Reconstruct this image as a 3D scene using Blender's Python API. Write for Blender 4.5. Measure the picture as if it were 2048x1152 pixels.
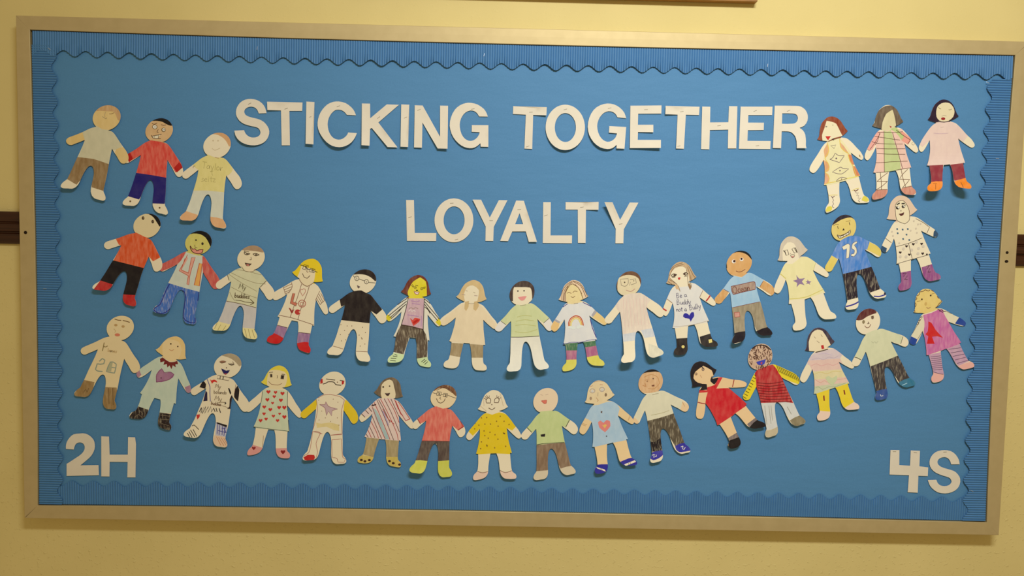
import bpy, bmesh, math, random
from mathutils import Vector, Matrix
from mathutils.geometry import delaunay_2d_cdt

# =====================================================================
# School bulletin board on a painted wall.  World units: metres, wall face
# in the plane y = 0, room towards -y, origin at the centre of the board.
# Board artwork is given in board millimetres (x right, z up).
# =====================================================================
for o in list(bpy.data.objects): bpy.data.objects.remove(o, do_unlink=True)
scene = bpy.context.scene
COL = scene.collection

# ---------------------------------------------------------------- camera
cam = bpy.data.cameras.new('camera'); cam.sensor_width = 36.0; cam.lens = 1550.0/2048.0*36.0
cam.clip_start = 0.05
camo = bpy.data.objects.new('camera', cam); COL.objects.link(camo)
rot = Matrix(((0.999683, -0.021536, -0.013037), (-0.011670, 0.062420, -0.997982), (0.022306, 0.997818, 0.062148)))
camo.matrix_world = Matrix.Translation((-0.04711, -1.93357, 0.10466)) @ rot.to_4x4()
scene.camera = camo

# ----------------------------------------------------- light and exposure
world = bpy.data.worlds.new('corridor_light'); scene.world = world; world.use_nodes = True
bg = world.node_tree.nodes['Background']
bg.inputs[0].default_value = (1.0, 0.73, 0.36, 1); bg.inputs[1].default_value = 0.34
def area(name, loc, rot, sx, sy, power, color):
    l = bpy.data.lights.new(name, 'AREA'); l.shape = 'RECTANGLE'; l.size = sx; l.size_y = sy
    l.energy = power; l.color = color
    o = bpy.data.objects.new(name, l); o.location = loc; o.rotation_euler = rot; COL.objects.link(o); return o
tube = area('ceiling_tube_light', (0.46, -2.10, 1.58), (math.radians(54), 0, 0), 0.90, 0.20, 17.9, (1.0, 1.0, 0.93))
tube.data.spread = math.radians(108)
scene.view_settings.view_transform = 'Standard'; scene.view_settings.look = 'None'
scene.view_settings.gamma = 1.0; scene.view_settings.use_curve_mapping = False
scene.view_settings.exposure = 0.0

# -------------------------------------------------------------- materials
def lin(c):
    c = c/255.0
    return c/12.92 if c <= 0.04045 else ((c+0.055)/1.055)**2.4
WB = (1.13, 1.28, 1.70)          # colours were read under the warm corridor light
def albedo(c): return tuple(min(0.93, lin(v)*k) for v, k in zip(c, WB))
PAPER = (229, 209, 163)
def new_mat(name):
    m = bpy.data.materials.new(name); m.use_nodes = True
    return m, m.node_tree.nodes, m.node_tree.links, m.node_tree.nodes['Principled BSDF']
def noise_mix(nt, lk, scale, rotv, detail, ca, cb, lo, hi):
    geo = nt.new('ShaderNodeNewGeometry'); mp = nt.new('ShaderNodeMapping')
    mp.inputs['Scale'].default_value = scale; mp.inputs['Rotation'].default_value = rotv
    lk.new(geo.outputs['Position'], mp.inputs['Vector'])
    n = nt.new('ShaderNodeTexNoise'); n.inputs['Scale'].default_value = 1.0; n.inputs['Detail'].default_value = detail
    lk.new(mp.outputs[0], n.inputs['Vector'])
    r = nt.new('ShaderNodeValToRGB'); r.color_ramp.elements[0].position = lo; r.color_ramp.elements[1].position = hi
    r.color_ramp.elements[0].color = (*ca, 1); r.color_ramp.elements[1].color = (*cb, 1)
    lk.new(n.outputs['Fac'], r.inputs['Fac']); return r, n
_mc = {}
def crayon(col, style=0):
    """waxy crayon / marker colour on card: streaks where the paper shows through"""
    key = (tuple(col), style)
    if key in _mc: return _mc[key]
    m, nt, lk, b = new_mat('marker_%d_%d_%d_%d' % (*col, style))
    a = albedo(col); p = albedo(PAPER)
    w = (0.05, 0.11, 0.21, 0.45)[style]; dk = (0.02, 0.06, 0.12, 0.14)[style]
    lum = min(1.0, sum(a)/1.2)
    if style < 3: w *= .30+.70*lum
    light = tuple(x*(1-w)+y*w for x, y in zip(a, p)); dark = tuple(x*(1-dk) for x in a)
    h = (col[0]*7+col[1]*13+col[2]*29+style*5) % 9
    ang = math.radians((-70, -20, 10, 62, 80, -45, 35, 75, -85)[h])
    sc = ((60, 60, 60), (90, 90, 45), (170, 170, 45), (380, 380, 60))[style]
    lo, hi = ((0.3, 0.75), (0.35, 0.72), (0.36, 0.74), (0.50, 0.76))[style]
    r, n = noise_mix(nt, lk, sc, (0, ang, 0), 3.0, dark, light, lo, hi)
    lk.new(r.outputs[0], b.inputs['Base Color'])
    b.inputs['Roughness'].default_value = 0.62 if style else 0.75
    b.inputs['Specular IOR Level'].default_value = 0.25
    _mc[key] = m; return m
def plain(name, col, rough=0.7, metal=0.0, spec=0.3, var=0.06, scale=40):
    m, nt, lk, b = new_mat(name); a = albedo(col)
    r, n = noise_mix(nt, lk, (scale,)*3, (0, 0, 0), 4.0, tuple(x*(1-var) for x in a), tuple(min(.95, x*(1+var)) for x in a), .3, .7)
    lk.new(r.outputs[0], b.inputs['Base Color'])
    b.inputs['Roughness'].default_value = rough; b.inputs['Metallic'].default_value = metal
    b.inputs['Specular IOR Level'].default_value = spec
    return m
M_paper = crayon(PAPER, 0)
M_letter = plain('cream_tagboard', (221, 204, 170), .8, 0, .2, .03, 25)
M_edge = plain('paper_edge', (226, 206, 164), .85)
M_staple = plain('staple_wire', (150, 135, 105), .5, .2, .4)
M_cork = plain('dark_backing', (34, 28, 24), .95, 0, .1)
M_screw = plain('screw_hole', (40, 28, 16), .8, 0, .1)
# aluminium frame
M_frame, nt, lk, b = new_mat('satin_aluminium')
r, n = noise_mix(nt, lk, (40, 40, 40), (0, 0, 0), 4.0, (.565, .46, .245), (.605, .495, .27), .3, .7)
lk.new(r.outputs[0], b.inputs['Base Color']); b.inputs['Metallic'].default_value = .4; b.inputs['Roughness'].default_value = .56
# blue bulletin paper, faintly cockled
M_blue, nt, lk, b = new_mat('blue_bulletin_paper')
r, n = noise_mix(nt, lk, (300, 300, 300), (0, 0, 0), 3.0, (.086, .258, .53), (.096, .282, .575), .25, .75)
lk.new(r.outputs[0], b.inputs['Base Color']); b.inputs['Roughness'].default_value = .6; b.inputs['Specular IOR Level'].default_value = .25
geo = nt.new('ShaderNodeNewGeometry'); mp = nt.new('ShaderNodeMapping'); mp.inputs['Scale'].default_value = (3.0, 1, 9.0); mp.inputs['Rotation'].default_value = (0, .35, 0)
nz = nt.new('ShaderNodeTexNoise'); nz.inputs['Scale'].default_value = 1.0; nz.inputs['Detail'].default_value = 5.0
bp = nt.new('ShaderNodeBump'); bp.inputs['Strength'].default_value = .25; bp.inputs['Distance'].default_value = .02
lk.new(geo.outputs['Position'], mp.inputs[0]); lk.new(mp.outputs[0], nz.inputs['Vector']); lk.new(nz.outputs['Fac'], bp.inputs['Height']); lk.new(bp.outputs[0], b.inputs['Normal'])
M_corr, nt, lk, b = new_mat('blue_corrugated_paper')
r, n = noise_mix(nt, lk, (60, 60, 60), (0, 0, 0), 3.0, (.074, .225, .50), (.080, .240, .53), .3, .7)
lk.new(r.outputs[0], b.inputs['Base Color']); b.inputs['Roughness'].default_value = .5; b.inputs['Specular IOR Level'].default_value = .3
# painted plaster wall
M_wall, nt, lk, b = new_mat('cream_wall_paint')
r, n = noise_mix(nt, lk, (5, 5, 5), (0, 0, 0), 5.0, (.755, .64, .285), (.80, .68, .31), .3, .7)
lk.new(r.outputs[0], b.inputs['Base Color']); b.inputs['Roughness'].default_value = .6; b.inputs['Specular IOR Level'].default_value = .18
geo = nt.new('ShaderNodeNewGeometry')
n1 = nt.new('ShaderNodeTexNoise'); n1.inputs['Scale'].default_value = 115; n1.inputs['Detail'].default_value = 2.5
n2 = nt.new('ShaderNodeTexNoise'); n2.inputs['Scale'].default_value = 34; n2.inputs['Detail'].default_value = 1
lump = nt.new('ShaderNodeValToRGB'); lump.color_ramp.elements[0].position = .60; lump.color_ramp.elements[1].position = .74
sep = nt.new('ShaderNodeSeparateXYZ'); rough = nt.new('ShaderNodeMapRange')      # roller stipple is heavier low on the wall
rough.inputs['From Min'].default_value = .35; rough.inputs['From Max'].default_value = -.35; rough.inputs['To Min'].default_value = .16; rough.inputs['To Max'].default_value = 1.0
lk.new(geo.outputs['Position'], n1.inputs['Vector']); lk.new(geo.outputs['Position'], n2.inputs['Vector']); lk.new(geo.outputs['Position'], sep.inputs[0]); lk.new(sep.outputs['Z'], rough.inputs['Value'])
lk.new(n1.outputs['Fac'], lump.inputs['Fac'])
ad = nt.new('ShaderNodeMath'); ad.operation = 'MULTIPLY_ADD'; ad.inputs[1].default_value = .45
lk.new(n2.outputs['Fac'], ad.inputs[0]); lk.new(lump.outputs[0], ad.inputs[2])
mu = nt.new('ShaderNodeMath'); mu.operation = 'MULTIPLY'; lk.new(ad.outputs[0], mu.inputs[0]); lk.new(rough.outputs[0], mu.inputs[1])
bp = nt.new('ShaderNodeBump'); bp.inputs['Strength'].default_value = .36; bp.inputs['Distance'].default_value = .003
lk.new(mu.outputs[0], bp.inputs['Height']); lk.new(bp.outputs[0], b.inputs['Normal'])
# mahogany rail
M_rail, nt, lk, b = new_mat('dark_mahogany')
r, n = noise_mix(nt, lk, (9, 160, 160), (0, 0, 0), 5.0, (.028, .006, .002), (.055, .014, .003), .3, .7)
lk.new(r.outputs[0], b.inputs['Base Color']); b.inputs['Roughness'].default_value = .35
M_sign = plain('honey_oak', (150, 102, 46), .5, 0, .3, .12, 30)

# ---------------------------------------------------------------- helpers
def mk(name, verts, faces, mats, parent=None, mi=None, smooth=False):
    me = bpy.data.meshes.new(name); me.from_pydata(verts, [], faces)
    for m in (mats if isinstance(mats, (list, tuple)) else [mats]): me.materials.append(m)
    if mi: me.polygons.foreach_set('material_index', mi)
    if smooth: me.polygons.foreach_set('use_smooth', [True]*len(me.polygons))
    me.update()
    o = bpy.data.objects.new(name, me); COL.objects.link(o)
    if parent: o.parent = parent
    return o
def tag(o, label, cat, group=None):
    o['label'] = label; o['category'] = cat
    if group: o['group'] = group
    return o
def thing(name, label, cat, loc, group=None):
    o = bpy.data.objects.new(name, None); o.empty_display_size = .03; o.location = loc; COL.objects.link(o)
    return tag(o, label, cat, group)
def pts(s, ox=0.0, oz=0.0):
    """'x,z x,z ...' in fifths of a millimetre from (ox, oz)"""
    return [(ox+int(a.split(',')[0])/5.0, oz+int(a.split(',')[1])/5.0) for a in s.split()]
def area2(P): return sum(P[i-1][0]*P[i][1]-P[i][0]*P[i-1][1] for i in range(len(P)))
def ccw(P): return P if area2(P) > 0 else P[::-1]
def curve(P, closed, sub=3):
    n = len(P)
    if n < 3: return list(P)
    def sharp(i):
        if not closed and (i == 0 or i == n-1): return False
        a, b_ = Vector(P[i])-Vector(P[i-1]), Vector(P[(i+1) % n])-Vector(P[i])
        return a.length > 1e-6 and b_.length > 1e-6 and a.normalized().dot(b_.normalized()) < .45
    K = [sharp(i) for i in range(n)]
    out = []
    for i in range(n if closed else n-1):
        p1, p2 = Vector(P[i]), Vector(P[(i+1) % n])
        p0 = Vector(P[i-1]) if (closed or i) else p1
        p3 = Vector(P[(i+2) % n]) if (closed or i+2 < n) else p2
        L = (p2-p1).length
        m1 = (p2-(p1 if K[i] else p0)).normalized()*L*.8; m2 = ((p2 if K[(i+1) % n] else p3)-p1).normalized()*L*.8
        for k in range(1 if K[i] and K[(i+1) % n] else sub):
            t = k/sub; h = t*t*(3-2*t)
            out.append(tuple((1-h)*p1+h*p2+(t**3-2*t*t+t)*m1+(t**3-t*t)*m2))
    if not closed: out.append(tuple(P[-1]))
    return out
def sstep(x): x = min(max(x, 0), 1); return x*x*(3-2*x)
def lift(q, specs):
    """how far (mm) a loose paper end curls away from the board"""
    z = 0.0
    for (ox, oz, fx, fz, A, side, cx, cz, nx, nz, w) in specs:
        dx, dz = fx-ox, fz-oz
        s = min(max(((q[0]-ox)*dx+(q[1]-oz)*dz)/(dx*dx+dz*dz), 0), 1.15)
        m = sstep(.5+side*((q[0]-cx)*nx+(q[1]-cz)*nz)/(2*w)) if side else 1.0
        z += A*s*s*m
    return z
YPAPER = -27.0      # face of the blue paper, mm from the wall
def box(x0, x1, y0, y1, z0, z1):
    v = [(x, y, z) for x in (x0, x1) for y in (y0, y1) for z in (z0, z1)]
    f = [(0, 1, 3, 2), (4, 6, 7, 5), (0, 4, 5, 1), (2, 3, 7, 6), (0, 2, 6, 4), (1, 5, 7, 3)]
    return v, f

# ------------------------------------------------------------------- wall
WALL = .008          # the board's back edge stands this far off y = 0
def wall():
    v = [(x, y+WALL, z) for x, y, z in ((-3.2, 0, -1.6), (3.2, 0, -1.6), (3.2, 0, 1.75), (-3.2, 0, 1.75), (-3.2, .1, -1.6), (3.2, .1, -1.6), (3.2, .1, 1.75), (-3.2, .1, 1.75))]
    o = mk('wall_back', v, [(0, 1, 2, 3), (7, 6, 5, 4), (0, 4, 5, 1), (1, 5, 6, 2), (2, 6, 7, 3), (3, 7, 4, 0)], M_wall)
    o['kind'] = 'structure'
wall()
def rail():
    zt = .1465
    prof = [(0, 0), (0, .010), (-.003, .0125), (-.012, .0135), (-.024, .0125), (-.027, .0095), (-.029, .0095), (-.031, .013), (-.040, .0155), (-.048, .0135), (-.050, .008), (-.0525, .008), (-.055, .0115), (-.066, .0125), (-.075, .0105), (-.0795, .007), (-.0795, 0)]
    v = []
    for x in (-3.2, 3.2): v += [(x, WALL-d, zt+z) for z, d in prof]
    n = len(prof)
    f = [(i, i+1, n+i+1, n+i) for i in range(n-1)] + [tuple(range(n-1, -1, -1)), tuple(range(n, 2*n))]
    o = mk('trim_1', v, f, M_rail); o['kind'] = 'structure'
rail()

# --------------------------------------------------------- bulletin board
EDGE = dict(
    top="-5939,2899 -5197,2892 -4455,2886 -3713,2882 -2971,2878 -2229,2876 -1486,2874 -744,2874 -2,2874 740,2875 1482,2876 2225,2879 2967,2882 3709,2885 4451,2889 5193,2893 5936,2897",
    bottom="-5935,-2897 -5193,-2890 -4451,-2885 -3709,-2881 -2967,-2877 -2224,-2875 -1482,-2874 -740,-2873 2,-2874 744,-2875 1487,-2877 2229,-2879 2971,-2882 3713,-2886 4455,-2890 5198,-2894 5940,-2899",
    left="-5939,2899 -5935,2537 -5931,2174 -5927,1812 -5924,1450 -5921,1088 -5919,725 -5917,363 -5916,1 -5915,-361 -5916,-724 -5917,-1086 -5919,-1448 -5921,-1810 -5925,-2173 -5930,-2535 -5935,-2897",
    right="5936,2897 5929,2535 5922,2172 5916,1810 5911,1448 5907,1086 5904,723 5902,361 5900,-1 5900,-363 5902,-726 5904,-1088 5908,-1450 5914,-1812 5921,-2175 5929,-2537 5940,-2899",
)
EDGE = {k: pts(s) for k, s in EDGE.items()}
HW, HH = 1188.0, 580.0
board = thing('bulletin_board', 'wide bulletin board with a tan aluminium frame fixed over the wall rail', 'bulletin board', (0, 0, 0))
v, f = box(-1.212, 1.212, -.0245, WALL-.0002, -.604, .604)
mk('backing_panel', v, f, M_cork, board)
def frame_rail(side):
    P = EDGE[side]
    if side in ('bottom', 'right'): pass
    cx = {'top': (0, 1), 'bottom': (0, -1), 'left': (-1, 0), 'right': (1, 0)}[side]
    # profile: (offset outward from the inner lip, distance from wall), mm
    prof = [(0.4, 24.5), (0.0, 34.4), (.7, 35.0), (16, 35.2), (31.2, 35.0), (32, 34.2), (32, -7.8)]
    v = []; n = len(P); m = len(prof)
    for i, (x, z) in enumerate(P):
        t = (x/HW) if side in ('top', 'bottom') else (z/HH)
        for off, y in prof:
            # outer edge runs straight, inner lip follows the slight bow of the metal; ends mitred at 45 degrees
            k = off/32.0
            if side in ('top', 'bottom'):
                zo = cx[1]*612.0*k+(z)*(1-k); xo = x+t*32.0*k
                v.append((xo/1000, -y/1000, zo/1000))
            else:
                xo = cx[0]*1220.0*k+x*(1-k); zo = z+t*32.0*k
                v.append((xo/1000, -y/1000, zo/1000))
    f = []
    for i in range(n-1):
        for j in range(m-1):
            q = (i*m+j, i*m+j+1, (i+1)*m+j+1, (i+1)*m+j)
            f.append(q if side in ('top', 'right') else q[::-1])
    f += [tuple(range(m)), tuple(range((n-1)*m, n*m))[::-1]]
    o = mk('frame_rail', v, f, M_frame, board)
    bm = bmesh.new(); bm.from_mesh(o.data); bmesh.ops.recalc_face_normals(bm, faces=bm.faces); bm.to_mesh(o.data); bm.free()
for s in ('top', 'bottom', 'left', 'right'): frame_rail(s)
def screw(x, z, r, sz=1.0):
    n = 14; v = []; f = []
    for rr, y in ((r, 35.0), (r*.8, 35.3), (r*.3, 35.2)):
        v += [((x+rr*math.cos(2*math.pi*k/n))/1000, -(y+.45)/1000, (z+rr*sz*math.sin(2*math.pi*k/n))/1000) for k in range(n)]
    for j in range(2): f += [(j*n+k, j*n+(k+1) % n, (j+1)*n+(k+1) % n, (j+1)*n+k) for k in range(n)]
    f.append(tuple(range(2*n, 3*n)))
    mk('screw', v, f, M_screw, board)
screw(-1205.2, 95.8, 4.0); screw(1196.4, 100.3, 3.6); screw(1196.2, 78.5, 4.6, .8)

# blue sheet
def sheet():
    nx, nz = 120, 60; v = []; f = []
    for j in range(nz+1):
        for i in range(nx+1):
            x = -1184+2368*i/nx; z = -576+1152*j/nz
            d = .35*math.sin(x/210+z/90)+.25*math.sin(x/57-z/133+1)
            v.append((x/1000, (YPAPER+.4-d*.6)/1000, z/1000))
    for j in range(nz):
        for i in range(nx):
            a = j*(nx+1)+i; f.append((a, a+1, a+nx+2, a+nx+1))
    o = mk('backing_paper', v, f, M_blue, None, None, True)
    tag(o, 'plain blue paper covering the whole bulletin board behind the cut-outs', 'paper')
sheet()

# scalloped corrugated border strips
def border(side, s0, pitch, wmax, wmin, base, ridge, z0, z1, label):
    P = EDGE[side]; ax = 0 if side in ('top', 'bottom') else 1
    inn = {'top': -1, 'bottom': 1, 'left': 1, 'right': -1}[side]
    xs = [p[ax] for p in P]; ys = [p[1-ax] for p in P]
    if xs[0] > xs[-1]: xs.reverse(); ys.reverse()
    def ey(s):
        for i in range(len(xs)-1):
            if s <= xs[i+1] or i == len(xs)-2:
                t = (s-xs[i])/(xs[i+1]-xs[i]); return ys[i]+(ys[i+1]-ys[i])*t
    ns = int((z1-z0)/5.9*8); v = []; f = []; m = 6
    rnd = random.Random(len(label)); ph = 0.0
    for i in range(ns+1):
        s = z0+(z1-z0)*i/ns
        wd = (wmax+wmin)/2+(wmax-wmin)/2*math.cos(2*math.pi*(s-s0)/pitch)
        e = ey(s); ph = i/8.0
        h = ridge*(1.6*abs(math.cos(math.pi*ph))**.8-.8)
        wob = .6*math.sin(s/83.0)+.5*math.sin(s/31.0)
        rows = ((1.6, h*.7+base), (7, h+base), (wd*.55, h+base+.2+wob*.3), (wd, h+base+.5+wob), (wd, h+base+.4+wob), (wd-.3, h+base-.3+wob))
        for t, hh in rows:
            c = e+inn*t; y = (YPAPER-hh)/1000
            v.append((s/1000, y, c/1000) if ax == 0 else (c/1000, y, s/1000))
    for i in range(ns):
        for j in range(m-1): f.append((i*m+j, (i+1)*m+j, (i+1)*m+j+1, i*m+j+1))
    o = mk('corrugated_border', v, f, M_corr, None, None, True)
    o.data.polygons.foreach_set('use_smooth', [i % (m-1) < 3 for i in range(len(f))])
    o.data.set_sharp_from_angle(angle=math.radians(70))
    tag(o, label, 'border', 'scalloped corrugated borders')
    return o
b_bot = border('bottom', -1104.5, 51.9, 61, 48, 1.8, 1.25, -1185, 1184, 'blue scalloped corrugated strip along the bottom edge of the board')
b_lef = border('left', 138.9, 54.5, 60, 47, 3.6, 1.35, -577, 545, 'blue scalloped corrugated strip beside the 2H, down the side of the board')
b_rig = border('right', 142.0, 51.3, 61, 47, 3.8, 1.4, -577, 522, 'blue scalloped corrugated strip beside the 4S, down the side of the board')
b_top = border('top', -610.8, 52.5, 59, 45, 3.9, 1.2, -1183, 1184, 'blue scalloped corrugated strip along the top edge, above the word STICKING')
def staple(parent, x, z, ang, y, org=(0, 0, 0), L=8.5, mat=None):
    ca, sa = math.cos(math.radians(-ang)), math.sin(math.radians(-ang)); v = []; f = []
    secs = [(-L/2, -.6), (-L/2, .35), (-L/2+.5, .6), (L/2-.5, .6), (L/2, .35), (L/2, -.6)]
    for t, h in secs:
        for w, k in ((-.42, 0), (.42, 0), (.42, .5), (-.42, .5)):
            hh = h-k if abs(t) < L/2-.1 else h
            tt = t if k == 0 or abs(t) < L/2-.1 else t-math.copysign(.5, t)
            v.append(((x+tt*ca-w*sa)/1000-org[0], (y-hh)/1000-org[1], (z+tt*sa+w*ca)/1000-org[2]))
    for i in range(5):
        for k in range(4): f.append((i*4+k, i*4+(k+1) % 4, i*4+4+(k+1) % 4, i*4+4+k))
    f += [(3, 2, 1, 0), (20, 21, 22, 23)]
    mk('staple', v, f, mat or M_staple, parent)
M_st2 = plain('bright_staple', (200, 200, 190), .35, .6, .5)
for o, L in ((b_top, ((-1143, 536, 38), (-647, 550, -82), (-102, 548, -80), (585, 540, -85), (1125, 512, 25))), (b_rig, ((1160, 330, 5), (1146, -500, 25))), (b_lef, ((-1162, -40, 2),))):
    for x, z, a in L: staple(o, x, z, a, YPAPER-5.6, (0, 0, 0), 8, M_st2)

# --------------------------------------------------- paper sheet builder
def cut(outline, holes, fills, grid):
    """planar subdivision of one cut-out; returns points and, per triangle, the topmost filled area"""
    loops = [ccw(outline)]+[ccw(h) for h in holes]+[ccw(p) for p in fills]
    V = []; F = []
    for P in loops:
        F.append(list(range(len(V), len(V)+len(P)))); V += [Vector(p) for p in P]
    x0 = min(p[0] for p in outline); x1 = max(p[0] for p in outline); z0 = min(p[1] for p in outline); z1 = max(p[1] for p in outline)
    nx = int((x1-x0)/grid); nz = int((z1-z0)/grid)
    for i in range(1, nx+1):
        for j in range(1, nz+1):
            V.append(Vector((x0+(i+.5*(j % 2))*grid+.013, z0+j*grid+.017)))
    vo, eo, fo, ov, oe, of = delaunay_2d_cdt(V, [], F, 0, 1e-4)
    nh = len(holes); tris = []
    for t, ids in zip(fo, of):
        if 0 not in ids or any(1 <= k <= nh for k in ids): continue
        a, b_, c = (vo[i] for i in t)
        if (b_-a).cross(c-a) < 0: t = [t[0], t[2], t[1]]
        top = max((k-nh-1 for k in ids if k > nh), default=-1)
        tris.append((tuple(t), top))
    return [tuple(p) for p in vo], tris
def solid(name, P2, tris, yf, org, mats, parent=None, thick=.35):
    used = sorted({i for t, _ in tris for i in t}); ix = {u: k for k, u in enumerate(used)}; n = len(used)
    v = []
    for th in (0, thick):
        for u in used:
            q = P2[u]; v.append((q[0]/1000-org[0], (yf(q)+th)/1000-org[1], q[1]/1000-org[2]))
    f = []; E = {}
    for t, _ in tris:
        a, b_, c = (ix[i] for i in t)
        f.append((a, b_, c)); f.append((c+n, b_+n, a+n))
        for e in ((a, b_), (b_, c), (c, a)): E[e] = 1
    for a, b_ in list(E):
        if (b_, a) not in E: f.append((b_, a, a+n, b_+n))
    o = mk(name, v, f, mats, parent, None, parent is None)
    if parent is None: o.data.set_sharp_from_angle(angle=math.radians(35))
    return o
def patch(name, P2, tris, yf, org, mat, parent, off):
    used = sorted({i for t in tris for i in t}); ix = {u: k for k, u in enumerate(used)}
    v = [(P2[u][0]/1000-org[0], (yf(P2[u])-off)/1000-org[1], P2[u][1]/1000-org[2]) for u in used]
    return mk(name, v, [tuple(ix[i] for i in t) for t in tris], mat, parent)
def inside(q, P):
    r = False; j = len(P)-1
    for i in range(len(P)):
        if (P[i][1] > q[1]) != (P[j][1] > q[1]) and q[0] < (P[j][0]-P[i][0])*(q[1]-P[i][1])/(P[j][1]-P[i][1])+P[i][0]: r = not r
        j = i
    return r
def strokes(P, closed, O):
    """smooth a drawn line and keep the runs that lie on the card"""
    C = curve(P, closed, 3)
    ok = [inside(q, O) for q in C]
    if all(ok): return [(C, closed)]
    D = []
    for i in range(len(C)-(0 if closed else 1)):
        a, b_ = C[i], C[(i+1) % len(C)]; k = max(1, int(math.dist(a, b_)/1.5))
        D += [(a[0]+(b_[0]-a[0])*j/k, a[1]+(b_[1]-a[1])*j/k) for j in range(k)]
    D.append(C[0] if closed else C[-1])
    runs = []; cur = []
    for q in D:
        if inside(q, O): cur.append(q)
        else:
            if len(cur) > 1: runs.append((cur, False))
            cur = []
    if len(cur) > 1: runs.append((cur, False))
    return runs
def ribbon(C, w, closed):
    n = len(C); L = []
    for i in range(n):
        a = Vector(C[i-1]) if (i or closed) else Vector(C[i]); b_ = Vector(C[(i+1) % n]) if (i < n-1 or closed) else Vector(C[i])
        t = (b_-a)
        t = t.normalized() if t.length > 1e-6 else Vector((1, 0))
        nn = Vector((-t[1], t[0]))*w*.5; c = Vector(C[i])
        if not closed and i == 0: c = c-t*w*.3
        if not closed and i == n-1: c = c+t*w*.3
        L += [tuple(c+nn), tuple(c-nn)]
    F = [(2*i+1, 2*((i+1) % n)+1, 2*((i+1) % n), 2*i) for i in range(n if closed else n-1)]
    return L, F

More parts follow.
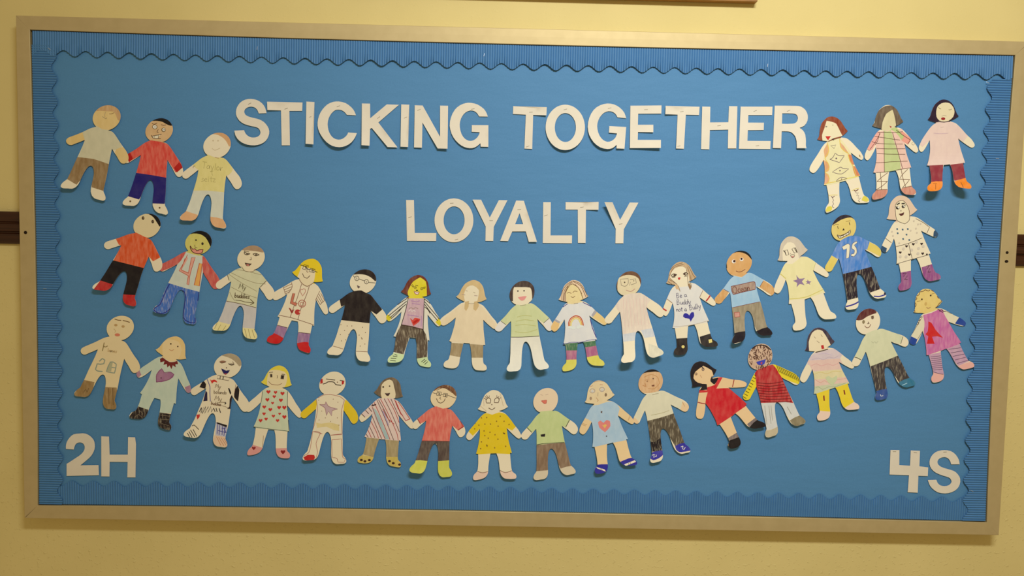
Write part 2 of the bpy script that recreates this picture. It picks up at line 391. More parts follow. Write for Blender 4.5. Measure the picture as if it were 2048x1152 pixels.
# ---------------------------------------------------------------- letters
# (character, label, curl, outline, counters, staples)
LETTERS = [
('S','cream paper letter S that begins the word STICKING',-625,397,[(-663.8,394.6,-699.9,336.9,6,0,0,0,0,0,1)],"-2,0 -96,-6 -103,13 -111,31 -123,47 -138,60 -158,69 -179,73 -202,72 -224,66 -242,56 -258,43 -267,28 -271,12 -268,-3 -262,-17 -250,-30 -235,-39 -215,-47 -194,-53 -168,-59 -141,-64 -115,-70 -88,-78 -61,-90 -36,-105 -11,-129 10,-157 24,-185 31,-216 30,-247 22,-277 9,-307 -10,-334 -37,-357 -68,-374 -104,-386 -141,-392 -182,-392 -222,-387 -256,-377 -289,-362 -317,-343 -342,-319 -357,-297 -370,-274 -377,-248 -383,-221 -269,-212 -262,-230 -253,-247 -243,-261 -230,-273 -214,-284 -196,-292 -174,-297 -152,-297 -129,-294 -108,-286 -92,-275 -80,-261 -75,-246 -74,-230 -79,-213 -87,-197 -99,-184 -114,-175 -149,-166 -185,-160 -227,-150 -267,-138 -299,-121 -328,-98 -347,-74 -362,-46 -369,-21 -370,6 -367,33 -359,59 -343,89 -322,116 -294,138 -262,154 -225,163 -187,165 -152,162 -119,154 -87,139 -59,118 -37,94 -21,67 -10,34",[],[(-666.1,418.8,-28)]),
('T','cream paper letter T between S and I in STICKING',-624,424,[(-578,408.7,-623.2,404.6,4,0,0,0,0,0,1)],"4,-1 426,3 422,-98 268,-102 276,-514 178,-517 167,-99 8,-100",[],[(-578,409,-22)]),
('I','cream paper letter I between T and C in STICKING',-530,427,[(-520.6,390.6,-520.9,325.4,8,0,0,0,0,0,1)],"2,0 100,-3 101,-516 6,-510",[],[(-521.3,389.8,-25)]),
('C','cream paper letter C in the word STICKING',-410,397,[(-452,407.2,-456.6,320.1,10,0,0,0,0,0,1)],"2,0 -108,3 -119,17 -131,31 -149,45 -169,56 -189,61 -210,62 -232,61 -252,54 -276,35 -297,12 -313,-14 -326,-42 -335,-77 -338,-114 -334,-150 -326,-186 -314,-217 -297,-246 -279,-267 -258,-284 -230,-296 -200,-301 -176,-298 -152,-289 -133,-276 -116,-261 -104,-246 -94,-230 -90,-220 -87,-210 18,-215 9,-243 -2,-269 -21,-302 -45,-332 -76,-357 -110,-376 -146,-388 -184,-393 -227,-390 -268,-380 -308,-359 -345,-332 -380,-296 -409,-257 -433,-217 -450,-174 -458,-136 -459,-98 -454,-56 -443,-15 -426,25 -403,61 -375,94 -343,123 -310,141 -275,154 -241,160 -207,161 -165,155 -124,143 -88,122 -56,96 -35,74 -18,48 -7,25",[],[(-452.1,417.7,-22)]),
('K','cream paper letter K in the word STICKING',-396,426,[(-354.6,394.4,-385.8,325,9,0,0,0,0,0,1)],"2,-1 101,-1 105,-176 303,-5 451,-6 204,-224 442,-520 323,-519 126,-293 106,-304 107,-510 11,-507",[],[(-354.6,393,-38)]),
('I','cream paper letter I between K and N in STICKING',-300,426,[(-290.8,394.2,-291.6,324.6,6,0,0,0,0,0,1)],"-2,-1 95,-2 92,-514 -1,-512",[],[(-289.9,394.5,-25)]),
('N','cream paper letter N in the word STICKING',-268,425,[(-257.4,414.3,-197.3,324.2,7,0,0,0,0,0,1)],"1,-2 97,-3 315,-375 308,1 405,1 410,-519 290,-518 98,-207 98,-512 2,-510",[],[(-257.4,413.8,-24)]),
('G','cream paper letter G that ends the word STICKING',-90,402,[(-126.6,399.9,-151.1,328.8,4,0,0,0,0,0,1)],"-1,-2 -106,-3 -120,19 -135,39 -152,52 -171,62 -193,66 -216,66 -243,58 -269,44 -293,22 -312,-5 -327,-37 -337,-72 -340,-105 -338,-138 -330,-178 -317,-217 -301,-245 -280,-270 -255,-288 -226,-299 -199,-300 -173,-293 -150,-280 -129,-261 -115,-242 -103,-220 -99,-206 -97,-192 -193,-189 -193,-108 8,-104 13,-367 -80,-367 -85,-325 -105,-345 -127,-363 -152,-378 -180,-387 -211,-389 -242,-386 -279,-376 -313,-360 -352,-332 -386,-299 -414,-262 -436,-221 -452,-173 -461,-124 -459,-74 -449,-26 -430,25 -402,72 -374,102 -341,126 -307,143 -271,154 -240,159 -209,158 -168,152 -128,140 -91,119 -56,94 -36,71 -20,46 -10,23",[],[(-127,419.2,-12)]),
('T','cream paper letter T that begins the word TOGETHER',-29,428,[(13.5,414.8,51,408.7,4,0,0,0,0,0,1)],"-1,1 406,-4 404,-102 244,-99 242,-509 147,-506 155,-98 -2,-93",[],[(14.4,414.9,-5),(8.3,332.2,-20)]),
('O','cream paper letter O in the word TOGETHER',146,381,[(98.3,408.1,92.4,325.9,7,0,0,0,0,0,1)],"2,2 1,-29 -3,-60 -10,-90 -19,-119 -32,-146 -47,-172 -64,-195 -84,-217 -106,-235 -129,-251 -154,-263 -179,-273 -206,-279 -232,-281 -259,-280 -285,-276 -311,-268 -336,-256 -360,-242 -382,-224 -402,-204 -420,-181 -436,-156 -450,-129 -461,-101 -469,-71 -474,-41 -476,-10 -475,21 -471,51 -465,81 -455,110 -443,136 -428,162 -411,185 -391,206 -370,224 -347,240 -323,252 -297,261 -271,267 -244,269 -217,268 -191,263 -165,256 -140,245 -116,230 -94,213 -73,193 -55,171 -38,146 -25,120 -14,92 -6,63 0,32",["-108,-3 -108,-22 -110,-42 -114,-61 -119,-79 -125,-96 -134,-113 -143,-127 -153,-141 -165,-153 -177,-163 -190,-171 -204,-177 -218,-180 -233,-182 -247,-181 -261,-178 -276,-173 -289,-166 -302,-156 -314,-145 -325,-132 -334,-118 -343,-102 -350,-85 -356,-67 -361,-48 -363,-29 -365,-9 -364,10 -362,30 -359,49 -354,67 -347,84 -339,100 -330,115 -319,128 -308,140 -296,150 -283,157 -269,163 -255,167 -240,168 -226,167 -212,164 -198,159 -184,152 -171,143 -159,132 -148,119 -138,105 -130,89 -122,73 -116,55 -112,36 -109,17"],[(97.8,423.6,-18)]),
('G','cream paper letter G in the word TOGETHER',246,406,[(206.1,410.7,175.9,344.7,6,0,0,0,0,0,1)],"2,-1 -105,8 -116,29 -129,47 -148,62 -170,73 -194,78 -219,78 -247,70 -272,57 -298,32 -320,3 -336,-32 -347,-69 -350,-104 -346,-140 -336,-181 -319,-220 -299,-248 -274,-272 -248,-286 -220,-293 -192,-289 -166,-278 -141,-259 -122,-236 -112,-212 -105,-187 -205,-180 -201,-100 5,-106 -10,-371 -109,-370 -107,-325 -130,-347 -156,-367 -186,-377 -219,-381 -265,-376 -309,-363 -352,-337 -390,-303 -421,-261 -445,-215 -459,-167 -465,-117 -461,-63 -449,-10 -428,42 -398,89 -362,123 -319,148 -276,163 -231,171 -190,169 -150,161 -112,145 -78,123 -47,95 -22,63 -9,32",[],[(205.2,429.2,-14)]),
('E','cream paper letter E between G and T in TOGETHER',256,436,[(279.8,414.4,331.2,337.3,8,0,0,0,0,0,1)],"-2,1 377,14 378,-85 96,-93 97,-226 284,-222 286,-313 100,-314 99,-409 379,-405 379,-504 6,-511",[],[(294,428,-5)]),
('T','cream paper letter T between E and H in TOGETHER',342,438,[(381.3,425.2,341.8,417.9,4,0,0,0,0,0,1)],"-6,-3 412,-1 409,-101 248,-101 239,-512 141,-512 147,-103 -7,-104",[],[(381.3,425.2,-12),(376.5,341.6,-15)]),
('H','cream paper letter H in the word TOGETHER',431,438,[],"-1,2 98,2 102,-186 325,-179 326,15 428,16 435,-493 332,-496 327,-268 103,-278 105,-512 4,-511",[],[(473.8,393.5,-10)]),
('E','cream paper letter E between H and R in TOGETHER',525,441,[],"-2,-2 388,6 387,-95 96,-102 97,-192 291,-189 292,-277 98,-284 98,-413 383,-408 383,-506 -3,-511",[],[(560.5,431.2,-22),(569.4,347.4,-8)]),
('R','cream paper letter R that ends the word TOGETHER',608,445,[(643.5,401.8,680.7,343.8,5,0,0,0,0,0,1)],"-1,-1 132,2 265,3 292,2 319,-4 349,-20 375,-41 395,-71 408,-104 411,-139 407,-173 393,-205 371,-233 344,-249 314,-261 333,-273 352,-287 371,-312 384,-340 391,-382 394,-425 393,-450 393,-474 396,-491 401,-508 286,-510 285,-468 282,-427 275,-394 263,-363 241,-337 214,-316 188,-309 160,-307 129,-307 98,-308 96,-513 -3,-513",["95,-91 160,-89 226,-90 249,-93 270,-102 284,-121 290,-144 286,-170 274,-192 254,-206 231,-212 164,-216 97,-216"],[(642.1,433.6,-25)]),
('L','cream paper letter L that begins the word LOYALTY',-286,196,[],"2,-1 98,1 114,-401 377,-396 376,-493 20,-499",[],[(-275.4,154.2,-20)]),
('O','cream paper letter O in the word LOYALTY',-120,150,[],"-2,0 -3,-30 -7,-60 -14,-89 -24,-117 -36,-144 -51,-169 -68,-191 -88,-212 -109,-230 -132,-245 -157,-257 -182,-266 -208,-272 -235,-274 -262,-273 -288,-269 -314,-261 -339,-250 -362,-236 -384,-219 -404,-199 -422,-177 -438,-153 -451,-127 -462,-99 -470,-71 -475,-41 -477,-11 -476,19 -472,49 -465,77 -455,106 -443,132 -428,157 -411,179 -391,200 -370,218 -347,233 -322,245 -297,254 -271,259 -244,262 -218,260 -192,256 -166,248 -141,238 -118,223 -96,207 -75,187 -57,165 -41,141 -28,115 -17,88 -9,59 -5,30",["-110,-3 -110,-22 -112,-41 -116,-59 -121,-77 -128,-94 -136,-110 -145,-124 -156,-137 -167,-148 -180,-158 -193,-166 -207,-171 -221,-175 -235,-176 -250,-176 -264,-173 -278,-168 -291,-161 -304,-151 -316,-141 -327,-128 -337,-114 -345,-99 -353,-82 -358,-65 -363,-47 -365,-28 -366,-9 -366,10 -364,29 -360,48 -355,66 -348,82 -340,98 -331,112 -320,126 -309,137 -296,146 -283,154 -270,160 -256,163 -241,164 -227,164 -213,161 -199,156 -185,149 -172,140 -161,129 -150,116 -140,103 -131,87 -124,71 -118,53 -114,35 -111,16"],[(-173.9,190.6,-6),(-161.1,102.3,-18)]),
('Y','cream paper letter Y between O and A in LOYALTY',-123,200,[(-77.7,153.4,-121.9,198.5,3,0,0,0,0,0,1)],"-1,1 103,2 213,-211 319,3 425,4 264,-325 261,-497 165,-498 165,-324",[],[(-76.9,150.5,-2)]),
('A','cream paper letter A in the word LOYALTY',-54,101,[(-6.6,165.5,26.8,100.3,4,0,0,0,0,0,1)],"1,1 98,0 146,119 312,124 352,-4 452,-1 280,497 186,498",["231,345 277,211 180,209"],[(-8.8,179.1,-6)]),
('L','cream paper letter L between A and T in LOYALTY',49,198,[],"2,1 95,3 102,-403 367,-397 367,-494 9,-498",[],[(56.8,166.1,-22)]),
('T','cream paper letter T in the word LOYALTY',104,200,[(143.8,188.2,185.2,183,4,0,0,0,0,0,1)],"1,-2 404,9 405,-88 253,-90 260,-496 166,-497 153,-91 3,-94",[],[(144.6,188.2,-8)]),
('Y','cream paper letter Y that ends the word LOYALTY',199,202,[(238.4,151.6,201.1,200.3,14,0,0,0,0,0,1)],"-8,-5 93,-3 201,-213 310,0 419,1 250,-329 250,-500 152,-502 151,-327",[],[(240.8,149.3,-8)]),
('2','cream paper number 2 beside the letter H',-1118,-437,[],"-2,-2 94,-7 99,16 107,39 117,57 131,72 151,81 173,84 193,80 211,70 223,52 229,31 228,7 221,-15 207,-38 189,-59 162,-82 133,-102 68,-147 3,-190 1,-342 400,-325 396,-198 173,-205 212,-172 250,-139 284,-108 314,-74 334,-38 349,1 354,33 353,65 348,94 337,122 318,146 296,167 269,184 240,196 206,199 171,196 132,193 95,184 68,167 46,144 26,117 10,87 2,62 -2,37 -3,18",[],[]),
('H','cream paper letter H beside the number 2',-1031,-404,[],"-1,1 94,-1 100,-228 324,-224 329,-3 415,-4 426,-90 416,-510 315,-511 321,-316 99,-318 95,-504 -6,-504",[],[]),
('4','cream paper number 4 beside the letter S',937,-401,[],"-2,1 111,2 119,-189 255,-194 254,1 371,-2 374,-199 487,-212 487,-323 368,-321 372,-538 245,-534 249,-316 3,-312",[],[(946.8,-404.5,0),(999.7,-405.9,5)]),
('S','cream paper letter S beside the number 4',1113,-434,[],"2,1 -105,-2 -111,17 -118,35 -130,54 -145,71 -166,83 -189,89 -214,87 -238,80 -257,69 -272,54 -279,38 -280,21 -275,4 -265,-11 -246,-27 -224,-39 -185,-52 -144,-63 -104,-73 -64,-87 -36,-105 -12,-129 8,-156 20,-186 23,-223 17,-259 5,-290 -15,-317 -44,-341 -77,-358 -119,-371 -162,-376 -210,-373 -256,-362 -295,-340 -330,-312 -352,-287 -369,-259 -379,-234 -388,-208 -281,-203 -273,-223 -263,-242 -246,-260 -225,-274 -197,-281 -167,-282 -142,-278 -118,-268 -100,-253 -88,-232 -89,-213 -97,-196 -109,-181 -124,-171 -163,-158 -204,-147 -248,-132 -292,-113 -324,-91 -352,-63 -368,-36 -378,-6 -381,27 -376,59 -362,94 -341,124 -312,148 -279,165 -241,174 -201,177 -161,176 -122,168 -86,149 -55,123 -31,92 -12,59 -3,30",[],[(1074.5,-403.1,-3)])]
for ch, label, gx, gz, specs, out, holes, sts in LETTERS:
    O = pts(out, gx, gz); H = [pts(h, gx, gz) for h in holes]
    P2, tris = cut(O, H, [], 11.0)
    org = (sum(p[0] for p in O)/len(O)/1000, YPAPER/1000, sum(p[1] for p in O)/len(O)/1000)
    yf = lambda q: YPAPER-2.0-lift(q, specs)
    o = solid('paper_number' if ch in '24' else 'paper_letter', P2, tris, yf, org, [M_letter], None, .45)
    o.location = org
    tag(o, label, 'number' if ch in '24' else 'letter', 'cut-out letters and numbers on the board')
    for x, z, a in sts: staple(o, x, z, a, yf((x, z)), org)

# ------------------------------------------------------------ paper dolls
COLORS = [(226,190,116),(228,190,112),(205,158,100),(208,196,152),(150,116,70),(135,120,95),(165,145,110),(150,115,70),(232,212,168),(214,170,112),(20,14,14),(222,72,56),(178,16,12),(30,22,96),(110,85,50),(120,95,55),(240,228,190),(70,50,30),(120,80,50),(90,60,40),(232,215,170),(80,50,35),(212,158,102),(226,206,122),(212,205,172),(222,165,108),(200,176,130),(180,140,80),(182,164,92),(190,172,100),(165,135,90),(142,58,26),(228,210,160),(230,213,152),(226,165,105),(226,160,100),(226,160,110),(224,165,110),(214,120,70),(224,186,66),(226,205,90),(105,80,85),(196,26,22),(35,25,35),(120,85,50),(190,175,130),(220,195,90),(218,196,70),(110,70,50),(110,60,40),(150,110,50),(104,84,62),(214,196,140),(232,186,156),(190,194,122),(232,162,138),(230,150,122),(182,192,112),(88,48,32),(110,72,46),(206,132,102),(170,40,35),(42,20,38),(224,203,152),(228,194,168),(142,42,50),(236,126,20),(150,80,20),(130,105,90),(150,30,28),(140,120,70),(200,165,160),(205,175,150),(224,200,145),(18,14,14),(226,84,34),(28,20,20),(186,24,26),(70,55,35),(130,100,60),(210,194,96),(204,204,176),(206,84,72),(72,112,176),(34,42,110),(222,158,128),(186,76,50),(228,165,82),(50,40,30),(90,70,35),(222,140,112),(90,30,25),(230,207,158),(168,132,94),(212,203,154),(200,188,170),(230,210,136),(105,75,45),(120,95,60),(150,130,90),(85,65,30),(85,60,28),(85,62,28),(75,58,40),(70,50,35),(110,80,50),(75,45,30),(205,120,100),(150,125,70),(230,194,24),(230,207,156),(130,85,60),(200,110,80),(172,76,56),(150,50,40),(188,50,42),(228,190,140),(190,120,95),(160,112,142),(200,22,24),(50,38,32),(40,26,22),(36,26,24),(228,207,162),(130,100,70),(105,85,75),(112,44,30),(228,206,36),(210,168,166),(98,80,60),(204,216,152),(220,198,40),(45,34,28),(70,45,30),(214,70,55),(190,30,22),(180,130,160),(170,140,120),(230,212,190),(110,85,20),(90,65,20),(35,25,20),(235,200,180),(150,60,50),(226,214,180),(212,178,118),(232,206,158),(206,172,112),(168,142,96),(72,52,44),(206,205,142),(226,214,182),(226,214,190),(70,55,40),(190,184,110),(34,26,26),(226,142,126),(230,196,150),(232,205,138),(120,80,48),(222,214,196),(58,50,125),(170,160,150),(228,184,112),(228,192,118),(190,72,30),(226,150,42),(230,205,90),(222,220,206),(78,122,80),(182,102,126),(220,206,82),(222,200,150),(108,68,42),(230,206,174),(206,202,190),(220,206,166),(226,188,164),(80,65,45),(110,95,65),(190,140,115),(198,160,112),(120,84,52),(212,172,120),(150,115,75),(222,212,190),(190,165,125),(62,52,88),(40,35,132),(40,32,30),(224,200,110),(186,44,40),(60,45,35),(80,55,40),(90,65,45),(195,45,40),(214,158,90),(20,16,16),(158,188,206),(216,158,88),(152,134,100),(28,18,24),(168,136,112),(120,50,48),(110,50,32),(130,70,60),(120,70,60),(200,140,115),(160,60,50),(175,60,50),(236,225,200),(60,25,20),(130,70,40),(206,186,152),(232,215,148),(205,185,85),(205,190,110),(142,112,134),(75,60,45),(205,130,110),(222,192,100),(40,30,40),(74,130,188),(224,194,88),(46,34,38),(42,38,125),(40,34,50),(232,215,172),(70,75,90),(80,60,40),(150,115,60),(40,25,25),(234,218,180),(70,50,40),(220,186,146),(230,209,160),(36,72,96),(55,90,105),(205,185,150),(45,25,25),(208,190,158),(152,76,122),(70,40,50),(30,22,22),(236,222,185),(25,18,18),(85,40,32),(156,120,68),(120,85,45),(190,150,90),(185,150,90),(214,120,86),(130,105,50),(195,160,100),(140,150,125),(176,170,126),(115,85,45),(230,203,146),(230,192,118),(232,200,138),(196,204,172),(48,36,32),(174,124,134),(164,108,132),(135,75,100),(60,30,30),(116,32,28),(90,65,40),(200,135,85),(150,130,100),(172,150,112),(32,24,34),(36,30,60),(30,24,24),(110,100,140),(120,90,60),(210,40,28),(196,40,32),(120,100,80),(110,80,45),(110,70,40),(190,184,186),(58,56,130),(230,192,148),(205,140,95),(150,105,75),(90,60,45),(60,50,40),(30,24,80),(235,215,190),(180,60,60),(230,204,62),(230,206,150),(204,206,162),(200,44,34),(220,150,132),(140,30,30),(110,90,60),(80,62,42),(40,30,25),(150,100,70),(150,110,70),(226,190,28),(226,200,128),(170,95,80),(196,164,152),(150,85,90),(192,26,22),(150,110,80),(50,35,30),(186,30,28),(114,92,66),(228,198,174),(168,186,172),(178,160,172),(176,50,44),(96,56,50),(60,25,25),(174,150,100),(212,182,82),(60,30,25),(90,70,50),(70,45,40),(230,202,150),(134,90,58),(226,104,84),(90,72,60),(206,200,74),(150,35,35),(150,40,40),(120,50,40),(105,62,36),(226,190,20),(150,112,30),(110,80,30),(230,194,160),(205,180,140),(230,200,156),(196,202,128),(140,110,80),(212,192,152),(216,110,84),(180,70,55),(205,175,140),(228,200,146),(170,192,198),(44,40,132),(234,216,176),(222,126,110),(226,180,90),(90,90,90),(180,140,105),(190,130,90),(165,150,140),(200,195,180),(190,140,95),(160,130,95),(130,105,75),(200,160,105),(230,194,134),(222,172,116),(22,16,16),(222,210,168),(230,192,138),(96,82,60),(40,30,28),(46,42,142),(234,222,190),(195,140,85),(190,130,75),(120,70,45),(200,145,85),(185,170,120),(190,145,90),(30,22,26),(206,26,36),(160,45,40),(126,108,98),(26,18,18),(130,90,60),(90,60,50),(80,55,70),(60,40,60),(200,150,100),(230,190,132),(206,166,128),(92,52,36),(30,22,20),(52,60,156),(190,60,70),(70,38,28),(190,36,40),(228,200,34),(60,55,30),(120,20,28),(212,205,184),(196,176,134),(138,122,86),(185,175,150),(66,50,62),(232,209,160),(212,188,176),(226,186,160),(224,204,146),(226,188,158),(200,198,150),(190,165,165),(220,160,145),(215,190,110),(220,160,130),(165,170,120),(205,180,185),(198,198,144),(230,198,40),(232,198,164),(130,40,28),(80,62,38),(190,40,35),(98,42,38),(214,208,158),(72,62,56),(42,78,134),(42,112,132),(225,225,210),(170,200,200),(140,120,80),(110,85,60),(120,65,45),(190,185,140),(230,196,108),(206,104,150),(226,210,166),(32,66,134),(80,45,45),(100,80,60),(206,32,32),(110,70,45),(196,150,160),(95,65,85),(230,168,144),(205,165,85),(170,120,80)]
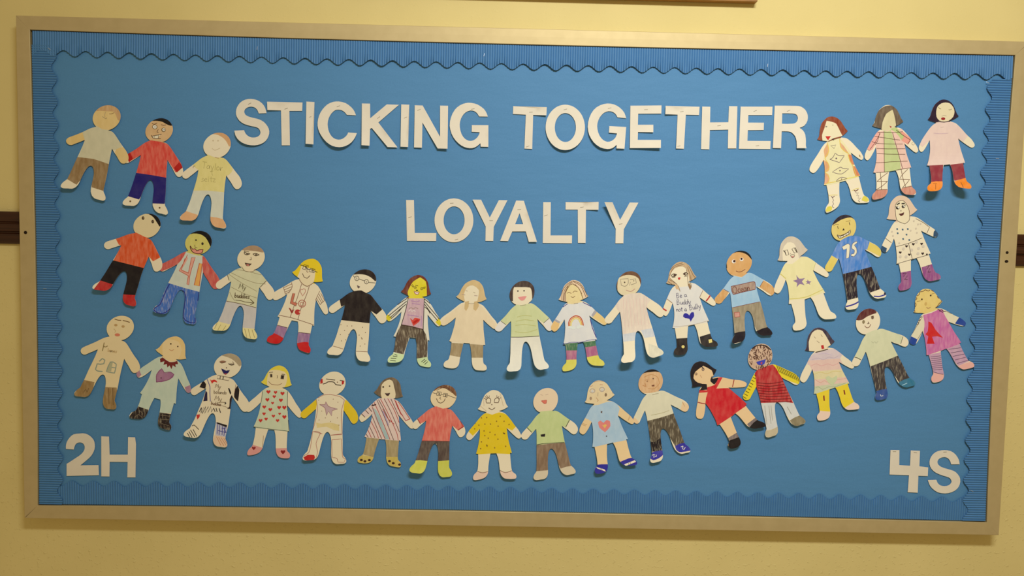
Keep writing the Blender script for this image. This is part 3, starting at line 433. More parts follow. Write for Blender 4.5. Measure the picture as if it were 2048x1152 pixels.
# (label, height off the board, card colour, curl, outline, drawing):  F = coloured area clipped to the cut-out,
# P = small drawn patch, L = drawn line (colour, width, points, closed), E = dot (x, z, rx, rz)
DOLLS = [
('paper doll with tan hair, blank cream shirt and grey-brown trousers above the orange T-shirt doll',-1048,261,3,8,[(-1039.1,287.2,-1069.5,194.9,11,-1,-1047.7,261,0.959,-0.283,18),(-1039.1,287.2,-1068.4,198.1,6,1,-1047.7,261,0.959,-0.283,18)],"66,468 47,491 34,516 26,544 26,573 32,602 45,630 64,657 89,681 118,701 150,716 184,725 219,728 252,725 283,715 310,700 332,679 348,655 358,627 360,597 356,566 344,535 326,505 302,479 273,457 241,440 207,429 247,418 275,397 304,358 342,299 383,240 421,189 443,145 452,100 440,62 405,35 368,37 339,68 309,122 277,169 253,212 230,109 210,8 197,-70 183,-148 161,-255 155,-309 172,-346 183,-380 180,-408 154,-421 108,-410 58,-397 23,-364 5,-310 10,-243 25,-166 35,-106 34,-56 23,-18 3,0 -22,-6 -49,-34 -78,-82 -108,-152 -134,-224 -163,-265 -204,-286 -252,-284 -308,-283 -336,-266 -334,-237 -308,-203 -273,-173 -258,-138 -226,-59 -185,46 -148,128 -100,233 -72,306 -90,300 -141,278 -192,258 -231,242 -263,245 -290,265 -297,294 -284,318 -257,335 -192,360 -107,395 -36,432 4,450 38,460",[
('F','face',0,1,"-5,755 399,765 397,481 291,419 141,438 67,481 -8,472"),
('F','hand',1,1,"-339,359 -76,433 -56,261 -281,196"),
('F','hand',0,1,"470,229 327,225 289,172 333,15 498,19"),
('F','hair',2,2,"25,741 369,749 367,540 326,554 301,621 271,654 211,654 114,659 61,651 24,636"),
('F','shirt',3,1,"-8,501 67,481 141,438 239,431 321,375 376,238 270,186 253,212 214,16 33,76 -154,98 -72,306 -99,395"),
('F','trousers',4,2,"-206,107 -154,98 33,80 242,13 214,-184 155,-302 13,-261 7,0 -74,-116 -157,-236 -271,-171"),
('L','mouth',5,0.9,"143,591 165,576 184,566 195,577",0),
('L','nose',6,0.8,"181,648 169,610 173,588",0),
('L','eyebrow',7,1.3,"226,625 248,625 282,639",0)]),
('paper doll with an angry grin, red sweater with dark red cuffs and navy trousers',-905,230,2.4,8,[(-900.4,256.6,-917,163.9,7,-1,-905.2,229.8,0.976,-0.216,18),(-900.4,256.6,-917.8,159.4,4,1,-905.2,229.8,0.976,-0.216,18)],"-3,474 -26,492 -43,514 -55,538 -60,564 -58,592 -50,621 -34,650 -13,677 13,701 43,720 76,734 110,742 143,744 176,738 205,726 230,708 250,685 263,659 270,630 270,599 262,569 248,539 227,512 202,489 173,470 141,458 181,451 209,432 240,396 279,338 320,276 359,218 382,168 393,117 386,74 356,45 323,48 294,84 262,147 229,201 204,248 192,133 187,21 185,-62 183,-144 175,-251 176,-305 197,-342 211,-377 212,-405 189,-418 142,-407 92,-395 54,-363 30,-311 28,-247 35,-171 40,-109 34,-57 20,-17 0,-1 -24,-11 -49,-46 -76,-101 -104,-181 -127,-258 -151,-299 -190,-320 -238,-318 -292,-316 -321,-300 -321,-271 -298,-239 -266,-210 -254,-176 -227,-95 -194,16 -167,104 -133,219 -116,297 -133,287 -181,254 -230,223 -267,199 -299,195 -329,210 -340,237 -331,263 -306,285 -245,323 -164,374 -99,423 -63,447 -30,463",[
('F','face',9,1,"-93,769 297,778 296,517 197,439 55,470 -66,463"),
('F','hair',10,0,"-27,685 26,708 86,710 146,700 191,675 244,656 296,666 244,777 105,789 -56,733"),
('F','sweater',11,2,"-81,459 -5,476 55,470 130,460 197,439 250,448 407,189 301,96 204,248 195,28 22,56 -185,81 -116,297 -256,215 -311,315"),
('F','cuff',12,0,"-307,319 -251,333 -212,250 -259,204"),
('F','cuff',12,0,"343,221 400,170 316,97 281,152"),
('F','trousers',13,0,"-196,83 22,57 203,28 196,-87 172,-286 22,-284 0,-5 -131,-241 -278,-201"),
('E','shoe_button',14,-234,-265,2.2,2.2),
('E','shoe_button',14,113,-335,2.2,2.2),
('E','eye',15,54,638,6.3,5.7),
('E','eye',16,54,638,4.6,4.3),
('E','eye',17,56,637,1.3,1.3),
('E','eye',15,159,605,5.4,5.1),
('E','eye',16,162,607,3.6,3.6),
('E','eye',17,165,606,1.2,1.2),
('L','eyebrow',18,1.4,"22,678 48,669 79,684",0),
('L','eyebrow',18,1.4,"131,666 161,659 187,665",0),
('L','nose',19,1.1,"95,609 79,577 97,572",0),
('P','mouth',20,0,"16,527 130,550 100,523 96,501 36,503"),
('L','mouth',21,1.4,"10,536 17,525 78,538 132,552",0),
('L','mouth',21,1.3,"17,525 36,503 70,500 123,499",0),
('L','mouth',21,0.9,"96,542 94,501",0),
('L','mouth',21,0.8,"48,526 49,507",0)]),
('pale yellow shirt paper doll with grey lettering, cream trousers and orange-tan shoes',-766,198,3,8,[(-761.2,225.1,-778.5,130.5,10,-1,-766.1,198.2,0.983,-0.181,18),(-761.2,225.1,-778.6,130.3,6,1,-766.1,198.2,0.983,-0.181,18)],"-3,472 -26,491 -42,514 -53,540 -58,567 -56,596 -47,626 -31,655 -9,682 17,705 47,724 80,738 114,746 147,747 179,742 208,730 233,712 253,690 266,663 273,634 273,602 266,570 252,539 232,510 207,485 177,465 145,451 186,444 217,425 250,388 293,333 336,277 375,230 397,188 408,144 399,104 368,75 335,73 306,102 276,153 244,196 219,236 203,133 194,31 191,-48 189,-129 184,-240 186,-295 209,-331 225,-365 227,-394 203,-409 154,-402 102,-394 62,-365 37,-313 34,-247 40,-168 43,-105 36,-52 21,-14 1,1 -23,-10 -46,-44 -69,-100 -92,-181 -112,-260 -138,-302 -179,-323 -230,-322 -288,-321 -319,-305 -319,-277 -293,-244 -259,-214 -246,-179 -217,-98 -186,12 -160,99 -130,213 -117,293 -133,283 -175,248 -217,215 -248,190 -277,184 -304,198 -314,225 -307,252 -286,275 -232,317 -161,371 -99,421 -63,445 -30,461",[
('F','hair',22,1,"23,716 54,728 121,719 181,686 219,646 253,583 302,603 234,766 106,786 8,753"),
('F','shirt',23,1,"-75,474 0,480 83,448 174,450 234,436 298,310 249,241 219,236 202,28 8,47 -196,42 -117,293 -173,336 -196,381"),
('F','trousers',24,1,"-203,42 8,45 219,29 203,-302 33,-271 1,-3 -120,-253 -260,-210"),
('F','shoe',25,1,"-283,-196 -249,-209 -109,-252 -122,-382 -345,-364"),
('F','shoe',25,1,"25,-268 195,-298 252,-395 65,-415"),
('E','eye',26,61,650,1.8,1.8),
('E','eye',26,121,651,1.8,1.8),
('L','mouth',26,1.1,"49,556 83,536 144,562",0),
('L','collar',27,1.2,"83,448 128,440",0),
('L','lettering',28,1.1,"-63,394 -16,389",0),
('L','lettering',28,1.1,"-39,392 -52,313",0),
('L','lettering',28,1.1,"18,345 -2,351 -16,328 -8,310 13,322 18,345 16,310 24,308",0),
('L','lettering',28,1.1,"33,351 44,312",0),
('L','lettering',28,1.1,"69,347 39,279 24,277",0),
('L','lettering',28,1.1,"93,376 83,298",0),
('L','lettering',28,1.1,"121,337 106,329 103,303 118,294 134,308 134,330 121,337",0),
('L','lettering',28,1.1,"150,334 147,290 154,318 175,330",0),
('L','lettering',28,1.1,"47,307 47,241 56,234",0),
('L','lettering',28,1.1,"35,282 59,284",0),
('L','lettering',29,1.1,"-52,189 -69,193 -75,181 -56,169 -61,155 -82,158",0),
('L','lettering',29,1.1,"-42,174 -13,178 -19,192 -35,191 -43,171 -33,155 -12,160",0),
('L','lettering',29,1.1,"5,192 5,153",0),
('L','lettering',29,1.1,"5,209 7,212",0),
('L','lettering',29,1.1,"37,217 35,160 46,154",0),
('L','lettering',29,1.1,"22,196 51,197",0),
('L','lettering',29,1.1,"58,192 88,191 59,154 89,153",0),
('L','elbow_mark',30,1.3,"-181,317 -177,336 -158,341",0)]),
('auburn-haired paper doll in a cream dress with diamonds and orange side panels',783,266,2.4,8,[(774.6,293.4,799,208.1,3,-1,782.5,265.6,0.964,0.266,18),(774.6,293.4,799.3,207,3,1,782.5,265.6,0.964,0.266,18)],"-223,770 -243,755 -260,738 -278,717 -293,693 -303,660 -310,625 -312,594 -313,563 -316,545 -321,528 -329,514 -338,500 -321,495 -303,490 -281,488 -258,486 -234,484 -210,481 -219,472 -228,463 -236,456 -244,449 -259,430 -273,410 -286,388 -298,365 -319,328 -340,292 -361,259 -381,226 -393,204 -404,181 -411,165 -415,148 -416,132 -412,118 -402,107 -390,99 -377,93 -365,91 -350,97 -337,107 -323,124 -310,142 -293,169 -276,197 -263,224 -250,252 -244,228 -238,204 -233,178 -229,151 -226,111 -224,70 -223,37 -223,4 -225,-24 -228,-52 -198,-51 -195,-65 -191,-78 -181,-121 -171,-164 -166,-203 -162,-244 -163,-260 -166,-276 -180,-297 -193,-318 -200,-339 -202,-359 -198,-378 -187,-389 -163,-386 -138,-374 -110,-359 -83,-341 -62,-323 -44,-302 -32,-274 -26,-246 -29,-212 -34,-181 -37,-143 -39,-106 -40,-73 -40,-40 -40,-27 -39,-14 33,8 49,-14 64,-35 79,-69 92,-105 100,-137 110,-170 119,-197 135,-223 155,-243 181,-258 208,-263 235,-262 265,-261 294,-258 312,-255 327,-247 332,-235 330,-220 322,-204 309,-190 289,-179 270,-167 254,-138 244,-108 224,-43 206,21 199,43 192,65 213,69 204,85 195,101 175,133 156,166 138,200 121,234 108,270 96,307 89,329 82,351 103,335 124,320 149,302 173,286 191,274 210,266 220,265 229,269 237,280 240,295 236,310 228,324 212,349 195,371 172,393 148,415 119,445 88,475 58,499 25,520 4,526 -18,528 -39,530 -60,531 -35,548 -11,565 12,588 33,611 18,625 4,639 -15,666 -35,694 -53,719 -74,742 -102,761 -132,775 -157,780 -183,780 -204,777",[
('F','hair',31,2,"-379,809 49,819 60,600 -22,545 -59,520 -218,479 -272,473 -364,477"),
('F','face',32,0,"-234,728 -160,714 -113,693 -63,605 -29,549 -136,520 -210,479 -272,483 -282,554 -256,638"),
('F','dress',33,1,"-217,465 -59,522 -10,470 82,351 225,66 -3,-8 -231,-67 -250,252 -235,359"),
('F','side_panel',34,2,"-245,389 -209,454 -189,383 -195,314 -231,274 -251,358"),
('F','side_panel',35,2,"-254,256 -198,223 -171,170 -182,117 -223,105 -251,207"),
('F','side_panel',36,2,"-246,100 -184,85 -164,26 -179,-31 -240,-44"),
('F','side_panel',37,2,"-57,475 -8,428 58,339 26,356 -37,397"),
('F','side_panel',38,2,"49,327 97,321 157,209 103,206 61,275"),
('F','side_panel',38,2,"112,185 143,185 209,73 156,60 122,139"),
('L','dress_trim',39,1.6,"-209,458 -189,360 -231,275 -190,212 -174,159 -223,107 -166,34 -186,-32",0),
('L','dress_trim',39,1.6,"-62,514 -46,416 11,361 60,335",0),
('L','dress_trim',39,1.6,"49,327 78,245 115,189 163,68",0),
('L','dress_trim',39,1.6,"-217,-44 -187,-29 -95,-9",0),
('L','dress_trim',40,1.9,"-95,-9 57,35 187,65",0),
('L','diamond',41,1.2,"-111,339 -64,310 5,311 -16,280 -52,226 -173,262 -136,285",1),
('E','diamond',41,-93,275,2,2),
('L','diamond',41,1.2,"-38,170 -2,155 67,153 -22,87 -135,107",1),
('E','diamond',41,-40,128,1.8,1.8),
('L','diamond',41,1.2,"-17,49 53,35 -26,8 -84,-4 -58,25",1),
('E','diamond',41,-16,26,1.4,1.4),
('L','diamond',41,1.1,"-170,428 -105,438 -126,395",1),
('P','mouth',42,0,"-240,540 -171,542 -189,519 -203,492 -220,510"),
('P','choker',43,0,"-162,510 -124,514 -134,491"),
('L','choker',44,1.3,"-210,474 -135,503 -59,526",0),
('E','eye',5,-234,657,2.4,1.5),
('E','eye',45,-155,678,1.5,1.5),
('L','boot_line',46,1.2,"-173,-182 -120,-171 -59,-170",0),
('L','boot_line',46,1.2,"116,-113 161,-89 200,-80",0),
('P','boot_toe',47,0,"-198,-361 -177,-318 -139,-308 -120,-324 -130,-363 -191,-378"),
('P','boot_toe',47,0,"256,-180 286,-171 330,-223 296,-245 238,-226"),
('L','lace',48,1.6,"-135,-189 -119,-202 -97,-185",0),
('L','lace',41,0.9,"-123,-202 -103,-240 -118,-252 -102,-282 -120,-301 -116,-317 -97,-325",0),
('L','lace',49,1.9,"143,-108 162,-115 192,-97",0),
('L','lace',41,0.9,"159,-123 171,-142 197,-134 175,-172 202,-172 192,-203 226,-198 196,-233 219,-250",0),
('P','hand_mark',50,0,"185,331 202,312 198,301 218,290 190,304")]),
('brown bob paper doll in a pink and green plaid dress with laced boots',904,294,3,8,[(899.6,322.6,913.5,237,4,-1,904.2,294.2,0.991,0.135,18),(899.6,322.6,914,234.3,6,1,904.2,294.2,0.991,0.135,18)],"-128,790 -149,779 -168,764 -189,746 -207,725 -222,694 -234,661 -241,631 -247,602 -252,584 -259,568 -268,554 -278,542 -263,535 -247,528 -227,523 -206,519 -183,514 -160,508 -170,500 -180,492 -189,487 -197,481 -213,463 -227,445 -240,423 -253,401 -273,365 -291,329 -308,295 -324,261 -333,239 -341,215 -347,199 -350,181 -351,165 -349,150 -341,138 -332,130 -324,123 -314,121 -303,126 -293,136 -281,152 -270,170 -256,198 -242,226 -230,254 -218,282 -214,257 -210,232 -206,204 -205,176 -205,135 -209,94 -213,61 -219,28 -227,1 -234,-26 -206,-28 -205,-42 -203,-56 -198,-100 -193,-145 -192,-184 -193,-224 -195,-239 -201,-254 -216,-270 -231,-286 -240,-304 -244,-323 -242,-341 -232,-355 -209,-357 -184,-353 -155,-346 -125,-336 -102,-324 -82,-308 -65,-284 -55,-259 -53,-223 -55,-189 -54,-147 -51,-106 -48,-70 -44,-35 -42,-21 -40,-8 38,7 52,-17 64,-42 76,-79 84,-117 90,-151 95,-186 102,-213 113,-240 130,-261 151,-279 174,-286 198,-288 224,-290 250,-290 267,-289 282,-284 289,-271 290,-256 285,-240 276,-224 260,-211 245,-196 235,-166 230,-134 222,-67 213,0 210,22 207,45 229,46 223,62 216,79 202,113 188,147 174,181 161,217 150,254 141,291 135,314 129,336 152,317 175,298 202,277 229,256 248,242 268,231 279,228 290,231 299,240 305,254 302,269 296,284 280,311 262,335 238,361 213,387 182,422 149,456 118,486 84,512 62,521 40,527 18,532 -4,537 24,549 51,562 78,581 104,600 90,616 77,632 61,662 46,691 31,718 14,743 -11,765 -39,783 -62,791 -87,795 -107,794",[
('F','hair',51,2,"-289,534 -249,580 -242,663 -221,709 -170,759 -117,785 -41,789 22,756 57,678 91,619 123,597 49,550 5,496 -164,492"),
('F','face',52,1,"-38,740 -12,669 14,556 -3,514 -48,479 -93,474 -160,496 -153,583 -112,689"),
('F','dress',53,1,"-239,467 97,513 137,332 244,42 0,-1 -241,-34 -218,282"),
('F','dress_panel',54,1,"-132,483 -86,475 -48,494 -22,435 1,359 50,239 87,119 100,20 0,-2 -96,-15 -115,235"),
('F','sleeve',55,1,"-178,469 -203,370 -259,255 -296,235 -341,272 -288,368 -216,475"),
('F','sleeve',56,1,"98,483 219,395 176,322 91,371 117,423 76,467"),
('F','shoulder_patch',57,1,"-53,506 19,526 68,475 121,419 93,375 47,432 15,466"),
('L','plaid_line',58,1.1,"-216,460 -124,466 -8,465 99,477",0),
('L','plaid_line',58,1.1,"-248,414 -97,395 -19,385 73,375",0),
('L','plaid_line',58,1.1,"-295,360 -224,333 -93,325 107,328",0),
('L','plaid_line',58,1.1,"-206,267 -75,265 141,272",0),
('L','plaid_line',58,1.1,"-209,207 -71,202 144,204",0),
('L','plaid_line',58,1.1,"-216,93 -120,99 -36,108 179,122",0),
('L','plaid_line',58,1.1,"-130,477 -115,235 -100,-13",0),
('L','plaid_line',58,1.1,"-24,465 22,330 68,194 121,34",0),
('L','plaid_line',58,1.1,"-181,457 -203,355 -231,309",0),
('L','plaid_line',58,1.1,"-177,446 -232,339 -290,254",0),
('L','plaid_line',58,1.1,"21,496 101,438 200,381",0),
('L','plaid_line',58,1.1,"200,381 172,332",0),
('L','dress_hem',58,1.2,"-199,-25 -38,-11 91,20 198,39",0),
('L','lace',59,1.2,"-149,-24 -134,-146 -132,-230",0),
('L','lace',59,1.2,"-61,-26 -136,-85 -188,-135 -58,-129 -125,-191 -201,-239 -52,-228",0),
('L','lace',59,1.2,"106,19 132,-102 163,-193",0),
('L','lace',59,1.2,"183,22 123,-41 86,-99 213,-100 171,-154 117,-209 236,-180",0),
('F','shoe',60,2,"-247,-271 -199,-243 -48,-229 -32,-296 -131,-368 -269,-363"),
('F','shoe',60,2,"106,-219 244,-180 323,-243 208,-322 117,-271"),
('P','mouth',61,0,"-66,547 -37,534 -50,519"),
('L','wristband',5,0.8,"-344,268 -297,239",0),
('L','wristband',6,0.8,"254,339 251,328 243,321 233,321 224,328 220,338 223,349 231,356 241,356 250,350",1)]),
('black-haired paper doll in a plain pale pink smock, maroon leggings and orange shoes',1038,312,2.4,8,[(1033.8,340.6,1045.4,259.9,26,-1,1037.8,312.5,0.997,0.072,18),(1033.8,340.6,1046.4,252.5,30,1,1037.8,312.5,0.997,0.072,18)],"-112,784 -134,774 -153,760 -174,742 -192,722 -208,692 -220,659 -228,630 -234,601 -240,584 -248,568 -257,556 -267,544 -253,536 -239,529 -220,524 -201,519 -180,513 -159,507 -168,500 -178,492 -187,488 -195,482 -212,466 -227,449 -241,430 -255,410 -276,378 -296,346 -314,315 -330,285 -339,264 -347,243 -353,227 -357,211 -358,196 -356,181 -349,169 -341,159 -333,152 -324,148 -313,152 -303,160 -292,174 -281,191 -267,217 -254,243 -242,269 -230,295 -226,271 -223,245 -220,218 -218,190 -218,149 -221,108 -226,74 -233,40 -241,13 -250,-14 -221,-19 -221,-33 -220,-47 -217,-92 -217,-136 -220,-175 -228,-214 -232,-228 -240,-241 -257,-254 -274,-267 -286,-282 -294,-299 -296,-317 -291,-331 -271,-338 -247,-338 -219,-336 -190,-331 -167,-323 -144,-310 -123,-289 -108,-265 -98,-230 -93,-195 -83,-151 -74,-108 -65,-71 -57,-34 -53,-20 -50,-6 27,5 38,-21 45,-47 50,-85 50,-123 48,-155 46,-188 46,-213 50,-239 62,-260 79,-278 100,-286 124,-291 151,-295 178,-298 196,-298 213,-294 223,-283 228,-268 227,-251 221,-236 207,-221 194,-206 190,-176 190,-146 192,-81 191,-17 190,5 189,27 212,27 208,44 204,61 193,96 181,132 168,167 155,204 143,241 132,278 126,300 120,323 145,303 171,285 204,263 236,243 259,229 283,218 297,215 310,218 322,228 329,241 326,257 319,272 300,298 279,323 249,348 219,374 185,409 150,445 118,475 84,502 62,512 39,519 17,525 -4,530 25,541 54,554 83,572 112,591 98,607 86,624 71,653 57,683 44,710 27,735 4,757 -24,775 -47,784 -72,788 -92,788",[
('F','hair',62,0,"-317,822 128,833 143,584 37,544 -7,516 -161,509 -301,536"),
('F','face',63,0,"-169,645 -156,702 -113,740 -63,753 -5,743 40,695 56,643 43,582 -8,535 -62,523 -124,533 -161,577"),
('F','smock',64,1,"-176,509 -69,511 39,520 127,463 248,367 184,283 120,323 234,24 -10,-2 -270,-30 -230,295 -314,210 -386,261 -263,408"),
('F','legging',65,1,"-246,-17 -56,-3 -83,-211 -259,-225"),
('F','legging',65,1,"32,0 212,27 214,-157 48,-203"),
('F','shoe',66,1,"-260,-227 -80,-211 -86,-288 -177,-368 -340,-364"),
('F','shoe',66,1,"44,-207 199,-159 256,-266 131,-339 47,-309"),
('L','shoe_mark',19,1.1,"121,-220 127,-253 130,-300",0),
('L','shoe_mark',67,1.1,"-212,-243 -168,-243",0),
('L','shoe_mark',67,1.1,"-185,-251 -202,-314",0),
('L','collar',68,1.2,"-139,526 -77,519 -8,529",0),
('E','mouth',69,-79,556,5.2,3.4),
('L','nose',6,0.9,"-96,586 -74,598 -42,591",0),
('L','eye',70,1.2,"-144,694 -128,676 -113,675",0),
('L','eye',70,1.2,"-16,667 -1,665 18,676",0),
('L','print',71,1.2,"-184,380 -107,374 -7,384",0),
('L','fold',72,1.1,"-104,450 -66,458",0)]),
('orange T-shirt paper doll with black trousers and red shoes',-969,7,3,8,[(-956.7,32,-999.4,-56.2,14,-1,-968.9,6.7,0.924,-0.382,18),(-956.7,32,-996.5,-50.1,5,1,-968.9,6.7,0.924,-0.382,18)],"133,468 118,493 110,521 108,550 113,580 124,608 142,634 164,658 191,678 222,693 254,703 287,707 320,705 351,698 379,685 402,667 420,644 432,618 438,590 436,560 428,530 413,501 392,474 367,450 337,431 304,418 269,411 308,395 333,370 357,328 388,266 418,204 444,152 455,107 454,64 435,27 397,4 363,7 342,39 327,93 307,142 293,186 248,86 209,-13 186,-89 166,-168 136,-273 125,-324 138,-359 145,-390 140,-416 114,-428 71,-418 24,-404 -5,-372 -17,-319 -6,-251 13,-172 26,-112 28,-61 20,-21 2,-1 -23,-4 -51,-28 -81,-69 -114,-129 -144,-191 -177,-227 -222,-242 -274,-235 -333,-229 -361,-211 -357,-184 -326,-153 -286,-128 -268,-96 -228,-26 -178,68 -134,143 -75,243 -39,315 -57,311 -109,293 -159,276 -196,263 -225,268 -247,290 -249,320 -234,344 -207,359 -143,380 -56,409 23,441 66,456 104,463",[
('F','face',73,0,"89,751 492,760 490,469 326,402 237,426 137,474 86,473"),
('F','hair',74,0,"138,651 214,697 290,702 353,662 390,606 425,551 478,596 391,733 278,755 151,702"),
('F','shirt',75,2,"23,478 137,474 237,426 326,402 395,366 428,176 343,127 293,186 250,36 58,79 -136,125 -39,315 -69,320 -112,408"),
('F','trousers',76,0,"-149,131 58,83 260,36 260,-31 150,-295 -18,-289 2,-4 -136,-168 -284,-121"),
('F','shoe',77,1,"-278,-118 -136,-163 -146,-304 -378,-281"),
('F','shoe',77,1,"-18,-283 156,-291 168,-453 -45,-393"),
('E','eye',78,226,651,3.3,4.3),
('E','eye',79,230,654,1.5,2),
('E','eye',78,343,611,3.3,4.3),
('E','eye',79,347,615,1.5,2)]),
('grinning paper doll in a 41 jersey with red sleeves and blue trousers',-831,-36,2.4,8,[(-822.1,-9.8,-854.7,-101.7,8,-1,-831.4,-35.8,0.958,-0.288,18),(-822.1,-9.8,-853,-96.7,3,1,-831.4,-35.8,0.958,-0.288,18)],"82,480 64,501 51,526 44,552 44,580 50,608 63,635 82,661 106,684 134,702 166,716 199,724 233,726 265,721 295,711 320,695 341,674 356,649 365,621 366,592 361,562 349,533 331,506 307,482 279,462 248,448 215,440 254,427 281,405 309,365 348,305 392,241 435,183 460,134 472,86 461,45 426,20 387,24 355,60 321,122 285,176 259,224 238,115 219,6 206,-76 192,-159 169,-266 161,-318 174,-350 180,-379 175,-405 151,-420 110,-415 66,-410 37,-385 22,-337 22,-269 30,-186 36,-118 32,-61 19,-18 -1,1 -27,-7 -54,-40 -84,-96 -115,-175 -143,-249 -170,-286 -210,-299 -255,-290 -306,-281 -332,-261 -329,-233 -305,-204 -273,-179 -260,-147 -227,-70 -184,37 -142,122 -85,235 -51,313 -69,304 -122,274 -175,246 -214,224 -246,222 -271,240 -276,268 -263,295 -235,315 -169,350 -83,397 -15,440 23,460 56,472",[
('F','face',80,1,"1,752 406,761 405,482 253,415 44,468 0,473"),
('F','hair',74,0,"26,594 71,665 140,692 229,685 292,645 330,582 355,521 406,558 343,734 191,769 26,702"),
('F','jersey',81,1,"26,473 152,432 260,418 268,199 217,-22 24,25 -153,81 -51,313"),
('F','sleeve',82,2,"57,477 -25,460 -266,327 -267,212 -51,313 25,410"),
('F','sleeve',82,2,"253,417 317,416 468,126 424,-3 341,66 259,198"),
('F','trousers',83,3,"-165,82 24,27 240,-26 232,-441 -21,-420 -1,1 -117,-319 -386,-322 -271,-169"),
('L','trouser_edge',84,2,"-150,68 -201,-41 -255,-184 -312,-220 -326,-246 -290,-277 -227,-292 -155,-256 -109,-179 -68,-83 -38,-19 -1,-3 31,-24 46,-74 32,-203 24,-330 54,-374 117,-399 168,-399 167,-340 190,-187 208,-26",0),
('P','numeral',85,0,"63,411 76,386 -1,250 82,214 120,393 162,400 100,195 87,64 62,73 75,175 -30,237"),
('L','numeral',86,1.3,"70,430 25,334 -32,234 81,175",0),
('L','numeral',86,1.3,"40,385 -7,244 81,207",0),
('L','numeral',86,1.3,"81,207 120,397 165,403 103,195 87,63 62,72 81,175",0),
('P','numeral',87,0,"215,331 250,326 214,51 151,62"),
('L','numeral',86,1.6,"215,331 250,326 214,51 151,62",1),
('E','eye',88,175,613,2,2),
('E','eye',88,254,571,2.8,3.3),
('L','nose',89,1.1,"159,553 165,521 190,518",0),
('P','mouth',90,0,"108,539 133,504 165,505 184,483 215,493 260,498 247,459 203,448 139,466"),
('L','mouth',91,1.8,"104,541 133,501 165,507 184,482 215,495 261,502 248,461 203,446 139,463 107,511",1)]),
('brown-capped paper doll whose striped shirt reads My buddies above an arrow',-687,-72,3,8,[(-681.5,-45.3,-701.7,-139.1,8,-1,-687.3,-72.1,0.980,-0.200,18),(-681.5,-45.3,-701.5,-138,8,1,-687.3,-72.1,0.980,-0.200,18)],"7,470 -15,491 -30,514 -40,541 -42,569 -39,598 -28,627 -11,656 11,682 38,705 69,723 102,736 136,743 170,743 202,736 230,723 255,704 274,680 286,653 292,623 291,591 283,559 268,528 247,500 220,476 190,457 156,444 198,436 229,417 262,382 305,329 348,277 385,233 407,194 416,153 406,114 375,85 340,81 312,108 284,156 252,197 227,235 209,134 197,33 192,-46 188,-128 179,-239 178,-294 198,-327 212,-359 212,-387 189,-403 143,-399 94,-393 58,-365 36,-315 33,-248 38,-169 42,-105 35,-53 20,-16 0,0 -25,-10 -48,-42 -74,-96 -101,-172 -125,-247 -153,-288 -194,-308 -244,-307 -300,-306 -328,-290 -327,-262 -301,-229 -267,-199 -253,-165 -221,-86 -187,22 -159,107 -130,220 -116,298 -131,289 -173,259 -213,229 -243,206 -270,203 -296,219 -305,247 -298,273 -277,295 -226,331 -156,379 -92,425 -55,447 -21,460",[
('F','face',92,0,"-78,789 340,798 341,519 214,446 138,425 62,429 11,473 -78,458"),
('F','hair',93,1,"-27,682 49,681 138,677 214,669 277,660 328,709 125,794 -40,739"),
('F','shirt',94,1,"-129,457 11,486 62,429 138,422 214,452 322,314 243,233 227,235 201,-24 12,19 -198,56 -116,298 -148,304 -169,403"),
('F','trousers',95,1,"-210,57 12,19 216,-28 198,-276 21,-267 0,-3 -132,-234 -260,-199"),
('F','shoe',96,1,"-272,-194 -120,-231 -113,-357 -364,-349"),
('F','shoe',96,1,"21,-264 198,-280 242,-414 15,-393"),
('L','waistband',97,1.3,"-181,56 12,23 188,-19",0),
('L','sleeve_hem',19,1.3,"-167,395 -144,314",0),
('L','sleeve_hem',19,1.3,"312,314 237,233",0),
('L','collar',98,1.1,"11,479 49,429 138,422 195,458",0),
('L','shirt_stripe',99,0.9,"-52,446 100,421 252,385",0),
('L','shirt_stripe',99,0.9,"-154,421 36,333 189,283 304,275",0),
('L','shirt_stripe',99,0.9,"-157,393 11,281 196,183",0),
('L','shirt_stripe',99,0.9,"-116,228 37,154 196,100",0),
('L','shirt_stripe',99,0.9,"-135,166 -103,100 -71,62",0),
('L','lettering',100,1.3,"-24,214 -5,273 3,228 28,267 22,205",0),
('L','lettering',100,1.3,"37,240 43,209",0),
('L','lettering',100,1.3,"64,235 37,183 26,183",0),
('L','lettering',101,1.6,"-67,159 -73,103 -60,102 -52,115 -58,130 -70,124",0),
('L','lettering',101,1.6,"-41,131 -42,106 -31,101 -22,116 -20,130 -21,98",0),
('L','lettering',101,1.6,"8,121 -5,125 -13,110 -7,97 7,106 13,152 8,96",0),
('L','lettering',101,1.6,"38,119 24,123 17,108 23,95 36,104 43,150 37,94",0),
('L','lettering',101,1.6,"52,123 50,92",0),
('L','lettering',101,1.6,"53,136 54,139",0),
('L','lettering',101,1.6,"63,107 81,109 78,121 68,120 62,105 67,92 81,96",0),
('L','lettering',101,1.6,"108,116 97,120 93,110 104,100 100,89 87,93",0),
('L','arrow',102,1.3,"-62,69 12,61 50,49 158,39",0),
('L','arrow',102,1.6,"119,82 164,39 120,18",0),
('L','eye',103,1.6,"43,665 74,646 115,641 74,627 46,639",1),
('L','eye',103,1.6,"148,639 182,647 226,631 182,617",1),
('E','eye',104,77,640,1.8,1.8),
('E','eye',104,186,632,1.8,1.8),
('L','eyebrow',105,1.3,"43,675 100,663",0),
('L','nose',19,1.1,"125,600 130,570 110,567",0),
('P','mouth',106,0,"49,531 87,523 134,520 106,492 68,493"),
('P','mouth',107,0,"68,513 106,508 100,493 74,494"),
('L','shoe_stripe',108,0.9,"-278,-215 -305,-285",0),
('L','shoe_stripe',108,0.9,"-233,-233 -272,-316",0),
('L','shoe_stripe',108,0.9,"-169,-245 -215,-321",0),
('L','shoe_stripe',108,0.9,"59,-279 90,-385",0),
('L','shoe_stripe',108,0.9,"103,-284 134,-391",0),
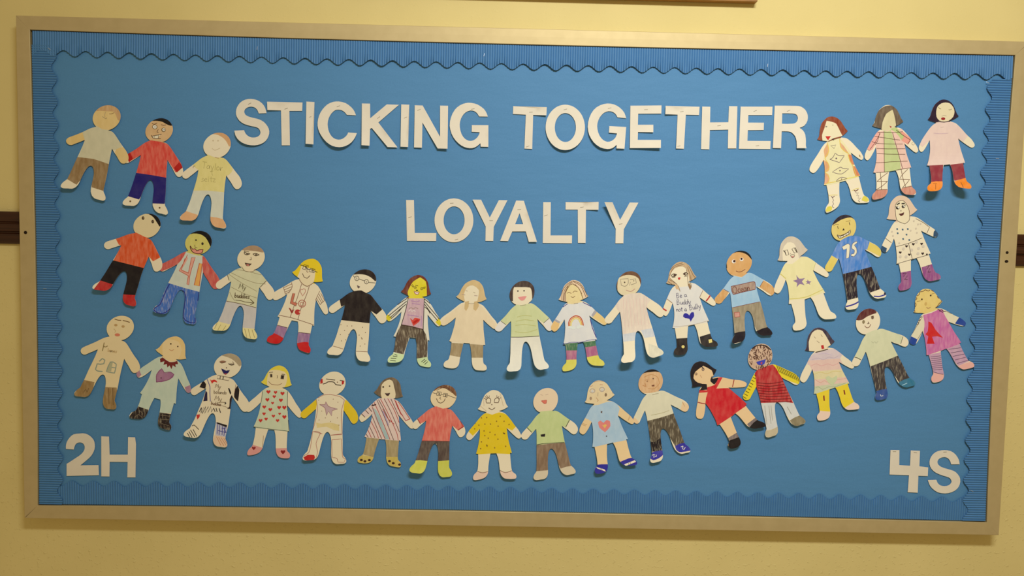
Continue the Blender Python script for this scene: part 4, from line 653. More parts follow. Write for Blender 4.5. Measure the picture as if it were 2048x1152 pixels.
('L','shoe_stripe',108,0.9,"148,-290 184,-384",0),
('L','shoe_stripe',108,0.9,"173,-283 207,-339",0)]),
('yellow-haired paper doll in glasses whose dress spells LOVE, with purple socks and red shoes',-555,-106,2.4,8,[(-546.9,-78.5,-572.2,-167.4,2,-1,-554.8,-106.1,0.968,-0.251,18),(-546.9,-78.5,-571.5,-164.9,3,1,-554.8,-106.1,0.968,-0.251,18)],"220,767 195,766 170,761 143,753 117,741 88,718 62,692 42,667 23,641 10,627 -4,614 -19,606 -34,599 -23,585 -11,571 5,558 23,545 41,530 60,516 47,512 35,509 24,507 14,505 -9,495 -31,484 -53,470 -75,456 -110,433 -144,412 -176,394 -207,376 -226,364 -244,351 -257,341 -268,329 -275,316 -279,301 -275,286 -269,272 -262,260 -253,252 -239,248 -225,250 -206,256 -189,265 -163,279 -139,294 -116,311 -92,329 -98,305 -104,282 -112,257 -120,233 -135,196 -151,159 -165,129 -180,99 -194,74 -209,50 -185,37 -189,23 -193,9 -206,-35 -220,-78 -235,-116 -252,-153 -260,-167 -270,-178 -289,-187 -307,-196 -322,-209 -332,-225 -337,-244 -333,-261 -314,-273 -291,-280 -263,-286 -234,-289 -210,-288 -186,-281 -164,-265 -146,-244 -131,-210 -119,-176 -101,-134 -83,-93 -67,-57 -50,-22 -43,-9 -36,4 39,-9 44,-40 47,-72 46,-116 43,-162 38,-201 35,-241 34,-272 38,-304 48,-330 63,-353 83,-366 105,-375 129,-384 154,-391 170,-395 185,-393 195,-383 200,-369 201,-351 197,-334 186,-316 176,-298 176,-266 180,-234 193,-164 206,-96 211,-73 216,-50 238,-59 239,-40 239,-21 239,19 239,58 240,99 242,139 246,180 252,220 256,243 259,266 274,238 289,210 308,176 328,142 342,119 358,97 368,89 380,85 394,89 405,99 409,115 408,132 402,165 394,197 379,234 363,269 346,313 327,356 308,393 287,427 270,443 252,457 234,469 216,481 247,481 277,482 310,486 343,492 337,511 333,531 331,564 331,597 330,628 326,659 314,690 297,719 280,738 259,752 240,762",[
('F','hair',109,0,"-66,796 391,806 394,461 222,457 246,618 112,660 81,678 49,582 24,523 -65,573"),
('F','face',110,0,"77,672 163,654 250,618 228,468 158,428 88,461 43,524"),
('L','dress_line',111,1.3,"82,454 32,287 -12,170 -56,41",0),
('L','dress_line',111,1.3,"177,431 146,328 83,172 40,17",0),
('L','dress_line',111,1.3,"-203,66 -114,50 -12,29 232,-46",0),
('L','sleeve_stripe',111,1.1,"-39,471 -33,413 -77,336",0),
('L','sleeve_stripe',111,1.1,"-141,414 -115,322",0),
('L','sleeve_stripe',111,1.1,"-39,452 -135,405",0),
('L','sleeve_stripe',111,1.1,"-33,420 -126,379",0),
('L','sleeve_stripe',111,1.1,"-39,388 -120,350",0),
('L','sleeve_stripe',111,1.1,"-58,362 -115,325",0),
('L','sleeve_stripe',111,1.1,"305,370 274,305 255,259",0),
('L','sleeve_stripe',111,1.1,"370,262 313,209",0),
('L','sleeve_stripe',111,1.1,"318,344 363,262",0),
('L','sleeve_stripe',111,1.1,"299,331 344,242",0),
('L','sleeve_stripe',111,1.1,"283,305 329,229",0),
('L','sleeve_stripe',111,1.1,"268,279 313,205",0),
('P','lettering',112,0,"-26,337 2,335 -22,234 26,216 19,184 -56,214"),
('L','lettering',111,1.3,"-26,337 2,335 -22,234 32,216 16,181 -56,214",1),
('L','lettering',113,1.6,"133,214 125,189 103,172 76,172 54,187 46,213 54,238 76,255 103,255 124,240",1),
('L','lettering',113,1.3,"112,209 108,195 97,186 82,186 71,194 66,208 71,222 82,230 96,230 108,222",1),
('P','lettering',114,0,"-74,159 -48,146 -38,125 -6,142 -25,95 -43,95"),
('E','lettering',115,36,107,7.1,6.6),
('P','lettering',116,0,"26,109 77,121 71,97"),
('L','heart',117,1.3,"95,307 70,358 73,390 95,384 104,397 127,391 129,359",1),
('F','sock',118,2,"-234,-55 -87,-91 -136,-244 -277,-169"),
('F','sock',118,2,"29,-140 208,-156 197,-275 19,-279"),
('F','shoe',119,0,"-277,-156 -213,-174 -124,-224 -135,-320 -377,-299 -340,-209"),
('F','shoe',119,0,"12,-281 120,-260 190,-273 231,-403 21,-368"),
('L','sock_top',19,1.1,"-217,-58 -87,-88",0),
('L','sock_top',19,1.1,"44,-142 188,-155",0),
('L','glasses',120,1.3,"65,688 112,675 163,635 189,636",0),
('L','glasses',120,1.3,"112,693 166,679 151,627 93,640",1),
('L','glasses',120,1.3,"191,651 247,637 235,596 176,610",1),
('L','glasses',120,1.3,"245,616 273,602",0),
('L','eye',120,1.1,"119,672 151,667 125,647 144,641 131,673",0),
('L','eye',120,1.1,"195,636 234,626 199,617 227,608 214,636",0),
('L','nose',111,1.1,"144,616 151,599 164,606",0),
('L','mouth',19,1.3,"94,583 113,541 151,526 184,559",0),
('L','chin',111,1.3,"50,518 88,461 152,428 222,468",0)]),
('paper doll with round glasses, a black T-shirt and speckled cream trousers',-410,-124,3,8,[(-404.9,-97.2,-421.9,-190.8,8,-1,-409.8,-123.9,0.985,-0.174,18),(-404.9,-97.2,-421.8,-190.3,12,1,-409.8,-123.9,0.985,-0.174,18)],"0,471 -21,491 -38,514 -49,539 -53,567 -51,595 -43,624 -28,652 -7,678 19,701 48,720 80,733 114,740 147,741 178,735 207,723 231,706 250,683 264,657 270,628 270,597 263,565 248,534 228,505 203,480 173,461 142,447 182,440 211,421 242,384 284,330 328,277 368,232 393,193 406,151 399,113 369,84 334,80 304,106 270,155 236,196 209,234 198,134 193,34 191,-44 188,-124 181,-232 182,-284 202,-316 215,-347 215,-374 193,-390 148,-387 100,-383 65,-358 42,-310 38,-247 42,-169 45,-105 37,-52 22,-14 2,1 -22,-9 -45,-44 -70,-101 -96,-183 -119,-261 -145,-301 -184,-321 -231,-318 -284,-315 -311,-298 -310,-270 -286,-238 -254,-210 -242,-176 -213,-96 -181,16 -154,104 -123,219 -108,298 -123,289 -166,256 -209,224 -242,200 -271,195 -298,210 -308,237 -300,264 -278,287 -224,326 -152,377 -92,424 -57,447 -25,461",[
('F','hair',121,1,"-41,668 61,680 138,673 202,645 258,597 316,647 187,772 85,783 -42,742"),
('F','shirt',122,1,"-90,459 12,472 88,482 165,443 229,453 347,250 277,188 209,234 198,77 16,95 -166,111 -108,298 -156,275 -181,387"),
('F','trousers',123,0,"-176,110 16,92 208,77 205,-270 34,-269 2,-1 -123,-246 -270,-211"),
('L','trouser_hem',111,1.1,"-242,-210 -123,-243",0),
('L','trouser_hem',111,1.1,"42,-267 180,-272",0),
('E','speck',124,-156,53,1,1.3),
('E','speck',124,-79,39,1,1.3),
('E','speck',124,-22,40,1,1.3),
('E','speck',124,109,26,1,1.3),
('E','speck',124,-110,-17,1,1.3),
('E','speck',124,-160,-69,1,1.3),
('E','speck',124,-58,-67,1,1.3),
('E','speck',124,-95,-131,1,1.3),
('E','speck',124,-145,-145,1,1.3),
('E','speck',124,70,-70,1,1.3),
('E','speck',124,104,-114,1,1.3),
('E','speck',124,146,-37,1,1.3),
('E','speck',124,88,-203,1,1.3),
('E','speck',124,144,-177,1,1.3),
('L','speck',19,0.9,"97,-95 113,-120",0),
('L','glasses',120,1.1,"59,629 54,612 42,602 26,601 13,611 8,628 13,644 25,655 41,655 54,645",1),
('L','glasses',120,1.1,"175,590 171,575 159,564 144,564 132,574 127,589 131,605 143,615 158,616 171,606",1),
('L','glasses',120,1.1,"59,622 94,610 127,600",0),
('L','glasses',120,1.1,"9,637 -13,663",0),
('L','glasses',120,1.1,"175,583 260,576",0),
('L','eye',120,1.1,"32,639 34,616",0),
('L','eye',120,1.1,"149,598 151,580",0),
('P','mouth',125,0,"37,545 75,527 56,503 41,520")]),
('yellow-faced brown-haired paper doll, pale coat over a pink top with red heart',-264,-142,3,144,[(-262.5,-113.6,-267.9,-202.5,10,-1,-264.2,-141.5,0.996,-0.093,18),(-262.5,-113.6,-268.1,-206,1,1,-264.2,-141.5,0.996,-0.093,18)],"46,776 23,770 0,760 -24,747 -46,730 -69,703 -88,674 -101,646 -113,619 -122,604 -132,590 -144,579 -156,570 -143,559 -128,550 -109,541 -90,533 -69,523 -49,513 -59,507 -70,502 -80,499 -89,496 -107,483 -125,469 -142,453 -159,437 -187,410 -215,382 -242,358 -270,332 -287,315 -304,296 -315,283 -325,268 -330,253 -332,238 -327,225 -319,213 -310,204 -300,198 -285,199 -271,205 -252,217 -235,231 -210,252 -187,275 -166,297 -146,319 -148,295 -151,270 -155,244 -161,217 -173,176 -186,135 -199,102 -212,68 -225,41 -238,15 -209,7 -210,-6 -212,-20 -215,-63 -219,-106 -225,-144 -233,-182 -238,-196 -246,-209 -263,-222 -280,-235 -292,-251 -299,-268 -299,-287 -292,-301 -270,-308 -244,-308 -214,-307 -184,-303 -161,-296 -138,-285 -119,-265 -106,-242 -98,-209 -93,-177 -83,-136 -72,-96 -61,-60 -49,-24 -44,-11 -39,3 34,-3 41,-33 47,-64 50,-108 51,-153 51,-193 51,-233 54,-265 62,-296 75,-321 93,-341 115,-350 138,-355 164,-360 189,-362 206,-362 221,-358 228,-346 231,-332 228,-315 220,-300 206,-285 192,-270 186,-239 184,-208 183,-140 183,-72 184,-49 185,-25 205,-31 203,-12 201,7 196,47 192,86 187,126 183,166 181,206 179,245 178,268 177,291 195,268 214,244 238,216 261,189 278,170 297,154 308,149 321,149 333,157 342,169 343,185 340,201 329,231 315,260 295,291 273,321 250,361 226,401 202,435 177,467 159,480 139,490 121,499 102,508 130,513 158,520 188,533 218,546 209,563 201,581 193,613 186,645 179,674 169,701 151,728 130,751 109,764 86,772 67,776",[
('F','hair',126,2,"-211,818 262,829 266,534 152,499 -53,482 -207,543"),
('F','face',127,1,"78,748 149,698 161,596 164,509 107,479 -53,476 -73,559 -45,630 -5,695"),
('F','top',128,2,"-53,486 133,490 126,351 122,103 -144,158 -102,320"),
('F','trousers',129,3,"-144,162 122,106 179,-35 177,-255 48,-264 31,1 -45,2 -110,-205 -239,-176 -210,22"),
('F','shoe',130,0,"-251,-185 -101,-205 -86,-343 -327,-334"),
('F','shoe',130,0,"42,-260 202,-231 269,-370 50,-374"),
('F','hand',131,0,"-358,315 -265,246 -298,181 -382,198"),
('F','hand',131,0,"274,199 331,272 393,212 340,134"),
('L','sleeve_stripe',132,1.6,"-78,484 -180,415 -325,280",0),
('L','sleeve_stripe',132,1.6,"-84,449 -166,381 -306,262",0),
('L','sleeve_stripe',132,1.6,"-90,413 -147,364 -286,242",0),
('L','sleeve_stripe',132,1.6,"-128,384 -204,292 -269,233",0),
('L','sleeve_stripe',132,1.6,"139,480 224,411 348,253",0),
('L','sleeve_stripe',132,1.6,"140,448 244,328 323,237",0),
('L','sleeve_stripe',132,1.6,"140,416 206,327 300,219",0),
('L','sleeve_stripe',132,1.6,"141,383 180,352 206,308",0),
('L','coat_edge',132,1.6,"-65,482 -95,333 -144,158",0),
('L','coat_edge',132,1.6,"133,486 130,274 126,106 147,-23",0),
('L','waistband',133,1.8,"-144,158 -9,135 122,106",0),
('P','heart',134,0,"-39,244 -4,217 21,248 89,234 73,198 3,146"),
('P','heart',135,0,"-4,194 47,231 79,221 9,168"),
('L','purple_shading',136,1.6,"-27,457 37,446 76,459",0),
('L','purple_shading',136,1.6,"-13,425 76,414",0),
('L','purple_shading',136,1.6,"-69,282 66,266",0),
('L','purple_shading',136,1.6,"104,273 100,144",0),
('L','print',137,1.6,"-51,360 -26,373 0,355 26,375 58,360",0),
('L','print',138,1.8,"-57,328 -32,348 -18,322 7,342 26,323",0),
('L','eye',139,0.9,"34,621 31,613 24,608 15,608 8,613 5,621 8,629 15,634 24,635 31,630",1),
('L','eye',139,0.9,"113,608 110,599 104,594 95,594 88,599 85,607 87,615 94,621 103,621 110,616",1),
('E','eye',132,22,620,1,1),
('E','eye',132,100,606,1,1),
('L','eyelash',140,1.1,"3,631 -17,659",0),
('L','eyelash',140,1.1,"-4,624 -27,646",0),
('L','eyelash',140,1.1,"112,620 147,632",0),
('L','eyelash',140,1.1,"118,610 144,619",0),
('L','eyelash',140,1.1,"22,649 54,642",0),
('E','nose',141,42,587,2.3,1.5),
('P','mouth',142,0,"7,573 71,568 55,536 23,542"),
('L','mouth',143,1.1,"5,575 42,565 71,570 55,535 23,542",1),
('L','shoe_stripe',132,1.3,"-237,-226 -185,-234",0),
('L','shoe_stripe',132,1.3,"-261,-252 -197,-254",0),
('L','shoe_stripe',132,1.3,"-266,-279 -202,-285",0),
('L','shoe_stripe',132,1.3,"-216,-207 -186,-216",0),
('L','shoe_stripe',132,1.3,"113,-295 151,-262",0),
('L','shoe_stripe',132,1.3,"133,-308 171,-275",0),
('L','shoe_stripe',132,1.3,"152,-327 186,-294",0)]),
('paper doll with long tan pigtails, a plain cream smock and brown leggings',-131,-152,2.4,8,[(-129,-124.2,-135.9,-211.2,2,-1,-131.2,-152.3,0.998,-0.065,18),(-129,-124.2,-135.8,-209.7,3,1,-131.2,-152.3,0.998,-0.065,18)],"61,778 37,772 15,762 -10,748 -32,732 -54,704 -73,674 -86,647 -98,619 -107,603 -118,589 -130,579 -142,570 -129,559 -114,548 -95,538 -76,529 -55,518 -35,507 -45,501 -56,496 -66,493 -76,490 -95,478 -114,464 -132,448 -151,432 -182,406 -213,381 -243,359 -274,337 -293,322 -311,306 -322,294 -332,280 -338,266 -339,252 -333,238 -324,226 -314,215 -302,209 -287,208 -271,212 -252,222 -234,234 -209,252 -185,272 -163,292 -142,312 -144,289 -147,265 -151,239 -156,213 -166,174 -176,136 -185,103 -195,70 -205,44 -215,18 -188,8 -189,-7 -190,-21 -194,-66 -199,-111 -205,-151 -214,-189 -218,-203 -226,-215 -243,-225 -260,-235 -272,-249 -279,-265 -280,-284 -273,-300 -251,-311 -227,-316 -198,-320 -168,-321 -145,-318 -124,-310 -105,-292 -92,-270 -85,-235 -81,-199 -72,-154 -63,-109 -55,-70 -46,-31 -42,-16 -37,-2 35,-6 44,-37 52,-68 58,-113 63,-158 65,-197 68,-235 73,-264 82,-292 96,-313 115,-330 137,-336 160,-338 186,-339 212,-339 229,-337 244,-331 252,-320 254,-305 250,-290 243,-276 228,-264 214,-251 207,-223 205,-194 204,-130 204,-65 204,-43 205,-20 228,-22 226,-4 224,15 219,55 213,94 208,133 204,172 202,210 200,247 199,269 198,291 218,271 238,252 264,229 291,208 310,193 330,181 343,178 356,180 369,190 378,203 379,219 375,233 362,260 347,284 324,309 301,334 274,369 247,404 222,435 195,464 176,476 156,485 137,493 117,501 146,508 175,517 205,531 235,546 226,563 217,581 209,613 202,645 195,674 185,702 167,729 145,752 124,765 101,774 81,778",[
('F','hair',145,1,"-169,791 253,801 258,531 118,505 132,580 137,657 62,713 -8,690 -48,595 -30,509 -165,548"),
('F','smock',146,1,"-61,483 41,488 144,487 381,211 331,145 198,291 244,-31 -1,-4 -233,11 -142,312 -287,184 -352,234"),
('P','pigtail',147,0,"-30,509 17,519 14,448 -15,396 -37,422"),
('P','pigtail',147,0,"82,512 130,522 140,458 104,399 74,421"),
('F','legging',148,2,"-220,-2 -20,-11 -62,-182 -236,-153"),
('F','legging',148,2,"31,-13 244,-25 209,-180 54,-183"),
('L','eye',6,1.1,"-26,647 -3,641",0),
('L','eye',6,1.1,"71,627 92,620",0),
('L','cheek',137,1.3,"-70,597 -31,593",0),
('L','cheek',137,1.3,"84,588 119,585",0),
('L','collar',6,0.9,"9,492 48,488 86,493",0)]),
('black-haired paper doll in light green T-shirt and white trousers, feet curling outward',14,-146,3,8,[(11.8,-118.9,20.7,-210.6,26,-1,14.4,-145.8,0.997,0.083,18),(11.8,-118.9,20.8,-212,22,1,14.4,-145.8,0.997,0.083,18)],"-123,455 -150,468 -172,486 -190,508 -202,534 -208,562 -208,592 -201,623 -188,653 -170,681 -147,706 -120,727 -90,742 -59,751 -28,753 2,749 29,739 53,722 73,701 87,675 95,646 97,615 93,582 83,550 66,520 45,494 19,473 59,477 91,466 130,438 183,393 236,345 282,304 312,264 333,222 335,180 315,146 286,138 253,161 213,209 174,248 141,285 154,176 172,73 188,-3 206,-77 226,-175 240,-221 265,-245 284,-268 291,-292 274,-311 233,-319 189,-329 151,-317 118,-282 99,-227 83,-154 69,-92 49,-42 25,-8 2,2 -19,-14 -32,-54 -41,-117 -45,-203 -47,-282 -60,-321 -92,-344 -136,-349 -187,-354 -218,-343 -225,-318 -211,-287 -189,-257 -187,-224 -183,-144 -184,-30 -182,59 -181,174 -185,252 -199,239 -237,198 -274,158 -302,128 -331,118 -364,127 -381,150 -380,177 -363,203 -315,252 -252,318 -202,382 -173,414 -146,438",[
('F','hair',149,2,"-262,775 148,784 154,540 71,523 62,628 41,670 -68,674 -155,672 -167,630 -166,495 -257,519"),
('F','shirt',150,1,"-171,430 -114,457 -63,452 27,471 117,462 295,305 223,235 141,285 184,69 -53,56 -195,53 -185,252 -247,204 -322,259"),
('F','trousers',151,1,"-208,53 -53,56 191,69 361,-316 132,-358 2,0 -47,-370 -263,-376"),
('F','hand',152,0,"-322,259 -243,203 -312,92 -402,103"),
('F','hand',152,0,"291,301 219,235 280,104 382,158"),
('L','waistband',153,1.4,"-186,53 -53,56 101,67 173,74",0),
('L','sleeve_hem',153,1.1,"-315,253 -247,205",0),
('L','sleeve_hem',153,1.1,"290,301 219,237",0),
('L','collar',6,1.1,"-75,445 -5,457",0),
('L','shirt_shading',154,1.4,"-110,303 -34,324 69,319",0),
('L','shirt_shading',154,1.4,"-122,251 -20,272 96,262",0),
('L','shirt_shading',154,1.4,"-127,199 -18,214 124,198",0),
('L','shirt_shading',154,1.4,"-132,121 -3,111 137,153",0),
('E','eye',155,-108,625,1.8,1.8),
('E','eye',155,-32,630,1.8,1.8),
('P','mouth',156,0,"-106,548 -39,562 2,565 -23,521 -57,507 -83,522")]),
('paper doll with a rainbow on its white smock, green and pink leggings and yellow shoes',150,-145,3.6,8,[(145.8,-117.2,160.6,-203.5,1,-1,150.5,-144.7,0.988,0.156,18),(145.8,-117.2,160.9,-204.9,3,1,150.5,-144.7,0.988,0.156,18)],"-129,766 -151,755 -171,742 -193,724 -212,704 -229,674 -241,642 -248,613 -254,584 -260,568 -267,552 -275,539 -285,528 -269,521 -253,514 -233,510 -212,506 -190,501 -168,495 -177,488 -186,481 -194,476 -201,470 -216,454 -228,437 -240,417 -251,397 -270,364 -289,330 -309,299 -330,267 -343,246 -354,223 -362,207 -368,191 -369,175 -367,160 -358,148 -347,138 -336,131 -324,128 -309,133 -296,142 -281,158 -267,176 -249,203 -232,230 -218,257 -205,284 -200,260 -197,235 -194,207 -192,180 -193,137 -195,94 -197,59 -201,24 -206,-4 -212,-33 -184,-35 -182,-50 -180,-64 -174,-109 -170,-154 -168,-194 -169,-234 -170,-249 -175,-263 -190,-278 -204,-294 -213,-311 -217,-329 -214,-347 -205,-360 -182,-363 -158,-360 -130,-354 -103,-345 -82,-333 -64,-318 -50,-295 -42,-269 -42,-234 -44,-199 -44,-155 -41,-112 -38,-75 -35,-37 -33,-23 -31,-8 34,8 46,-18 56,-44 66,-82 74,-121 79,-154 85,-188 92,-214 105,-239 124,-259 148,-275 174,-281 201,-283 232,-284 262,-284 281,-283 298,-277 304,-266 303,-251 295,-235 283,-221 262,-208 243,-194 229,-166 220,-136 204,-72 190,-8 186,14 182,37 205,37 199,54 194,71 182,107 169,143 155,179 141,217 127,254 114,292 106,314 99,336 125,317 153,298 187,276 222,254 247,239 273,226 287,223 301,225 314,234 320,248 317,263 308,278 287,304 262,329 230,355 197,380 160,413 124,445 91,471 58,495 37,504 16,510 -4,515 -25,519 2,530 28,541 56,557 83,574 70,589 59,605 45,633 32,662 20,689 5,714 -17,737 -42,755 -65,764 -89,769 -109,769",[
('F','hair',157,0,"-341,822 133,832 141,563 14,515 -165,485 -333,501"),
('F','face',158,1,"-181,494 -205,632 -177,697 -107,718 -42,681 5,611 22,534 -5,502 -101,478 -165,472"),
('L','hair_strand',159,1.4,"-243,522 -240,632 -184,716 -121,756",0),
('L','hair_strand',159,1.4,"-227,514 -218,632 -165,710 -121,743",0),
('L','hair_strand',159,1.4,"-198,501 -197,620 -146,711 -108,724",0),
('L','hair_strand',159,1.4,"-215,510 -210,607 -171,691",0),
('L','hair_strand',159,1.4,"-115,760 -31,733 29,657 70,574",0),
('L','hair_strand',159,1.4,"-108,750 -17,701 51,567",0),
('L','hair_strand',159,1.4,"-88,718 -29,655 20,534",0),
('L','hair_strand',159,1.4,"-107,718 -49,681 -1,605",0),
('F','smock',160,1,"-191,478 -101,470 14,498 204,396 142,320 99,336 227,35 2,-2 -229,-46 -205,284 -268,238 -346,275 -241,438"),
('L','smock_edge',161,1.6,"-172,476 -241,423 -290,347 -334,279",0),
('L','smock_edge',161,1.8,"-204,278 -197,129 -208,-29",0),
('L','smock_edge',161,1.6,"17,496 106,456 187,406",0),
('L','smock_edge',161,1.8,"105,327 142,188 204,45",0),
('L','smock_hem',161,1.1,"-212,-30 -114,-1 2,2 105,30 205,42",0),
('F','cuff',162,0,"-346,271 -325,288 -256,251 -268,229"),
('F','cuff',162,0,"124,340 171,415 204,394 146,318"),
('F','hand',163,0,"-353,268 -264,229 -297,101 -387,100 -428,189"),
('F','hand',164,0,"204,396 341,322 319,205 142,315"),
('L','rainbow',165,2.3,"-148,189 -151,247 -128,296 -71,330 -13,314 18,263 30,214",0),
('L','rainbow',166,2.3,"-136,193 -136,241 -115,286 -68,313 -21,299 6,253 14,218",0),
('L','rainbow',167,2.3,"-122,198 -120,235 -102,274 -65,296 -31,284 -10,247 -1,221",0),
('E','cloud',168,-132,185,6.7,3.6),
('E','cloud',168,-93,177,5.6,3.6),
('E','cloud',168,-3,198,6.7,3.6),
('E','cloud',168,-35,185,4.6,3.6),
('F','legging',169,3,"-229,-20 -23,-3 -27,-116 -214,-120"),
('F','legging',169,3,"28,2 221,32 229,-45 49,-72"),
('F','legging_band',170,2,"-214,-104 -27,-100 -31,-213 -211,-229"),
('F','legging_band',170,2,"43,-62 229,-32 251,-156 78,-185"),
('F','shoe',171,1,"-211,-223 -18,-211 -15,-320 -104,-374 -246,-377"),
('F','shoe',171,1,"84,-184 251,-153 344,-246 229,-326 100,-304"),
('L','eye',159,1.1,"-181,607 -160,618 -130,606",0),
('L','eye',159,1.1,"-111,615 -90,635 -57,630",0),
('L','mouth',159,1.1,"-133,566 -107,556 -83,573",0),
('L','collar',6,1.1,"-94,480 -43,487",0)]),
('paper doll with pencilled glasses and a faint pink-striped shirt, feet curling off the board',291,-113,4.2,8,[(285.1,-87.1,305,-176.9,24,-1,290.9,-113.2,0.978,0.210,18),(285.1,-87.1,305.2,-177.5,20,1,290.9,-113.2,0.978,0.210,18)],"-185,432 -212,441 -235,456 -254,475 -268,498 -276,525 -279,554 -276,585 -266,617 -252,647 -232,674 -208,698 -181,716 -151,728 -120,734 -89,734 -60,726 -34,713 -12,694 5,670 16,642 22,611 20,579 12,546 -2,516 -21,488 -45,465 -6,472 28,465 70,443 128,406 189,368 243,334 281,301 309,263 318,223 302,186 271,174 233,192 184,232 135,265 96,296 126,192 160,93 185,19 208,-54 232,-151 248,-195 278,-214 301,-233 310,-256 291,-279 245,-296 195,-314 151,-310 115,-280 97,-226 83,-152 69,-89 48,-40 22,-8 -2,0 -21,-19 -31,-63 -37,-129 -38,-220 -36,-301 -49,-342 -79,-368 -123,-376 -173,-385 -204,-376 -211,-351 -198,-318 -176,-286 -176,-253 -177,-170 -187,-53 -196,38 -212,154 -227,231 -239,217 -271,172 -304,128 -328,95 -357,82 -390,86 -411,108 -413,135 -399,162 -356,216 -301,287 -257,353 -231,387 -205,413",[
('F','face',172,1,"-320,750 52,758 61,488 -28,454 -182,432 -312,480"),
('F','hair',173,1,"-303,622 -240,659 -164,687 -74,682 -9,645 20,558 70,604 -38,756 -167,766 -306,712"),
('F','hair',173,0,"-314,545 -273,635 -263,642 -270,546 -263,469 -312,480"),
('F','shirt',174,2,"-294,313 -182,438 -28,467 62,450 148,387 100,296 165,33 -15,-16 -192,-48 -227,231 -240,231"),
('F','trouser_band',175,2,"-207,-52 -15,-13 -34,-117 -201,-140"),
('F','trouser_band',175,2,"37,9 203,41 229,-60 82,-83"),
('F','shoe',176,2,"132,-150 239,-185 338,-243 283,-329 133,-298"),
('L','shirt_stripe',177,0.9,"-193,380 -177,213 -157,45",0),
('L','shirt_stripe',177,0.9,"-152,386 -136,213 -116,51",0),
('L','shirt_stripe',177,0.9,"-111,391 -95,214 -75,57",0),
('L','shirt_stripe',177,0.9,"-70,395 -54,215 -34,63",0),
('L','shirt_stripe',177,0.9,"-29,400 -13,216 7,69",0),
('L','shirt_stripe',177,0.9,"12,405 29,217 48,75",0),
('L','shirt_stripe',177,0.9,"53,411 70,218 89,81",0),
('L','shirt_stripe',177,0.9,"94,416 111,219 130,86",0),
('L','glasses',5,1.1,"-233,634 -137,642 -138,581 -173,548 -222,559",1),
('L','glasses',5,1.1,"-117,629 -47,643 -38,589 -102,568",0),
('E','eye',178,-181,596,1.8,1.8),
('E','eye',179,-69,617,1.3,1.3),
('L','nose',5,0.9,"-110,600 -121,559",0),
('L','mouth',180,1.6,"-158,500 -100,485 -53,518",0)]),
('paper doll whose white smock says Be a Buddy not a Bully over a blue heart',424,-96,3,8,[(416.6,-68.2,438,-152.7,3,-1,423.7,-96,0.975,0.221,18),(416.6,-68.2,438.7,-155.4,6,1,423.7,-96,0.975,0.221,18)],"-197,773 -218,761 -237,745 -257,725 -273,703 -288,670 -298,636 -303,606 -307,576 -311,558 -316,541 -324,527 -332,514 -317,508 -301,503 -281,500 -260,498 -238,495 -215,491 -223,482 -232,474 -240,468 -248,462 -261,443 -273,424 -283,403 -293,380 -307,344 -321,308 -333,274 -345,240 -352,218 -358,195 -361,178 -363,161 -363,145 -359,131 -350,120 -340,112 -332,106 -322,104 -312,110 -302,120 -292,136 -283,155 -272,183 -261,212 -253,240 -244,269 -237,245 -230,220 -224,193 -220,166 -217,125 -217,83 -219,49 -223,15 -228,-13 -233,-41 -205,-43 -203,-58 -200,-73 -190,-121 -182,-169 -176,-211 -173,-253 -173,-268 -176,-282 -189,-295 -201,-308 -207,-324 -209,-342 -204,-360 -194,-374 -172,-380 -149,-380 -122,-377 -95,-371 -75,-362 -58,-348 -46,-327 -39,-301 -41,-263 -46,-224 -47,-175 -47,-126 -45,-84 -43,-43 -42,-27 -40,-12 34,8 49,-18 61,-44 74,-82 84,-121 92,-154 100,-186 109,-210 124,-232 145,-249 171,-262 198,-265 226,-264 257,-263 287,-260 307,-257 323,-251 328,-239 327,-224 319,-209 306,-195 285,-184 266,-172 250,-145 240,-117 221,-55 204,7 198,29 193,50 216,53 208,69 201,85 184,120 167,155 150,191 133,227 118,265 104,303 95,325 86,347 113,329 140,311 172,291 205,271 228,257 252,246 265,244 277,247 287,257 292,271 288,287 279,301 258,327 235,351 205,376 173,400 136,432 98,463 63,489 26,512 3,519 -20,523 -42,527 -64,530 -37,543 -11,558 16,577 41,597 26,612 13,627 -5,655 -22,684 -37,710 -55,734 -81,755 -109,771 -132,778 -157,780 -177,779",[
('F','hair',181,2,"-387,485 -327,628 -242,758 -141,811 -23,763 73,591 -34,518 -85,684 -138,722 -227,700 -274,642 -284,577 -213,495 -309,474"),
('L','hair_strand',182,1.1,"-297,558 -220,514 -180,476 -156,413",0),
('L','hair_strand',182,1.1,"-284,571 -194,496",0),
('L','hair_strand',182,1.1,"-87,684 -68,569 -58,492 -34,438",0),
('L','hair_strand',182,1.1,"-34,438 -19,480 -44,557",0),
('L','hair_strand',182,1.1,"-312,551 -314,628 -241,726 -139,767",0),
('L','hair_strand',182,1.1,"-294,603 -240,707 -126,748",0),
('L','hair_strand',182,1.1,"-60,723 -5,622 22,590",0),
('L','hair_strand',182,1.1,"-73,710 -37,608 -22,544",0),
('L','hair_strand',182,1.1,"-311,532 -252,494",0),
('P','pigtail',183,0,"-226,501 -194,499 -156,410 -179,438 -205,437"),
('P','pigtail',184,0,"-61,505 -34,438 -19,480 -46,518"),
('F','smock',185,1,"-256,436 -180,464 -64,479 12,519 131,432 87,340 235,47 -2,-3 -246,-54 -244,269 -336,325"),
('L','sleeve_hem',111,1.1,"-327,325 -244,265",0),
('L','sleeve_hem',111,1.1,"126,432 88,346",0),
('L','smock_hem',186,0.9,"-225,-28 -2,0 209,59",0),
('L','lettering',187,1.1,"-192,329 -204,387 -182,391 -177,377 -196,361 -171,359 -169,336 -194,329",0),
('L','lettering',187,1.1,"-155,352 -135,359 -141,370 -153,367 -155,349 -145,338 -131,345",0),
('L','lettering',187,1.1,"-81,377 -97,377 -101,358 -91,346 -79,359 -81,377 -74,352 -68,351",0),
